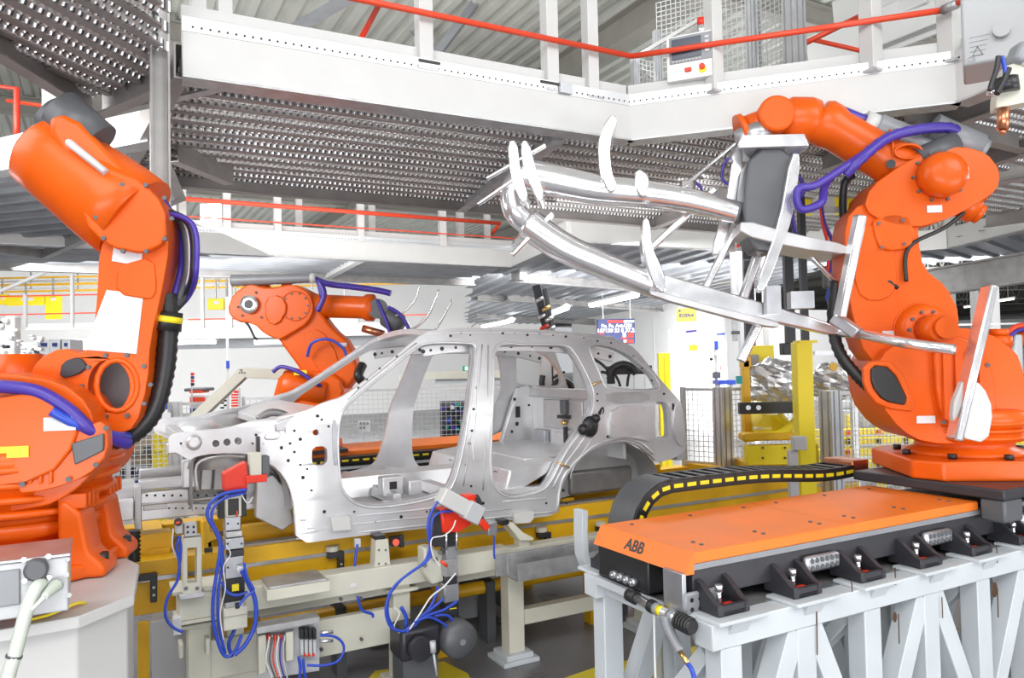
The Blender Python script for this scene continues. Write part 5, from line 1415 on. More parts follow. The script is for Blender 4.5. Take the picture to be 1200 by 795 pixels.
part('shelf_plate', bx((.98, 5.22, .93), (1.36, 5.5, .945)), 'galv', fr, bevel=.003)
part('shelf_plate', bx((.96, 5.20, .86), (1.38, 5.36, .93)), 'cream', fr, bevel=.004)
part('head_block', bx((.44, 5.28, .80), (.74, 5.52, .98)), 'cream', fr, bevel=.006)
part('head_block', bx((.42, 5.26, .78), (.76, 5.54, .80)).box((.40, 5.26, .97), (.76, 5.54, .995)), 'cream', fr, bevel=.003)
for px, py in ((400, 703), (424, 702), (377, 762), (424, 750)):
    q = pv(px, py, 5.35); part('bolt', MB().cyl(q+Vector((0,-.0,0)), q+Vector((0,.02,0)), .012), 'dark_grey', fr)
q = pv(414, 686, 5.352); part('label_plate', MB().cbox(q, (.05, .006, .03)), 'paper', fr)
# channel tray and curved strap
tr2 = thing('channel_tray', 'folded grey steel channel tray resting across the cream frame', 'tray', (3.1, 5.2, .8))
mb = MB(); pr = [(0, 0), (.16, 0), (.16, .17), (.15, .17), (.15, .01), (.01, .01), (.01, .13), (0, .13)]
mb.v = []; a, b = 2.66, 4.3
mb.prism([(5.06+x, .74+z) for x, z in pr], a+.1, b, 'yz'); part('channel', mb, 'galv', tr2)
part('back_plate', bx((a, 5.22, .76), (b, 5.235, .92)), 'galv', tr2)
st = thing('curved_strap', 'curved pale grey steel strap standing left of the orange track end', 'bracket', tuple(pv(685, 640, 4.2)))
part('strap', MB().sweep([pv(x, y, 4.1) for x, y in ((684,597),(684,625),(685,648),(690,662),(700,670),(715,672))], [(-.045,-.05),(.0,-.05),(.0,.05),(-.045,.05)], nrm=(0,1,0)), 'truss', st, bevel=.004)

# ================================================================== clamp units with hoses
def hosep(parent, pts, v, r=.009, m='blue', name='air_hose', dv=None):
    P = [pv(x, y, v+(dv[i] if dv else 0)) for i, (x, y) in enumerate(pts)]
    return part(name, MB().tube(P, r, n=8, sub=7), m, parent)
def pbox(parent, name, x0, x1, y0, y1, v, t, m, bev=.004, label=None):
    xm, ym = (x0+x1)/2, (y0+y1)/2
    a, b, c_, d_ = pv(x0, ym, v), pv(x1, ym, v), pv(xm, y0, v), pv(xm, y1, v)
    return part(name, MB().box((a.x, v, d_.z), (b.x, v+t, c_.z)), m, parent, label, bevel=bev)
VC = 5.14
c1 = thing('clamp_unit', 'tall clamp unit with red gusset and looping blue hoses at the front wheel arch', 'clamp', tuple(pv(275, 720, VC+.1)))
q = pv(275, 735, VC)
pbox(c1, 'base_bracket', 262, 290, 720, 738, VC+.02, .2, 'cream')
part('red_gusset', MB().prism([tuple(pv(x, y, VC)[i] for i in (0, 2)) for x, y in ((262,556),(289,542),(290,576),(263,576))], VC+.0, VC+.12), 'red', c1, bevel=.004)
pbox(c1, 'red_arm', 288, 313, 557, 566, VC-.03, .16, 'red')
pbox(c1, 'locator_block', 293, 307, 531, 558, VC-.03, .10, 'cream', .01)
pbox(c1, 'dark_slide', 256, 289, 575, 607, VC+.05, .08, 'black')
pbox(c1, 'dark_slide', 301, 305, 512, 531, VC+.02, .05, 'black_metal'); pbox(c1, 'dark_slide', 307, 316, 535, 560, VC, .1, 'dark_grey')
o = pbox(c1, 'sensor_frame', 265, 283, 582, 606, VC-.02, .07, 'cream'); pbox(o, 'sensor_window', 267.5, 280, 585, 604, VC-.03, .02, 'black')
pbox(o, 'indicator', 277, 279, 599, 606, VC-.04, .02, 'rail_red')
for y0, y1, x0, x1, m_ in ((606, 622, 264, 282, 'steel'), (623, 630, 265, 284, 'galv'), (631, 644, 264, 286, 'steel'), (645, 653, 268, 286, 'black_metal'), (653, 678, 264, 285, 'steel'), (678, 706, 263, 287, 'black'), (705, 712, 264, 286, 'galv')):
    o = pbox(c1, 'body_block', x0, x1, y0, y1, VC, .13, m_)
    if m_ == 'steel':
        for xx in (x0+3, x1-3): part('bolt', MB().cyl(pv(xx, (y0+y1)/2, VC-.004), pv(xx, (y0+y1)/2, VC+.01), .007, n=8), 'black', o)
pbox(c1, 'label_plate', 272, 280, 685, 693, VC-.004, .004, 'bright_yellow', 0)
hosep(c1, [(289,574),(262,579),(247,590),(243,605),(252,622),(258,640),(255,665),(250,700),(250,730),(258,760),(266,770),(276,762),(283,745)], VC-.06, .011)
hosep(c1, [(288,578),(264,584),(250,596),(249,612),(258,632),(261,660),(256,690),(256,730),(264,766)], VC-.04, .009)
hosep(c1, [(283,668),(292,686),(298,700),(300,715),(298,735),(288,755),(275,768)], VC-.08, .014)
hosep(c1, [(286,660),(290,678),(297,692),(288,700),(280,710)], VC-.1, .009); hosep(c1, [(260,682),(266,694),(278,698),(290,694)], VC-.06, .009)
hosep(c1, [(262,640),(259,655),(262,672)], VC-.05, .011); hosep(c1, [(266,715),(275,735),(268,755),(272,770)], VC+.1, .012)
hosep(c1, [(283,580),(290,590),(296,583)], VC-.05, .004, 'white_cable'); hosep(c1, [(265,640),(270,650),(262,665),(264,690),(258,720),(262,750)], VC-.07, .004, 'white_cable')
pbox(c1, 'fitting', 279, 290, 665, 671, VC-.08, .06, 'chrome', .003)
pbox(c1, 'fitting', 276, 281, 708, 714, VC-.08, .03, 'black', .003)
pbox(c1, 'lower_bracket', 262, 290, 712, 722, VC, .2, 'cream')
pbox(c1, 'post', 266, 286, 715, 745, VC+.16, .1, 'cream')
# cream window tower with valve heads
c2 = thing('clamp_tower', 'cream open window tower with small valve heads beside the yellow bracket', 'bracket', tuple(pv(225, 700, VC+.1)))
po = [tuple(pv(x, y, VC+.08)[i] for i in (0, 2)) for x, y in ((214,630),(236,628),(236,696),(214,698))]
ho = [tuple(pv(x, y, VC+.08)[i] for i in (0, 2)) for x, y in ((219,642),(230,641),(230,682),(219,683))]
part('tower', MB().prism(po, VC+.05, VC+.16, 'xz', [ho]), 'cream', c2, bevel=.005)
for x in (218, 231): part('bolt', MB().cyl(pv(x, 690, VC+.04), pv(x, 690, VC+.06), .012), 'dark_grey', c2)
pbox(c2, 'base_block', 210, 240, 696, 702, VC+.04, .2, 'galv')
o = pbox(c2, 'valve_head', 216, 231, 614, 629, VC+.04, .08, 'grey_box')
for i in range(2):
    for j in range(2): part('port', MB().cyl(pv(220+7*i, 618+6*j, VC+.03), pv(220+7*i, 618+6*j, VC+.05), .008, n=10), 'black', o)
pbox(c2, 'valve_head', 206, 214, 614, 626, VC+.04, .08, 'grey_box')
part('knob', MB().cyl(pv(209, 612, VC+.0), pv(209, 612, VC+.08), .025), 'black', c2); part('knob_tip', MB().cyl(pv(206, 614, VC-.02), pv(211, 612, VC-.02), .008), 'rail_red', c2)
hosep(c2, [(211,632),(207,640),(210,660),(208,680),(196,702),(194,722),(202,735),(214,741)], VC-.02, .009); hosep(c2, [(209,628),(212,640),(211,660)], VC-.0, .008); hosep(c2, [(203,620),(202,640),(208,655)], VC, .005, 'white_cable')
pbox(c2, 'junction', 203, 213, 725, 745, VC+.1, .08, 'grey_box')
c3 = thing('yellow_bracket', 'yellow curved bracket standing beside the tall clamp unit', 'bracket', tuple(pv(246, 650, VC+.3)))
part('bracket', MB().prism([tuple(pv(x, y, 5.5)[i] for i in (0, 2)) for x, y in ((236,609),(244,609),(245,622),(256,624),(256,630),(248,632),(249,649),(239,649),(237,630))], 5.45, 5.6), 'yellow', c3, bevel=.008)
part('slot', MB().cbox(pv(244, 645, 5.445), (.05, .01, .03)), 'black', c3)
# middle unit
VD = 5.12
c4 = thing('clamp_unit', 'angled clamp unit with white cylinder and red casting at the middle of the sill', 'clamp', tuple(pv(530, 720, VD+.1)))
a, b = pv(516, 580, VD-.05), pv(556, 602, VD-.05)
part('cylinder_body', MB().bar(a, b, .12, .12, up=(0,1,0)), 'white', c4, bevel=.01)
part('cylinder_head', MB().bar(b-(b-a)*.3, b+(b-a)*.12, .14, .14, up=(0,1,0)), 'grey_box', c4, bevel=.01)
part('red_casting', MB().prism([tuple(pv(x, y, VD)[i] for i in (0, 2)) for x, y in ((515,598),(528,595),(550,606),(552,614),(536,624),(518,625))], VD-.02, VD+.13), 'red', c4, bevel=.012)
part('black_side', MB().prism([tuple(pv(x, y, VD)[i] for i in (0, 2)) for x, y in ((511,600),(516,598),(522,640),(509,642),(508,612))], VD+.0, VD+.12), 'black_metal', c4, bevel=.005)
part('red_cap', MB().prism([tuple(pv(x, y, VD)[i] for i in (0, 2)) for x, y in ((540,580),(552,578),(556,584),(550,590),(541,586))], VD-.08, VD+.04), 'red', c4, bevel=.008)
part('clamp_arm', MB().tube([pv(x, y, VD-.06) for x, y in ((557,582),(561,590),(558,598),(564,610),(570,618))], .035, sub=5, flat=.7), 'black_metal', c4)
part('red_tip', MB().bar(pv(562, 610, VD-.09), pv(571, 620, VD-.09), .05, .05, up=(0,1,0)), 'red', c4, bevel=.006)
pbox(c4, 'clevis', 572, 583, 612, 628, VD-.05, .08, 'steel', .008)
for y0, y1, x0, x1, m_ in ((625, 642, 521, 537, 'black'), (640, 656, 523, 536, 'steel'), (656, 676, 522, 537, 'galv'), (676, 686, 524, 536, 'black_metal'), (685, 706, 521, 538, 'steel'), (706, 745, 523, 538, 'black')):
    pbox(c4, 'body_block', x0, x1, y0, y1, VD, .12, m_)
for x in (523, 535): part('guide_rod', MB().cyl(pv(x, 622, VD-.01), pv(x, 645, VD-.01), .008), 'chrome', c4)
pbox(c4, 'label_plate', 527, 535, 713, 722, VD-.004, .004, 'bright_yellow', 0)
part('cream_hub', MB().prism([tuple(pv(x, y, VD+.1)[i] for i in (0, 2)) for x, y in ((496,643),(506,641),(522,650),(522,680),(505,685),(496,670))], VD+.08, VD+.22), 'cream', c4, bevel=.012)
for x, y in ((505, 652), (498, 663), (511, 656), (516, 648)): part('bolt', MB().cyl(pv(x, y, VD+.05), pv(x, y, VD+.08), .016), 'dark_grey', c4)
hosep(c4, [(513,588),(505,602),(501,620),(505,645),(500,658),(480,672),(460,690),(452,715),(458,735),(472,740),(480,735)], VD-.08, .010)
hosep(c4, [(530,600),(515,601),(506,612),(504,640),(496,660),(470,680),(456,700),(455,722),(462,738)], VD-.06, .009)
hosep(c4, [(513,688),(508,705),(498,720),(482,738),(474,748)], VD-.04, .012); hosep(c4, [(520,702),(508,712),(490,726),(476,742)], VD-.08, .010)
hosep(c4, [(536,705),(520,715),(500,722),(485,730)], VD-.1, .010); hosep(c4, [(470,712),(476,725),(474,745)], VD, .014)
hosep(c4, [(490,727),(505,724),(522,733),(525,737)], VD-.12, .009); hosep(c4, [(510,722),(525,722),(536,735)], VD-.1, .009)
hosep(c4, [(534,610),(530,620),(520,628),(506,632),(507,650),(516,665)], VD-.1, .005, 'white_cable'); hosep(c4, [(534,672),(520,688),(505,700),(492,720),(480,738)], VD-.1, .006, 'white_cable')
hosep(c4, [(579,628),(579,650),(580,655)], VD, .008); hosep(c4, [(462,712),(468,720),(462,735),(472,745)], VD-.05, .005, 'white_cable')
part('sensor', MB().cyl(pv(517, 658, VD-.05), pv(524, 664, VD-.05), .012), 'rail_red', c4)
pbox(c4, 'post', 524, 536, 700, 720, VD+.14, .14, 'cream')
part('fitting', MB().cyl(pv(526, 738, VD-.12), pv(532, 732, VD-.12), .022), 'brass', c4)
# pedestals and rests
def rest(name, label, px0, px1, y0, y1, v, m='cream'):
    t = thing(name, label, 'rest', tuple(pv((px0+px1)/2, y1, v)))
    a, b, c_, d_ = pv(px0, y1, v), pv(px1, y1, v), pv(px0+2, y0, v), pv(px1-3, y0, v)
    part('body', MB().prism([(a.x, a.z), (b.x, b.z), (d_.x, d_.z), (c_.x, c_.z)], v, v+.12), m, t, bevel=.005)
    for i in range(2):
        for j in range(2): part('bolt', MB().cyl(pv(px0+5+8*i, y1-5-16*j, v-.006), pv(px0+5+8*i, y1-5-16*j, v+.01), .009, n=8), 'dark_grey', t)
    return t
r1 = rest('support_rest', 'small tapered cream rest on the cream beam left of the middle clamp', 439, 458, 632, 666, 5.40)
pbox(r1, 'pad', 440, 452, 628, 633, 5.40, .12, 'black'); pbox(r1, 'base_plate', 436, 462, 665, 669, 5.38, .16, 'cream')
r2 = thing('support_rest', 'cream angled rest under the sill right of the middle clamp', 'rest', tuple(pv(612, 650, 5.4)))
part('head', MB().prism([tuple(pv(x, y, 5.4)[i] for i in (0, 2)) for x, y in ((592,613),(600,612),(612,624),(624,630),(624,633),(607,633),(604,628))], 5.38, 5.52), 'cream', r2, bevel=.005)
pbox(r2, 'column', 609, 621, 632, 650, 5.42, .1, 'cream'); pbox(r2, 'base_plate', 604, 628, 648, 652, 5.38, .18, 'galv'); pbox(r2, 'pad', 588, 597, 610, 616, 5.38, .12, 'black')
sb = thing('sensor_bracket', 'black sensor with an orange knob on a bracket left of the middle clamp', 'sensor', tuple(pv(465, 648, 5.5)))
pbox(sb, 'body', 459, 470, 630, 640, 5.5, .06, 'black'); part('knob', MB().cyl(pv(464, 636, 5.47), pv(464, 636, 5.5), .026), 'rail_red', sb)
pbox(sb, 'stem', 451, 456, 650, 668, 5.5, .05, 'black_metal'); pbox(sb, 'stem', 469, 474, 628, 642, 5.5, .05, 'black_metal')
sb2 = thing('air_hose', 'short blue hose with a white fitting under the front of the sill', 'hose', tuple(pv(417, 672, 5.36)))
hosep(sb2, [(419,638),(417,650),(415,672)], 5.5, .010, name='tube'); pbox(sb2, 'fitting', 416, 423, 632, 642, 5.5, .04, 'grey_box')
sb3 = thing('air_hose', 'blue hose hanging under the cream beam beside its second leg', 'hose', tuple(pv(425, 700, 5.36)))
hosep(sb3, [(419,699),(424,715),(436,720),(437,724)], 5.34, .010, name='tube')
# shaded hardware under the car
# electric motor with fan cowl
mo = thing('drive_motor', 'dark grey electric motor with round fan cowl low under the middle clamp', 'motor', tuple(pv(520, 770, 5.0)))
c_ = pv(541, 752, 4.95)
part('fan_cowl', MB().lathe([(.0, -.02), (.03, -.02), (.11, 0), (.132, .02), (.135, .12), (.125, .14)], c_, (0,1,0), 40), 'dark_grey', mo)
part('cowl_centre', MB().cyl(c_+Vector((0,-.026,0)), c_+Vector((0,-.015,0)), .022), 'steel', mo)
part('motor_body', MB().cyl(c_+Vector((0,.14,0)), c_+Vector((0,.42,0)), .115), 'dark_grey', mo)
for k in range(14):
    a_ = 2*PI*k/14; n_ = Vector((math.cos(a_), 0, math.sin(a_)))
    part('cooling_fin', MB().bar(c_+n_*.12+Vector((0,.15,0)), c_+n_*.12+Vector((0,.40,0)), .006, .025, up=n_), 'dark_grey', mo)
part('gearbox', bx((c_.x-.42, c_.y+.08, c_.z-.10), (c_.x-.12, c_.y+.34, c_.z+.12)), 'black_metal', mo, bevel=.03)
part('gearbox_flange', MB().cyl((c_.x-.30, c_.y+.08, c_.z), (c_.x-.30, c_.y-.0, c_.z), .085), 'black_metal', mo)
part('terminal_box', bx((c_.x-.14, c_.y+.16, c_.z+.10), (c_.x+.06, c_.y+.32, c_.z+.18)), 'black_metal', mo, bevel=.01)
part('mount', bx((c_.x-.40, c_.y+.1, 0), (c_.x-.14, c_.y+.32, c_.z-.08)), 'dark_grey', mo)
part('cable_gland', MB().cyl(pv(507, 752, 4.85), pv(508, 765, 4.85), .02).cyl(pv(508, 765, 4.85), pv(512, 792, 4.85), .008), 'grey_box', mo)
# valve terminal on the lower rail
VV = 5.10
vt = thing('valve_terminal', 'grey valve terminal box with many wires bolted on the cream lower rail', 'valve terminal', tuple(pv(340, 790, VV)))
part('back_plate', MB().prism([tuple(pv(x, y, VV+.1)[i] for i in (0, 2)) for x, y in ((300,740),(374,724),(374,786),(302,797))], VV+.09, VV+.11), 'grey_box', vt, bevel=.003)
part('hood', MB().prism([tuple(pv(x, y, VV)[i] for i in (0, 2)) for x, y in ((300,735),(374,722),(374,729),(300,743))], VV-.02, VV+.1), 'galv', vt, bevel=.003)
pbox(vt, 'module', 303, 312, 745, 790, VV+.03, .06, 'cream'); pbox(vt, 'module', 335, 344, 741, 775, VV+.03, .06, 'cream')
for i in range(4): pbox(vt, 'valve', 352+i*5, 356+i*5, 738, 769, VV+.03, .06, 'grey_box'); pbox(vt, 'coil', 352+i*5, 356+i*5, 738, 750, VV+.0, .06, 'black')
for i in range(3): pbox(vt, 'plug', 356+i*5, 359+i*5, 767, 770, VV+.02, .05, 'red')
for i in range(6):
    x = 314+i*3.6
    m_ = ('white_cable', 'dark_grey', 'rail_red', 'white_cable', 'violet', 'grey_box')[i]
    hosep(vt, [(x+2, 747),(x, 758),(x-2+i*.5, 775),(x+4, 792),(x+6, 800)], VV-.02-.01*(i % 2), .005, m_, 'wire')
    pbox(vt, 'plug', x, x+3, 745, 752, VV+.02, .05, 'steel' if i % 2 else 'rail_red')
hosep(vt, [(375,745),(390,746),(400,752),(403,762),(396,775),(380,780),(360,780)], VV-.02, .009); hosep(vt, [(355,772),(357,790),(362,805)], VV-.03, .010); hosep(vt, [(350,770),(352,785),(350,802)], VV-.03, .010)
for y in (742, 752): part('coupling', MB().cyl(pv(375, y, VV), pv(390, y-1, VV), .012), 'chrome', vt)
# small junctions beside the left leg
jn = thing('junction_module', 'small cream terminal module on the left leg of the cream frame', 'terminal', tuple(pv(208, 765, 5.3)))
pbox(jn, 'body', 210, 215, 755, 772, 5.35, .1, 'cream'); pbox(jn, 'body', 241, 246, 749, 768, 5.3, .08, 'cream')
# dark machinery filling under the conveyor
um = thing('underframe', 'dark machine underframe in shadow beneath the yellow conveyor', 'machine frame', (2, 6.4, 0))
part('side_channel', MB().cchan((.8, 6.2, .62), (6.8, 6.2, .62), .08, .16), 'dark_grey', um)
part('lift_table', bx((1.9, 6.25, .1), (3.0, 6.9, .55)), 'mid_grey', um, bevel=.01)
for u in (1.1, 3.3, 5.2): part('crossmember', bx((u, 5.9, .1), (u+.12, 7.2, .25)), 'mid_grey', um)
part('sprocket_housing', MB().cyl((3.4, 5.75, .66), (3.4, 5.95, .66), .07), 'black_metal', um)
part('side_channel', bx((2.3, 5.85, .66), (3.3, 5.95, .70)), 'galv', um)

# ================================================================== left robot's stand and its connection box
ZS = bL.z-.02
sd = thing('robot_stand', 'broad white pedestal with a sloping many sided top plate under the left orange arm', 'stand', (-.5, 4.2, 0))
tp = [pz(x, y, ZS) for x, y in ((-60,748),(92,722),(157,696),(163,661),(120,640),(60,622),(-70,625))]
part('top_plate', MB().prism([(p.x, p.y) for p in tp], ZS-.05, ZS-.003, 'xy'), 'white', sd, bevel=.005)
cxy = Vector((sum(p.x for p in tp)/7, sum(p.y for p in tp)/7))
part('body', MB().prism([tuple(cxy+(Vector((p.x, p.y))-cxy)*.93) for p in tp], 0, ZS-.05, 'xy'), 'white', sd, bevel=.01)
q = pz(118, 705, ZS-.05); part('gusset', MB().bar(q+Vector((0,.03,-.0)), q+Vector((-.05,.05,-.28)), .012, .07), 'white', sd)
part('earth_cable', MB().tube([pz(30, 728, ZS+.0), pz(60, 720, ZS+.012), pz(88, 708, ZS+.02), pz(100, 707, ZS+.0)], .006), 'bright_yellow', sd)
eb = thing('connection_box', 'grey metal connection box with plugs in front of the left arm', 'electrical box', (-.6, 3.3, ZS))
q1, q2 = pv(80, 652, 3.36), pv(80, 716, 3.36)
VB = 3.36; zb_, zt2 = q2.z, q1.z
part('housing', bx((q1.x-1.0, VB, zb_), (q1.x, VB+.30, zt2)), 'grey_box', eb, bevel=.006)
part('top_lid', bx((q1.x-1.0, VB-.008, zt2), (q1.x+.008, VB+.30, zt2+.012)), 'steel', eb, bevel=.003)
a, b = pv(-20, 686, VB), pv(25, 700, VB)
part('panel_door', bx((a.x, VB-.010, pv(12, 710, VB).z), (pv(24, 690, VB).x, VB, pv(12, 668, VB).z)), 'mid_grey', eb, bevel=.006)
c_ = pv(43, 666, VB)
pl = part('round_plug', MB().cyl(c_+Vector((0,-.05,0)), c_, .042, n=10), 'dark_grey', eb, bevel=.01)
for k in range(4): part('screw', MB().cyl(c_+Vector((.055*math.cos(k*PI/2+.8), -.012, .055*math.sin(k*PI/2+.8))), c_+Vector((.055*math.cos(k*PI/2+.8), 0, .055*math.sin(k*PI/2+.8))), .009), 'chrome', pl)
for px, py in ((81, 656), (83, 698), (58, 682), (80, 674)):
    part('screw', MB().cyl(pv(px-2, py, VB-.006), pv(px-2, py, VB), .009), 'chrome', eb)
part('yellow_sticker', bx((q1.x+.0005, VB+.02, (zb_+zt2)/2), (q1.x+.002, VB+.05, zt2-.04)), 'bright_yellow', eb)
g1_, g2_ = pv(66, 686, VB-.02), pv(52, 700, VB-.1)
part('cable_boot', MB().tube([g1_, (g1_+g2_)/2, g2_], lambda t: .026-.014*t, sub=4), 'conduit', eb)
part('thin_cable', MB().tube([g2_, pv(40, 712, VB-.1), pv(30, 722, VB-.06)], .007), 'white_cable', eb)
part('conduit', MB().tube([pv(48, 684, VB-.03), pv(42, 690, VB-.06), pv(33, 710, VB-.08), pv(26, 735, VB-.10), pv(18, 765, VB-.12), pv(8, 800, VB-.14), pv(2, 840, VB-.15)], .024, sub=8, rib=.03), 'conduit', eb)
part('cable_tie', MB().cyl(pv(17, 768, VB-.12), pv(16, 771, VB-.12), .027), 'dark_grey', eb)
# yellow floor paint
fy = [pz(x, y, 0) for x, y in ((425,803),(440,787),(520,776),(548,790),(556,803))]
solo('floor_marking', MB().prism([(p.x, p.y) for p in fy], .001, .004, 'xy'), 'floor_yellow', kind='structure')
fy = [pz(x, y, 0) for x, y in ((640,803),(700,782),(830,755),(830,775),(745,800))]
solo('floor_marking', MB().prism([(p.x, p.y) for p in fy], .001, .004, 'xy'), 'floor_yellow', kind='structure')
# ================================================================== far track with its chain, behind the car
ft = thing('robot_track', 'orange covered robot track on the far side of the car with yellow tabbed chain', 'robot track', (2.0, 8.5, 0))
part('cover_plate', bx((1.3, 8.10, 1.42), (5.6, 8.9, 1.47)), 'orange_plate', ft, bevel=.006)
part('rail_beam', bx((1.3, 8.14, 1.18), (5.6, 8.24, 1.42)), 'black_metal', ft)
part('stand', bx((1.35, 8.2, 0), (5.5, 8.8, 1.18)), 'truss', ft)
part('carriage', bx((1.45, 8.05, 1.47), (2.35, 8.95, 1.50)), 'black_metal', ft)
fc = thing('cable_carrier', 'black energy chain with yellow tabs along the far track, seen through the door openings', 'cable carrier', (2.4, 8.0, 1.2))
part('chain_band', bx((1.4, 7.88, 1.36), (4.4, 8.02, 1.43)), 'black', fc)
for i in range(26): part('yellow_tab', bx((1.44+i*.113, 7.872, 1.385), (1.51+i*.113, 7.88, 1.405)), 'bright_yellow', fc)
part('bracket', bx((1.05, 7.86, 1.33), (1.4, 8.02, 1.45)), 'copper', fc, bevel=.01)
part('support', bx((1.2, 7.9, 1.30), (4.4, 8.0, 1.33)).box((2.0, 7.92, 0), (2.06, 7.98, 1.3)).box((3.8, 7.92, 0), (3.86, 7.98, 1.3)), 'truss', fc)
# ================================================================== fences
def fence(label, pts, z0, z1, step=.055, ww=.008, pw=.05, mesh='wire', pm='alu', big=(), cat='fence', grp=None, base=0, mid=None):
    a = pts[0]; t = thing('mesh_fence', label, cat, (a[0], a[1], 0), grp)
    for i, p in enumerate(pts):
        w_ = .16 if i in big else pw
        alu_post(t, p, base, z1+.03, w_, pm)
    for p, q in zip(pts, pts[1:]):
        p, q = Vector((p[0], p[1], 0)), Vector((q[0], q[1], 0))
        part('wire_panel', grid_wires(MB(), p, q, z0, z1, step, ww), mesh, t)
        for z in (z0, z1)+((mid,) if mid else ()):
            part('panel_rail', MB().bar(p+Vector((0,0,z)), q+Vector((0,0,z)), .035, .035), pm, t)
    return t
def gp_(px, d): p = pd(px, 450, d); return (p.x, p.y)
fence('grey mesh fence with one broad grooved post right of the yellow post', [gp_(972, 7.9), gp_(1090, 8.3)], .3, 2.0, .05, .006, big=(0,), mid=1.1)
fence('grey mesh fence just behind the rear of the car', [gp_(800, 9.2), gp_(846, 8.9), gp_(975, 9.4)], .3, 2.02, .06, .007, big=(1,), mid=1.15)
fence('grey mesh fence at the right edge behind the robot turret', [gp_(1180, 8.8), gp_(1260, 8.4)], .3, 1.95, .05, .006)
fence('pale mesh fence far behind the car doors', [gp_(395, 12.2), gp_(466, 12.4), gp_(600, 12.6), gp_(660, 12.6)], .4, 1.98, .075, .006, mid=.8)
fence('white barred mesh fence between the left arm and the windscreen', [gp_(285, 12), gp_(352, 12.2)], .3, 1.9, .09, .009)
fence('grey mesh fence beside the left arm above the front rails', [gp_(118, 9.6), gp_(150, 9.4), gp_(205, 9.6), gp_(245, 9.8)], .3, 1.95, .06, .007, big=(2,))
dp = thing('rack', 'dark mesh cage of blue and green parts seen through the front door opening', 'rack', tuple(pd(540, 500, 12.9)), rot=0)
q0, q1 = W(*pd(517, 470, 12.9)), W(*pd(548, 526, 12.9))
def rbx(t, name, px0, px1, y0, y1, d, th, m, bev=0.0, label=None):
    """box facing the hall's front, set from photo measurements at distance d; thing has rot=0"""
    xm, ym = (px0+px1)/2, (y0+y1)/2
    a, b, c_, e_ = W(*pd(px0, ym, d)), W(*pd(px1, ym, d)), W(*pd(xm, y0, d)), W(*pd(xm, y1, d))
    l = t.location
    if e_.z < .95 and name in ('leg', 'post', 'pole', 'shaft', 'base', 'body', 'upright', 'pedestal', 'rod', 'stanchion', 'stand', 'bar', 'foot', 'sensor_post', 'mast'): e_.z = 0.0
    return part(name, MB().box((a.x-l.x, d-l.y, e_.z-l.z), (b.x-l.x, d+th-l.y, c_.z-l.z)), m, t, label, bevel=bev)
def rthing(name, label, cat, px, py, d, group=None, kind=None):
    return thing(name, label, cat, tuple(pd(px, py, d)), group, rot=0)
random.seed(11)
rbx(dp, 'back_panel', 516, 549, 470, 530, 13.1, .05, 'dark_grey')
for i in range(7): rbx(dp, 'shelf', 516, 549, 476+i*8, 477+i*8, 12.9, .2, 'dark_wire')
for i in range(22):
    x, y = random.uniform(517, 544), random.uniform(472, 522)
    rbx(dp, 'carton', x, x+random.uniform(2, 6), y, y+random.uniform(2, 5), 12.85, .1, random.choice(('blue', 'green', 'paper', 'black', 'violet', 'teal')))
# poster on the fence
ps_ = rthing('notice', 'white printed notice with line drawings on the pale fence inside the front door opening', 'notice', 427, 500, 12.1)
rbx(ps_, 'sheet', 420, 434, 493, 506, 12.1, .01, 'paper')
for i in range(5): rbx(ps_, 'drawing', 421.5+(i % 3)*4, 424+(i % 3)*4, 495+(i//3)*5, 498+(i//3)*5, 12.09, .008, 'mid_grey')
# exit sign
ex = rthing('exit_sign', 'green exit sign on the cream wall beam seen through the front door opening', 'sign', 547, 432, 14)
rbx(ex, 'panel', 542, 552, 429, 435, 14, .03, 'green', label='green panel with white pictogram'); rbx(ex, 'pictogram', 545, 548, 430, 434, 13.98, .02, 'led_white'); rbx(ex, 'panel', 554, 556, 429, 434, 14, .03, 'green')
# cream gantries in the depth
gn = rthing('gantry', 'cream portal frame crossing behind the door openings', 'gantry', 540, 500, 14.4)
rbx(gn, 'lintel', 478, 606, 435, 444, 14.4, .2, 'cream'); rbx(gn, 'lintel', 510, 606, 444, 449, 14.5, .1, 'truss'); rbx(gn, 'leg', 468, 478, 440, 580, 14.4, .2, 'cream'); rbx(gn, 'leg', 596, 606, 440, 560, 14.4, .2, 'cream')
g2 = rthing('gantry', 'bent cream steel beam rising behind the engine bay', 'gantry', 230, 490, 9.2)
a, b, c_ = [W(*pd(x, y, 9.2)) for x, y in ((228, 492), (286, 437), (350, 440))]; l = g2.location
part('slanted_beam', MB().bar(a-l, b-l, .13, .13), 'cream', g2, bevel=.008); part('level_beam', MB().bar(b-l, c_-l, .12, .12), 'cream', g2, bevel=.008)
part('leg', MB().bar(a-l, Vector((a.x, a.y, 0))-l, .12, .12), 'cream', g2)
for k in range(3): part('bolt', MB().cyl(b-l+Vector((-.03+.03*k,-.07,0)), b-l+Vector((-.03+.03*k,-.06,0)), .01), 'dark_grey', g2)
wp = rthing('white_post', 'square white post seen through the rear door opening', 'post', 642, 440, 8.9)
rbx(wp, 'shaft', 636, 647, 408, 620, 8.9, .12, 'white'); rbx(wp, 'dark_edge', 647, 648.5, 408, 470, 8.88, .1, 'black_metal')
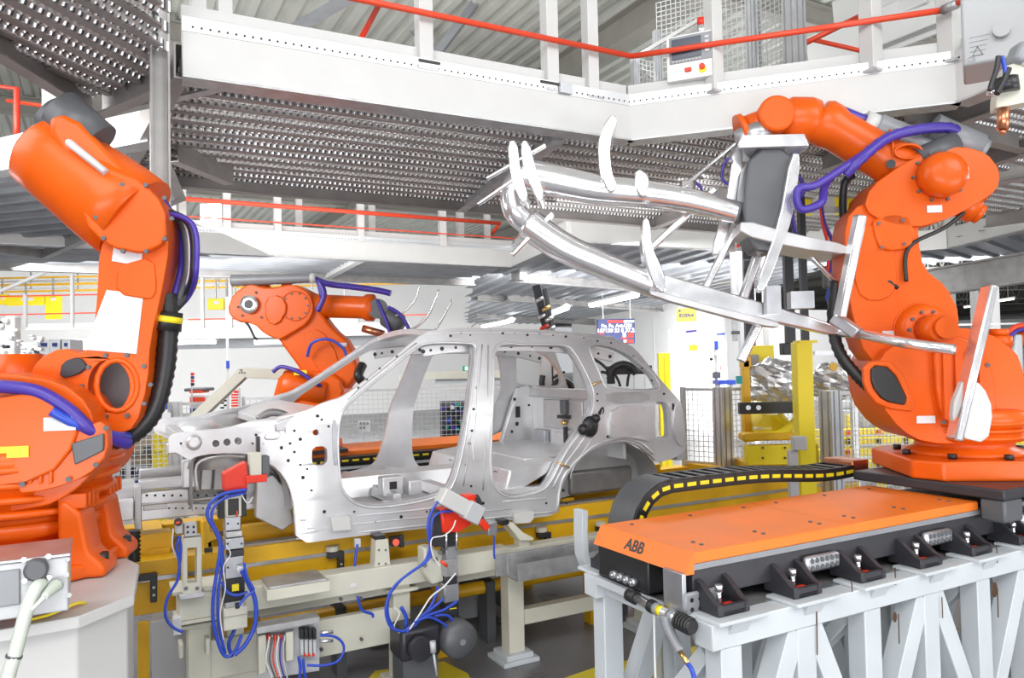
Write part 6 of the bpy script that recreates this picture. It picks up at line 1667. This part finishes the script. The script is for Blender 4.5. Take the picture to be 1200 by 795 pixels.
# black hose loops in the rear window
hl = rthing('hose_reel', 'black bracket with looping corrugated hoses seen through the rear side window', 'hose', 740, 440, 8.6)
l = hl.location
def rtube(t, pts, d, r, m, name='hose', rib=0, sub=6):
    L_ = t.location; return part(name, MB().tube([W(*pd(x, y, d))-L_ for x, y in pts], r, sub=sub, rib=rib), m, t)
rbx(hl, 'bracket', 711, 764, 429, 439, 8.6, .06, 'black'); 
rtube(hl, [(716,450),(716,436),(721,430),(730,427),(740,430),(746,438)], 8.55, .05, 'black', rib=.15, sub=8)
rtube(hl, [(694,420),(704,426),(712,434),(712,440)], 8.55, .018, 'black'); rtube(hl, [(704,436),(712,438),(716,446)], 8.55, .018, 'black')
rtube(hl, [(720,438),(724,445),(727,453)], 8.5, .015, 'black'); rtube(hl, [(738,436),(736,444),(735,453)], 8.5, .015, 'black')
for x in (744, 757): rbx(hl, 'rod', x, x+1, 439, 580, 8.6, .02, 'alu')
rbx(hl, 'label_plate', 742, 748, 434, 437, 8.58, .01, 'paper')
h2 = rthing('hose', 'pair of black hoses arching beside the white post in the rear door opening', 'hose', 655, 450, 8.7)
rtube(h2, [(648,456),(652,449),(660,446),(668,450),(670,456)], 8.7, .04, 'black', rib=.15, sub=8); rtube(h2, [(647,444),(655,439),(662,436)], 8.7, .015, 'black'); rtube(h2, [(636,456),(635,448),(636,440)], 8.7, .035, 'black'); rbx(h2, 'stanchion', 650, 653, 452, 620, 8.75, .05, 'dark_grey')
# ================================================================== wall signs on the centre wall
def wthing(name, label, cat, px0, px1, py0, py1, m, out=.03, off=.078):
    p, q, t, h, z0, z1 = wall_slab(px0, px1, py0, py1, out, off)
    o = thing(name, label, cat, tuple((p+q)/2))
    return o, part('panel', MB().bar(p, q, t, h), m, o), p, q, z0, z1
def wtext(o, px, py, h_px, s, m, bold=0.0, sp=1.0, name='lettering'):
    c, d = onwall(px); z = HC+ray(px, py).z*d
    size = h_px*d/FPX*1.35
    c = c+CWN*.14; c.z = z
    t = text_part(s, o, (0,0,0), size, m, name=name, depth=.004, bold=bold*size, spacing=sp)
    xv = CWT.copy(); 
    wx = W(*(c+xv)[:2])-W(*c[:2])
    if wx.x/1 < 0: xv = -xv
    n = CWN; mw = Matrix(((xv.x, 0, n.x, 0), (xv.y, 0, n.y, 0), (0, 1, 0, 0), (0,0,0,1)))
    # the wall is seen at a slant: letters run along it
    st_ = 1.0
    t.matrix_local = Matrix.Translation(c-ORG[o.name]) @ mw
    return t
# hanging display board, facing the line
bd = rthing('display_board', 'blue and red lit display board with white figures above the rear of the car', 'display board', 721, 390, 21.5)
D = 21.5
rbx(bd, 'case', 700, 744, 374, 403, D, .15, 'board_blue', .02)
rbx(bd, 'red_bar', 712, 730, 375.5, 378.5, D-.02, .02, 'led_red'); rbx(bd, 'red_bar', 702, 708, 390, 392, D-.02, .02, 'led_red')
rbx(bd, 'red_block', 736, 742.5, 390, 395.5, D-.02, .02, 'led_red'); rbx(bd, 'red_block', 734, 742.5, 398, 402, D-.02, .02, 'led_red'); rbx(bd, 'red_bar', 728, 735, 395.5, 397.5, D-.02, .02, 'led_red')
rbx(bd, 'digit_cell', 730, 733.5, 390, 395, D-.02, .02, 'led_white'); rbx(bd, 'digit_cell', 731, 734, 398.5, 401.5, D-.03, .02, 'led_white'); rbx(bd, 'digit_cell', 731, 743, 375.5, 378, D-.03, .02, 'led_white')
def rtext(t, px, py, hp, d, s, m, bold=.03, sp=1.0):
    c = W(*pd(px, py, d)); size = hp*d/FPX*1.35
    o = text_part(s, t, tuple(c-t.location), size, m, depth=.003, bold=bold*size, spacing=sp); return o
rtext(bd, 722.5, 382, 4.2, D-.03, 'Pu. Fe. Act.ORI', 'led_white', .02); rtext(bd, 721.5, 387.6, 4.6, D-.03, '167130 23 8 37.2', 'led_white', .03)
for x in (706, 738): rbx(bd, 'hanger', x, x+.7, 344, 374, D+.05, .03, 'alu')
ys = rthing('area_sign', 'small yellow sign with dark characters high on the white wall', 'sign', 805, 370, 20.4)
rbx(ys, 'panel', 793, 816, 361.5, 377, 20.4, .03, 'bright_yellow'); rtext(ys, 804.5, 370, 4.2, 20.37, '82205A', 'board_blue', .03); rbx(ys, 'outline', 799, 812, 365.3, 365.8, 20.38, .01, 'board_blue'); rbx(ys, 'outline', 798, 809, 374.8, 375.3, 20.38, .01, 'board_blue')
for x in (796, 812): rbx(ys, 'hanger', x, x+.5, 344, 361.5, 20.42, .02, 'alu')
part('round_mark', MB().cyl(W(*pd(796.5, 364.5, 20.38))-ys.location, W(*pd(796.5, 364.5, 20.36))-ys.location, .035), 'board_blue', ys)
def wallnote(lab, x0, x1, y0, y1, xt, m='paper', lines=4):
    p, q, t, h, z0, z1 = wall_slab(x0, x1, y0, y1, .03, .078)
    o = thing('notice', lab, 'notice', tuple((p+q)/2))
    part('sheet', MB().bar(p, q, t, h), m, o)
    if xt:
        p, q, t, h, z0, z1 = wall_slab(x0, x1, y0, y0+2, .01, .11); part('heading', MB().bar(p, q, t, h), xt, o)
    for k in range(lines):
        p, q, t, h, z0, z1 = wall_slab(x0+1.5, x1-2, y0+4+k*2.6, y0+4.8+k*2.6, .008, .11); part('text_line', MB().bar(p, q, t, h), 'grey_box', o)
wallnote('white notice sheet with a violet heading on the white wall', 808, 821, 387.5, 404, 'violet')
wallnote('pale bluish notice sheet on the white wall right of the thin pipe', 842, 854, 391, 404, 'blue')
wallnote('small yellow note stuck below the white notice sheet', 811, 820, 404.5, 411, None, 'bright_yellow', 0)
ydr = rthing('yellow_bollard', 'tall yellow square pillar against the white wall behind the car tailgate', 'pillar', 780, 540, 12.6)
rbx(ydr, 'shaft', 774, 787, 414, 560, 12.6, .16, 'bright_yellow', .01); rbx(ydr, 'seam', 780, 780.8, 414, 560, 12.59, .01, 'yellow'); rbx(ydr, 'grey_edge', 768, 772, 470, 560, 12.6, .08, 'alu')
pp = rthing('conduit_pole', 'thin grey pole with a blue band in front of the white wall', 'pole', 840, 460, 11.5)
rbx(pp, 'pole', 838.5, 841.5, 345, 560, 11.5, .04, 'alu'); rbx(pp, 'band', 838, 842, 400, 410, 11.48, .05, 'blue'); rbx(pp, 'clamp', 836, 844, 416, 418, 11.45, .1, 'galv'); rbx(pp, 'valve', 836.5, 844.5, 436, 444, 11.45, .1, 'dark_grey')
# bits on bench behind the fence right of the pole
bn = rthing('work_bench', 'blue edged bench with small fittings behind the fence right of the pole', 'bench', 850, 460, 11.2)
rbx(bn, 'top', 842, 862, 446, 451, 11.2, .5, 'blue'); rbx(bn, 'leg', 844, 846, 451, 560, 11.3, .05, 'alu'); rbx(bn, 'leg', 858, 860, 451, 560, 11.3, .05, 'alu')
fs_ = rthing('fire_fitting', 'white sensor head with black cap on the fence beside the pole', 'sensor', 833, 450, 11.2)
rbx(fs_, 'stem', 832, 835, 424, 452, 11.2, .05, 'paper'); part('cap', MB().sphere(W(*pd(833.5, 421, 11.2))-fs_.location, .028, 12, 8), 'black', fs_); rbx(fs_, 'red_tag', 843.5, 845, 425, 434, 11.2, .02, 'red')
# ================================================================== yellow handling machine at the right
ym = rthing('lifting_machine', 'yellow handling machine with black cross plate behind the car tail', 'machine', 920, 560, 8.4)
rbx(ym, 'back_column', 872, 880, 422, 508, 8.5, .12, 'yellow', .01); rbx(ym, 'head_plate', 880, 908, 405, 470, 8.9, .1, 'bright_yellow', .01)
rbx(ym, 'head_wing', 870, 880, 418, 430, 8.5, .12, 'yellow'); rbx(ym, 'dark_slot', 880, 890, 416, 466, 8.85, .05, 'brown_steel')
rbx(ym, 'black_plate', 867, 941, 471.5, 485, 8.0, .08, 'black', .005)
for x in (877, 889): part('bolt', MB().cyl(W(*pd(x, 478, 7.98))-ym.location, W(*pd(x, 478, 8.0))-ym.location, .025), 'steel', ym)
l = ym.location
part('cone', MB().prism([tuple((W(*pd(x, y, 8.4))-l)[i] for i in (0, 2)) for x, y in ((884,500),(896,487),(915,487),(925,505),(922,512),(884,510))], 0, .4), 'bright_yellow', ym, bevel=.01)
rtube(ym, [(872,514),(890,512),(915,508),(930,496),(936,490)], 8.2, .045, 'bright_yellow', 'arm_tube'); rtube(ym, [(912,486),(922,498),(924,510)], 8.3, .045, 'bright_yellow', 'arm_tube')
rbx(ym, 'front_arm', 871, 932, 508, 517, 8.1, .2, 'yellow', .02); rbx(ym, 'side_box', 876, 960, 522, 545, 8.1, .15, 'bright_yellow', .008); rbx(ym, 'roller', 884, 904, 501, 504, 8.0, .05, 'chrome')
rbx(ym, 'base', 880, 958, 544, 640, 8.3, .6, 'yellow', .01)
for x, y in ((894,525),(920,525),(894,537),(920,537)): part('bolt', MB().cyl(W(*pd(x, y, 8.08))-l, W(*pd(x, y, 8.1))-l, .012), 'black', ym)
yp = rthing('yellow_post', 'tall bright yellow square post in front of the wrapped silver part', 'post', 950, 560, 7.4)
rbx(yp, 'shaft', 938, 957, 401, 700, 7.4, .16, 'bright_yellow', .008); rbx(yp, 'sensor_box', 931, 946, 512, 528, 7.2, .1, 'grey_box', .006); rbx(yp, 'sensor_post', 928, 938, 528, 700, 7.25, .08, 'grey_box', .006)
rbx(yp, 'cap', 937, 958, 399, 402, 7.39, .18, 'bright_yellow')
tb = rthing('teal_switch', 'small teal switch on the yellow column', 'switch', 867, 445, 8.4); rbx(tb, 'body', 864, 870, 441, 450, 8.4, .06, 'teal', .004)
# wrapped metal parts
def crumple(label, px, py, d, sx, sy, sz, seed):
    t = rthing('wrapped_part', label, 'wrapped part', px, py, d)
    random.seed(seed); mb = MB(); mb.sphere((0,0,0), 1, 26, 18, (sx, sy, sz))
    for v in mb.v:
        n = math.sin(v.x*17+seed)*math.cos(v.z*23)+math.sin(v.y*31+v.x*13); k = 1+.13*n+random.uniform(-.05, .05); v.x *= k; v.z *= k; v.y *= k
    o = part('film', mb, 'wrap', t)
    for p in o.data.polygons: p.use_smooth = False
    return t
crumple('crumpled silver wrapped part hanging left of the yellow post', 905, 448, 8.6, .30, .18, .24, 2)
crumple('crumpled silver wrapped part with an orange knob right of the yellow post', 975, 448, 8.8, .30, .2, .20, 5)
kn = rthing('orange_knob', 'orange knob on the silver wrapped part right of the yellow post', 'knob', 976, 430, 8.62); part('disc', MB().cyl((0,0,0), (0,-.03,0), .045), 'yellow', kn)
sb_ = rthing('support_shelf', 'grey shelf under the wrapped parts behind the fence', 'shelf', 950, 420, 8.9); rbx(sb_, 'board', 955, 1010, 411, 416, 8.9, .3, 'alu'); rbx(sb_, 'board', 880, 1008, 461, 465, 8.9, .3, 'alu'); rbx(sb_, 'post', 1000, 1006, 400, 600, 9.1, .08, 'alu')
# black lift masts
for lab, x0, x1, y0, y1, d in (('dark lift mast hanging left of the yellow post', 920, 930, 235, 404, 8.9), ('dark lift mast hanging above the yellow post', 939, 946, 230, 400, 8.2), ('dark grey lift mast behind the gripper control box', 873, 884, 268, 420, 9.3)):
    t = rthing('lift_mast', lab, 'mast', x0, y1, d)
    rbx(t, 'bar', x0, x1, y0, y1, d, .08, 'black_metal')
    if x0 == 920: rbx(t, 'shoe', 918, 932, 402, 416, d-.03, .14, 'black', .01)
t = rthing('mast_frame', 'pale steel mast with a ladder cable tray behind the gripper arms', 'mast', 865, 450, 10.2)
rbx(t, 'bar', 868, 873, 250, 560, 10.2, .1, 'alu'); rbx(t, 'bar', 896, 900, 300, 420, 10.2, .1, 'white'); rbx(t, 'ladder', 857, 863, 262, 400, 10.1, .04, 'galv'); rbx(t, 'red_lamp', 864, 867, 286, 290, 10.0, .04, 'red'); rbx(t, 'lamp_box', 858, 867, 388, 392, 10, .05, 'dark_grey')
# yellow machinery behind the right fence
for k, (y0, y1) in enumerate(((503, 511), (513, 522), (526, 536), (540, 551))):
    t = rthing('conveyor_rail', ('topmost', 'second', 'third', 'lowest')[k]+' yellow conveyor rail seen through the fence right of the yellow post', 'conveyor rail', 1040, y1, 9.6)
    rbx(t, 'beam', 960, 1100+k*5, y0, y1, 9.6-.12*k, .15, 'bright_yellow', .006)
    rbx(t, 'strip', 985, 1095, y1-1.5, y1, 9.58-.12*k, .03, 'galv')
    for x in (994, 1030, 1062): rbx(t, 'bracket', x, x+2.5, y0+1, y1-1, 9.55-.12*k, .05, 'black' if k % 2 else 'red')
t = rthing('conveyor_support', 'yellow uprights of the conveyor behind the right fence', 'conveyor frame', 1000, 560, 9.9)
for x in (997, 1033, 1070, 1085): rbx(t, 'upright', x, x+6, 487, 640, 9.9, .12, 'bright_yellow')
t = rthing('mesh_bin', 'grey wire bins stacked behind the right fence', 'bin', 1020, 480, 10.4)
for y in (470, 480, 490): rbx(t, 'rack_bar', 960, 1060, y, y+2, 10.4, .3, 'alu')
for x in (962, 1056): rbx(t, 'post', x, x+2, 470, 620, 10.4, .3, 'alu')
for x in (990, 1010, 1030): rbx(t, 'pocket', x, x+9, 482, 500, 10.3, .2, 'grey_box')
t = rthing('conveyor_rail', 'yellow conveyor rail at the right edge beyond the robot base', 'conveyor rail', 1190, 520, 9.2); rbx(t, 'beam', 1172, 1240, 492, 506, 9.2, .15, 'bright_yellow'); rbx(t, 'beam', 1172, 1240, 512, 524, 9.1, .15, 'bright_yellow')
# robot far right
t = rthing('industrial_robot', 'small distant orange robot at the right edge behind the large turret', 'industrial robot', 1190, 460, 12)
rtube(t, [(1160,455),(1168,425),(1178,405),(1196,398),(1215,402)], 12, .13, 'orange', 'arm'); rtube(t, [(1178,398),(1190,384),(1215,380)], 11.9, .05, 'rail_red', 'hose'); rtube(t, [(1180,402),(1192,388),(1215,386)], 11.8, .03, 'violet', 'hose')
rbx(t, 'base', 1150, 1180, 450, 640, 12, .5, 'orange', .05); rbx(t, 'gripper', 1190, 1200, 392, 440, 11.8, .12, 'truss', .03)
# cables and cylinder near the robot's left side
t = rthing('hose_bundle', 'violet hoses with a black coupler hanging left of the right arm', 'hose', 972, 300, 7.0)
rtube(t, [(962,236),(966,262),(976,285),(974,310),(972,325)], 7, .018, 'violet'); rtube(t, [(961,236),(964,262),(971,290),(970,318)], 7, .015, 'red'); rbx(t, 'coupler', 967, 978, 318, 338, 7, .09, 'dark_grey', .02); rtube(t, [(972,338),(970,350),(975,360),(982,366)], 7, .018, 'blue')
t = rthing('yellow_sheet', 'yellow and white striped guard panel behind the right elbow', 'panel', 955, 235, 9.0)
rbx(t, 'panel', 934, 1000, 210, 252, 9.0, .03, 'bright_yellow'); rbx(t, 'white_stripe', 952, 978, 212, 252, 8.98, .02, 'white'); rbx(t, 'rail', 940, 990, 243, 250, 8.95, .06, 'chrome')
# ================================================================== clutter left behind the front rails
t = rthing('rack', 'grey shelving with blue and white cartons behind the front rails', 'rack', 195, 560, 11.2)
random.seed(5)
rbx(t, 'back_board', 152, 176, 510, 545, 11.3, .05, 'cardboard'); rbx(t, 'back_board', 136, 150, 528, 545, 11.35, .05, 'cardboard')
for y in (532, 545, 558, 570, 590): rbx(t, 'shelf', 130, 232, y, y+1.2, 11.2, .5, 'dark_grey')
for i in range(26):
    x, y = random.uniform(135, 222), random.choice((524, 537, 550, 562))
    rbx(t, 'carton', x, x+random.uniform(5, 12), y, y+8, 11.15+random.random()*.2, .2, random.choice(('paper', 'dark_grey', 'blue', 'grey_box', 'black', 'paper')))
t = rthing('yellow_stand', 'yellow small stand behind the fence left of the engine bay', 'stand', 186, 530, 10.6)
rtube(t, [(183,495),(186,505),(184,520),(186,530)], 10.6, .06, 'bright_yellow', 'post'); rbx(t, 'arm', 184, 197, 514, 518, 10.6, .08, 'bright_yellow'); rbx(t, 'foot', 178, 190, 522, 640, 10.6, .2, 'bright_yellow'); rtube(t, [(184,496),(192,502),(200,508)], 10.6, .015, 'bright_yellow', 'wire')
t = rthing('blue_notice', 'blue notice panel on the fence beside the left arm', 'notice', 192, 474, 9.3); rbx(t, 'sheet', 186, 196, 468, 480, 9.35, .01, 'blue'); rbx(t, 'sheet', 184, 200, 484, 510, 9.36, .01, 'paper')
t = rthing('signal_tower', 'thin signal tower with red and blue lamps on the fence', 'signal lamp', 225, 440, 11.6)
for k, m_ in enumerate(('red', 'board_blue', 'red', 'black')): rbx(t, 'lamp', 223.5, 226.5, 437+k*4, 440.5+k*4, 11.6, .04, m_)
rbx(t, 'pole', 224.6, 225.6, 452, 600, 11.6, .02, 'alu')
t = rthing('operator_console', 'console with black and orange cover behind the engine bay', 'machine', 235, 480, 11.8)
rbx(t, 'hood', 215, 240, 455, 459, 11.8, .4, 'dark_grey', .02); rbx(t, 'orange_strip', 222, 236, 458, 461, 11.75, .3, 'rail_red'); rbx(t, 'panel', 222, 242, 464, 485, 11.8, .1, 'paper'); rbx(t, 'text_block', 223, 240, 466, 474, 11.78, .02, 'rail_red'); rbx(t, 'text_block', 223, 232, 478, 484, 11.78, .02, 'board_blue'); rbx(t, 'body', 214, 244, 485, 640, 11.8, .4, 'grey_box')
t = rthing('red_ladder', 'narrow red and black tagged rack behind the windscreen base', 'rack', 272, 480, 12.4)
for k in range(8): rbx(t, 'tag', 271, 279, 462+k*3.2, 464+k*3.2, 12.4, .03, 'red'); rbx(t, 'tag', 258+(k % 2)*4, 262+(k % 2)*4, 466+k*2.8, 468+k*2.8, 12.4, .03, 'black')
rbx(t, 'post', 280, 281.5, 455, 600, 12.4, .03, 'alu'); rbx(t, 'header', 274, 279, 458, 461, 12.38, .03, 'red')
# ================================================================== gallery at the left back, white walls with lamps
gl = rthing('gallery', 'white walled gallery with thin railings along the left back wall', 'gallery', 200, 405, 19)
rbx(gl, 'fascia', -60, 480, 383, 398, 19.0, .2, 'white'); rbx(gl, 'soffit', -60, 500, 398, 409, 19.6, .3, 'mid_grey')
rbx(gl, 'parapet', 30, 420, 376, 384, 19.6, .1, 'wall')
for x in (27, 82, 235, 268, 335): rbx(gl, 'post', x, x+3.4, 322 if x != 27 else 345, 384, 18.9, .08, 'white')
for y, m_ in ((346, 'rail_red'), (367.5, 'rail_red')): rbx(gl, 'railing', -60, 140, y, y+1.6, 18.95, .03, m_)
rbx(gl, 'railing', 220, 500, 371, 372.5, 18.95, .03, 'rail_red')
a, b = W(*pd(-20, 350, 18.7)), W(*pd(54, 319, 18.7)); part('brace', MB().bar(a-gl.location, b-gl.location, .07, .07), 'white', gl)
t = gl
hp = rthing('hanging_pole', 'thin white pole with a blue band hanging before the back wall', 'pole', 266, 440, 12)
rbx(hp, 'pole', 265.3, 267.5, 327, 560, 12, .03, 'white'); rbx(hp, 'band', 265, 268, 423, 432, 11.98, .04, 'blue')
for k, (y0, m_, h_) in enumerate(((320, 'yellow', 1.8), (328, 'yellow', 2.4), (336, 'yellow', 2.0), (324, 'white', 2), (333, 'white', 2))):
    t = rthing('service_rail', ('upper yellow', 'middle yellow', 'lower yellow', 'upper white', 'lower white')[k]+' service rail running along the left back wall', 'rail', 100, y0, 21)
    rbx(t, 'rail', -60, 560, y0, y0+h_, 21+.15*k, .1, m_)
    if m_ == 'yellow':
        for i in range(9): rbx(t, 'hanger', -20+i*55, -19+i*55, y0-3, y0+h_+1, 20.95+.15*k, .05, 'galv')
yb_ = [('yellow crane trolley plate at the far left edge under the rails', -4, 8, 345, 357), ('large yellow crane plate left of the raised left arm', 7, 52, 346, 358), ('yellow hanging plate with a white tag left of the raised left arm', 53, 70, 346, 374), ('yellow plate between the left arm and the white hub', 243, 262, 350, 363), ('yellow block behind the white hub robot', 268, 282, 362, 378), ('yellow block at the right of the raised robot elbow', 395, 412, 368, 378)]
for lab, x0, x1, y0, y1 in yb_:
    t = rthing('crane_plate', lab, 'crane part', (x0+x1)/2, y1, 20.6); rbx(t, 'plate', x0, x1, y0, y1, 20.6, .12, 'bright_yellow', .01); rbx(t, 'hanger', (x0+x1)/2-.5, (x0+x1)/2+.5, 326, y0, 20.65, .05, 'galv'); rbx(t, 'tag', x0+(x1-x0)*.4, x0+(x1-x0)*.7, y0+3, y0+6.5, 20.58, .02, 'paper')
for lab, x0, x1, y in (('long fluorescent light under the gallery left of the raised arm', 88, 116, 400), ('long fluorescent light under the gallery right of the raised arm', 198, 251, 401.5), ('long fluorescent light under the gallery behind the middle robot', 298, 330, 401.5)):
    t = rthing('fluorescent_light', lab, 'light', (x0+x1)/2, y, 18.8); rbx(t, 'housing', x0-1, x1+1, y-3.4, y-2, 18.75, .2, 'white'); rbx(t, 'tube', x0, x1, y-2, y+2, 18.72, .12, 'lamp')
t = rthing('white_gripper', 'intricate white gripper with dark fittings at the left edge behind the arm', 'gripper', 15, 430, 7.2)
random.seed(21)
rbx(t, 'column', 5, 16, 370, 430, 7.3, .12, 'white', .02); rbx(t, 'beam', -30, 40, 418, 436, 7.2, .2, 'white', .05)
for i in range(34):
    x, y = random.uniform(-6, 44), random.uniform(370, 420)
    if x > 18 and y < 392: y += 22
    rbx(t, 'fitting', x, x+random.uniform(2, 7), y, y+random.uniform(2, 6), 7.1+random.random()*.3, .06, random.choice(('white', 'grey_box', 'white', 'black', 'cream', 'steel')), .006)
rbx(t, 'pedestal', 0, 22, 434, 660, 7.25, .2, 'white'); rtube(t, [(-10,412),(8,425),(20,434),(30,436)], 7.0, .02, 'violet')
t = rthing('grey_cabinet', 'grey machine cabinet row above the left arm base', 'cabinet', 60, 410, 9.5)
for x0, x1 in ((44, 58), (58, 70), (72, 82)): rbx(t, 'cabinet_door', x0, x1, 398, 416, 9.5, .3, 'grey_box', .01); rbx(t, 'window', x0+3, x1-4, 402, 406, 9.48, .02, 'board_blue')
rbx(t, 'base', 40, 86, 416, 560, 9.6, .3, 'grey_box')
# low orange robot part at far left
t = rthing('industrial_robot', 'orange robot forearm low at the left edge beneath the large turret hoses', 'industrial robot', 5, 445, 5.6); rbx(t, 'arm', -40, 24, 440, 458, 5.9, .3, 'orange', .05); rbx(t, 'pedestal', -40, -8, 456, 800, 5.95, .3, 'orange', .05); rbx(t, 'label_plate', 4, 16, 443, 449, 5.88, .01, 'paper')
# ================================================================== far right hall: columns, lights
for lab, x0, x1, y0, y1, d in (('slim white column in the far hall right of the large arm', 1118, 1122, 315, 420, 26), ('white column nearest the right edge in the far hall', 1164, 1173, 308, 420, 20), ('thin grey column in the far hall between two white ones', 1145, 1149, 312, 380, 24)):
    t = rthing('hall_column', lab, 'column', x0, y1, d); rbx(t, 'shaft', x0, x1, y0, 480, d, .3, 'white')
for k, (x0, y0, x1, y1, d) in enumerate(((1062, 326, 1094, 322, 30), (1068, 351, 1101, 345, 34), (1066, 346, 1078, 350, 32), (1162, 331, 1198, 327, 28), (1155, 355, 1188, 350, 36), (1070, 367, 1088, 365, 44), (1130, 360, 1148, 358, 46))):
    lab = ('highest strip light in the far hall beside the neck of the large arm', 'long strip light in the far hall right of the large arm', 'short slanted strip light beside the large arm', 'highest strip light near the right edge of the far hall', 'second strip light near the right edge of the far hall', 'lowest strip light behind the shoulder of the large arm', 'far strip light between the white hall columns')[k]
    t = rthing('strip_light', lab, 'light', x0, y0, d, 'strip lights of the far hall'); l = t.location
    a, b = W(*pd(x0, y0, d))-l, W(*pd(x1, y1, d))-l
    part('housing', MB().bar(a+Vector((0,0,.06)), b+Vector((0,0,.06)), .2, .06), 'white', t); part('tube', MB().cyl(a, b, .055, n=8), 'lamp', t)
    for f_ in (.2, .8):
        h0 = a+(b-a)*f_; part('hanger', MB().bar(h0, Vector((h0.x, h0.y, 8.5-t.location.z)), .02, .02), 'galv', t)
t = rthing('railing', 'thin grey railing across the far hall', 'railing', 1130, 380, 18); rbx(t, 'rail', 1080, 1240, 379, 381, 18, .05, 'alu'); rbx(t, 'rail', 1080, 1240, 386, 387, 18, .05, 'alu')
# bright white duct behind the upper railing
t = rthing('air_duct', 'large white duct high behind the crossing red rails', 'duct', 1050, 40, 10.5)
l = t.location
def q3_(x, y, d): return W(*pd(x, y, d))-l
for (x0, y0), (x1, y1), w_ in (((950, 70), (1100, 8), .5), ((955, 92), (1110, 30), .12), ((985, 30), (1090, -20), .6)):
    part('duct_run', MB().bar(q3_(x0, y0, 10.5), q3_(x1, y1, 9.5), w_*.6, w_), 'white', t, bevel=.02)
# control cabinet and weld gun, top right foreground
cb = thing('control_cabinet', 'large grey control cabinet hanging at the top right corner', 'control box', tuple(pd(1170, 60, 3.4)), rot=-.55)
l = cb.location; bxr = MB().box((-.14, 0, -.04), (.30, .30, .42))
part('housing', bxr, 'cabinet', cb, bevel=.012)
part('pressure_button', MB().cyl((.015, 0, .09), (.015, -.03, .09), .035), 'cabinet', cb)
for i in range(5): part('text_line', MB().box((-.11+.0, -.002, .085-.022*i), (-.03-.006*i, 0, .088-.022*i)), 'mid_grey', cb)
part('warning_mark', MB().tube([(-.10,-.002,.0),(-.06,-.002,.0),(-.08,-.002,.04)], .002, sub=0, closed=True), 'dark_grey', cb)
tx = text_part('CE', cb, (-.105, -.003, -.015), .03, 'mid_grey', depth=.0005)
part('hanger_arm', MB().box((.0, .1, .42), (.12, .2, 2.2)), 'truss', cb)
part('hinge_side', MB().box((.30, .02, -.03), (.32, .28, .40)), 'mid_grey', cb)
wg = thing('weld_gun', 'cream weld gun with copper electrode hanging at the right edge', 'weld gun', tuple(pd(1180, 120, 3.0)), rot=-.3)
l = wg.location
def wq(x, y, dd=3.0): 
    v = W(*pd(x, y, dd))-l; c, s_ = math.cos(.3), math.sin(.3); return Vector((v.x*c-v.y*s_, v.x*s_+v.y*c, v.z))
part('bracket', MB().prism([tuple(wq(x, y)[i] for i in (0, 2)) for x, y in ((1168,112),(1176,78),(1192,74),(1215,80),(1215,120),(1168,126))], 0, .08), 'cream', wg, bevel=.006)
part('support_arm', MB().bar(wq(1195, 80), wq(1290, -40), .07, .07), 'cream', wg, bevel=.01)
part('electrode', MB().cyl(wq(1176, 127), wq(1175, 152), .022).cyl(wq(1175, 152), wq(1175, 157), .012), 'copper', wg)
part('actuator', MB().cyl(wq(1178, 92), wq(1180, 108), .045), 'black', wg); part('motor', MB().bar(wq(1186, 62), wq(1215, 72), .09, .09), 'mid_grey', wg, bevel=.02)
for pts, m_, r_ in (([(1170,66),(1168,80),(1162,98),(1160,106)], 'black', .010), ([(1174,66),(1178,85),(1176,100)], 'blue', .008), ([(1168,110),(1176,95),(1182,80)], 'black', .012)):
    part('cable', MB().tube([wq(x, y, 2.95) for x, y in pts], r_), m_, wg)
part('fitting', MB().cyl(wq(1158, 107), wq(1166, 110), .014), 'chrome', wg)

# text objects become plain meshes
for n in TEXTS:
    if n in bpy.data.objects: to_mesh(bpy.data.objects[n])
GROUPS = {'industrial_robot': 'industrial robots of the hall', 'steel_platform': 'overhead steel platforms', 'mesh_fence': 'mesh fences around the cell', 'robot_track': 'orange covered robot tracks',
          'cable_carrier': 'energy chains beside the tracks', 'clamp_unit': 'clamp units in front of the sill', 'notice': 'notices on walls and fences', 'lift_mast': 'dark lift masts', 'crane_plate': 'yellow crane plates at the left back',
          'service_rail': 'service rails along the left back wall', 'conveyor_rail': 'yellow conveyor rails behind the right fence', 'fluorescent_light': 'fluorescent lights under the platforms', 'hall_column': 'columns of the far hall',
          'sprinkler_pipe': 'red pipes under the roof', 'wrapped_part': 'silver wrapped parts', 'mesh_guard': 'mesh guards on the platforms', 'support_rest': 'cream rests on the frame', 'rack': 'racks behind the fences', 'gantry': 'cream gantries', 'air_hose': 'blue hoses under the sill'}
import re as _re
for o in bpy.data.objects:
    if o.parent is None and 'category' in o and 'group' not in o:
        g = GROUPS.get(_re.sub(r'\.\d+$', '', o.name))
        if g: o['group'] = g
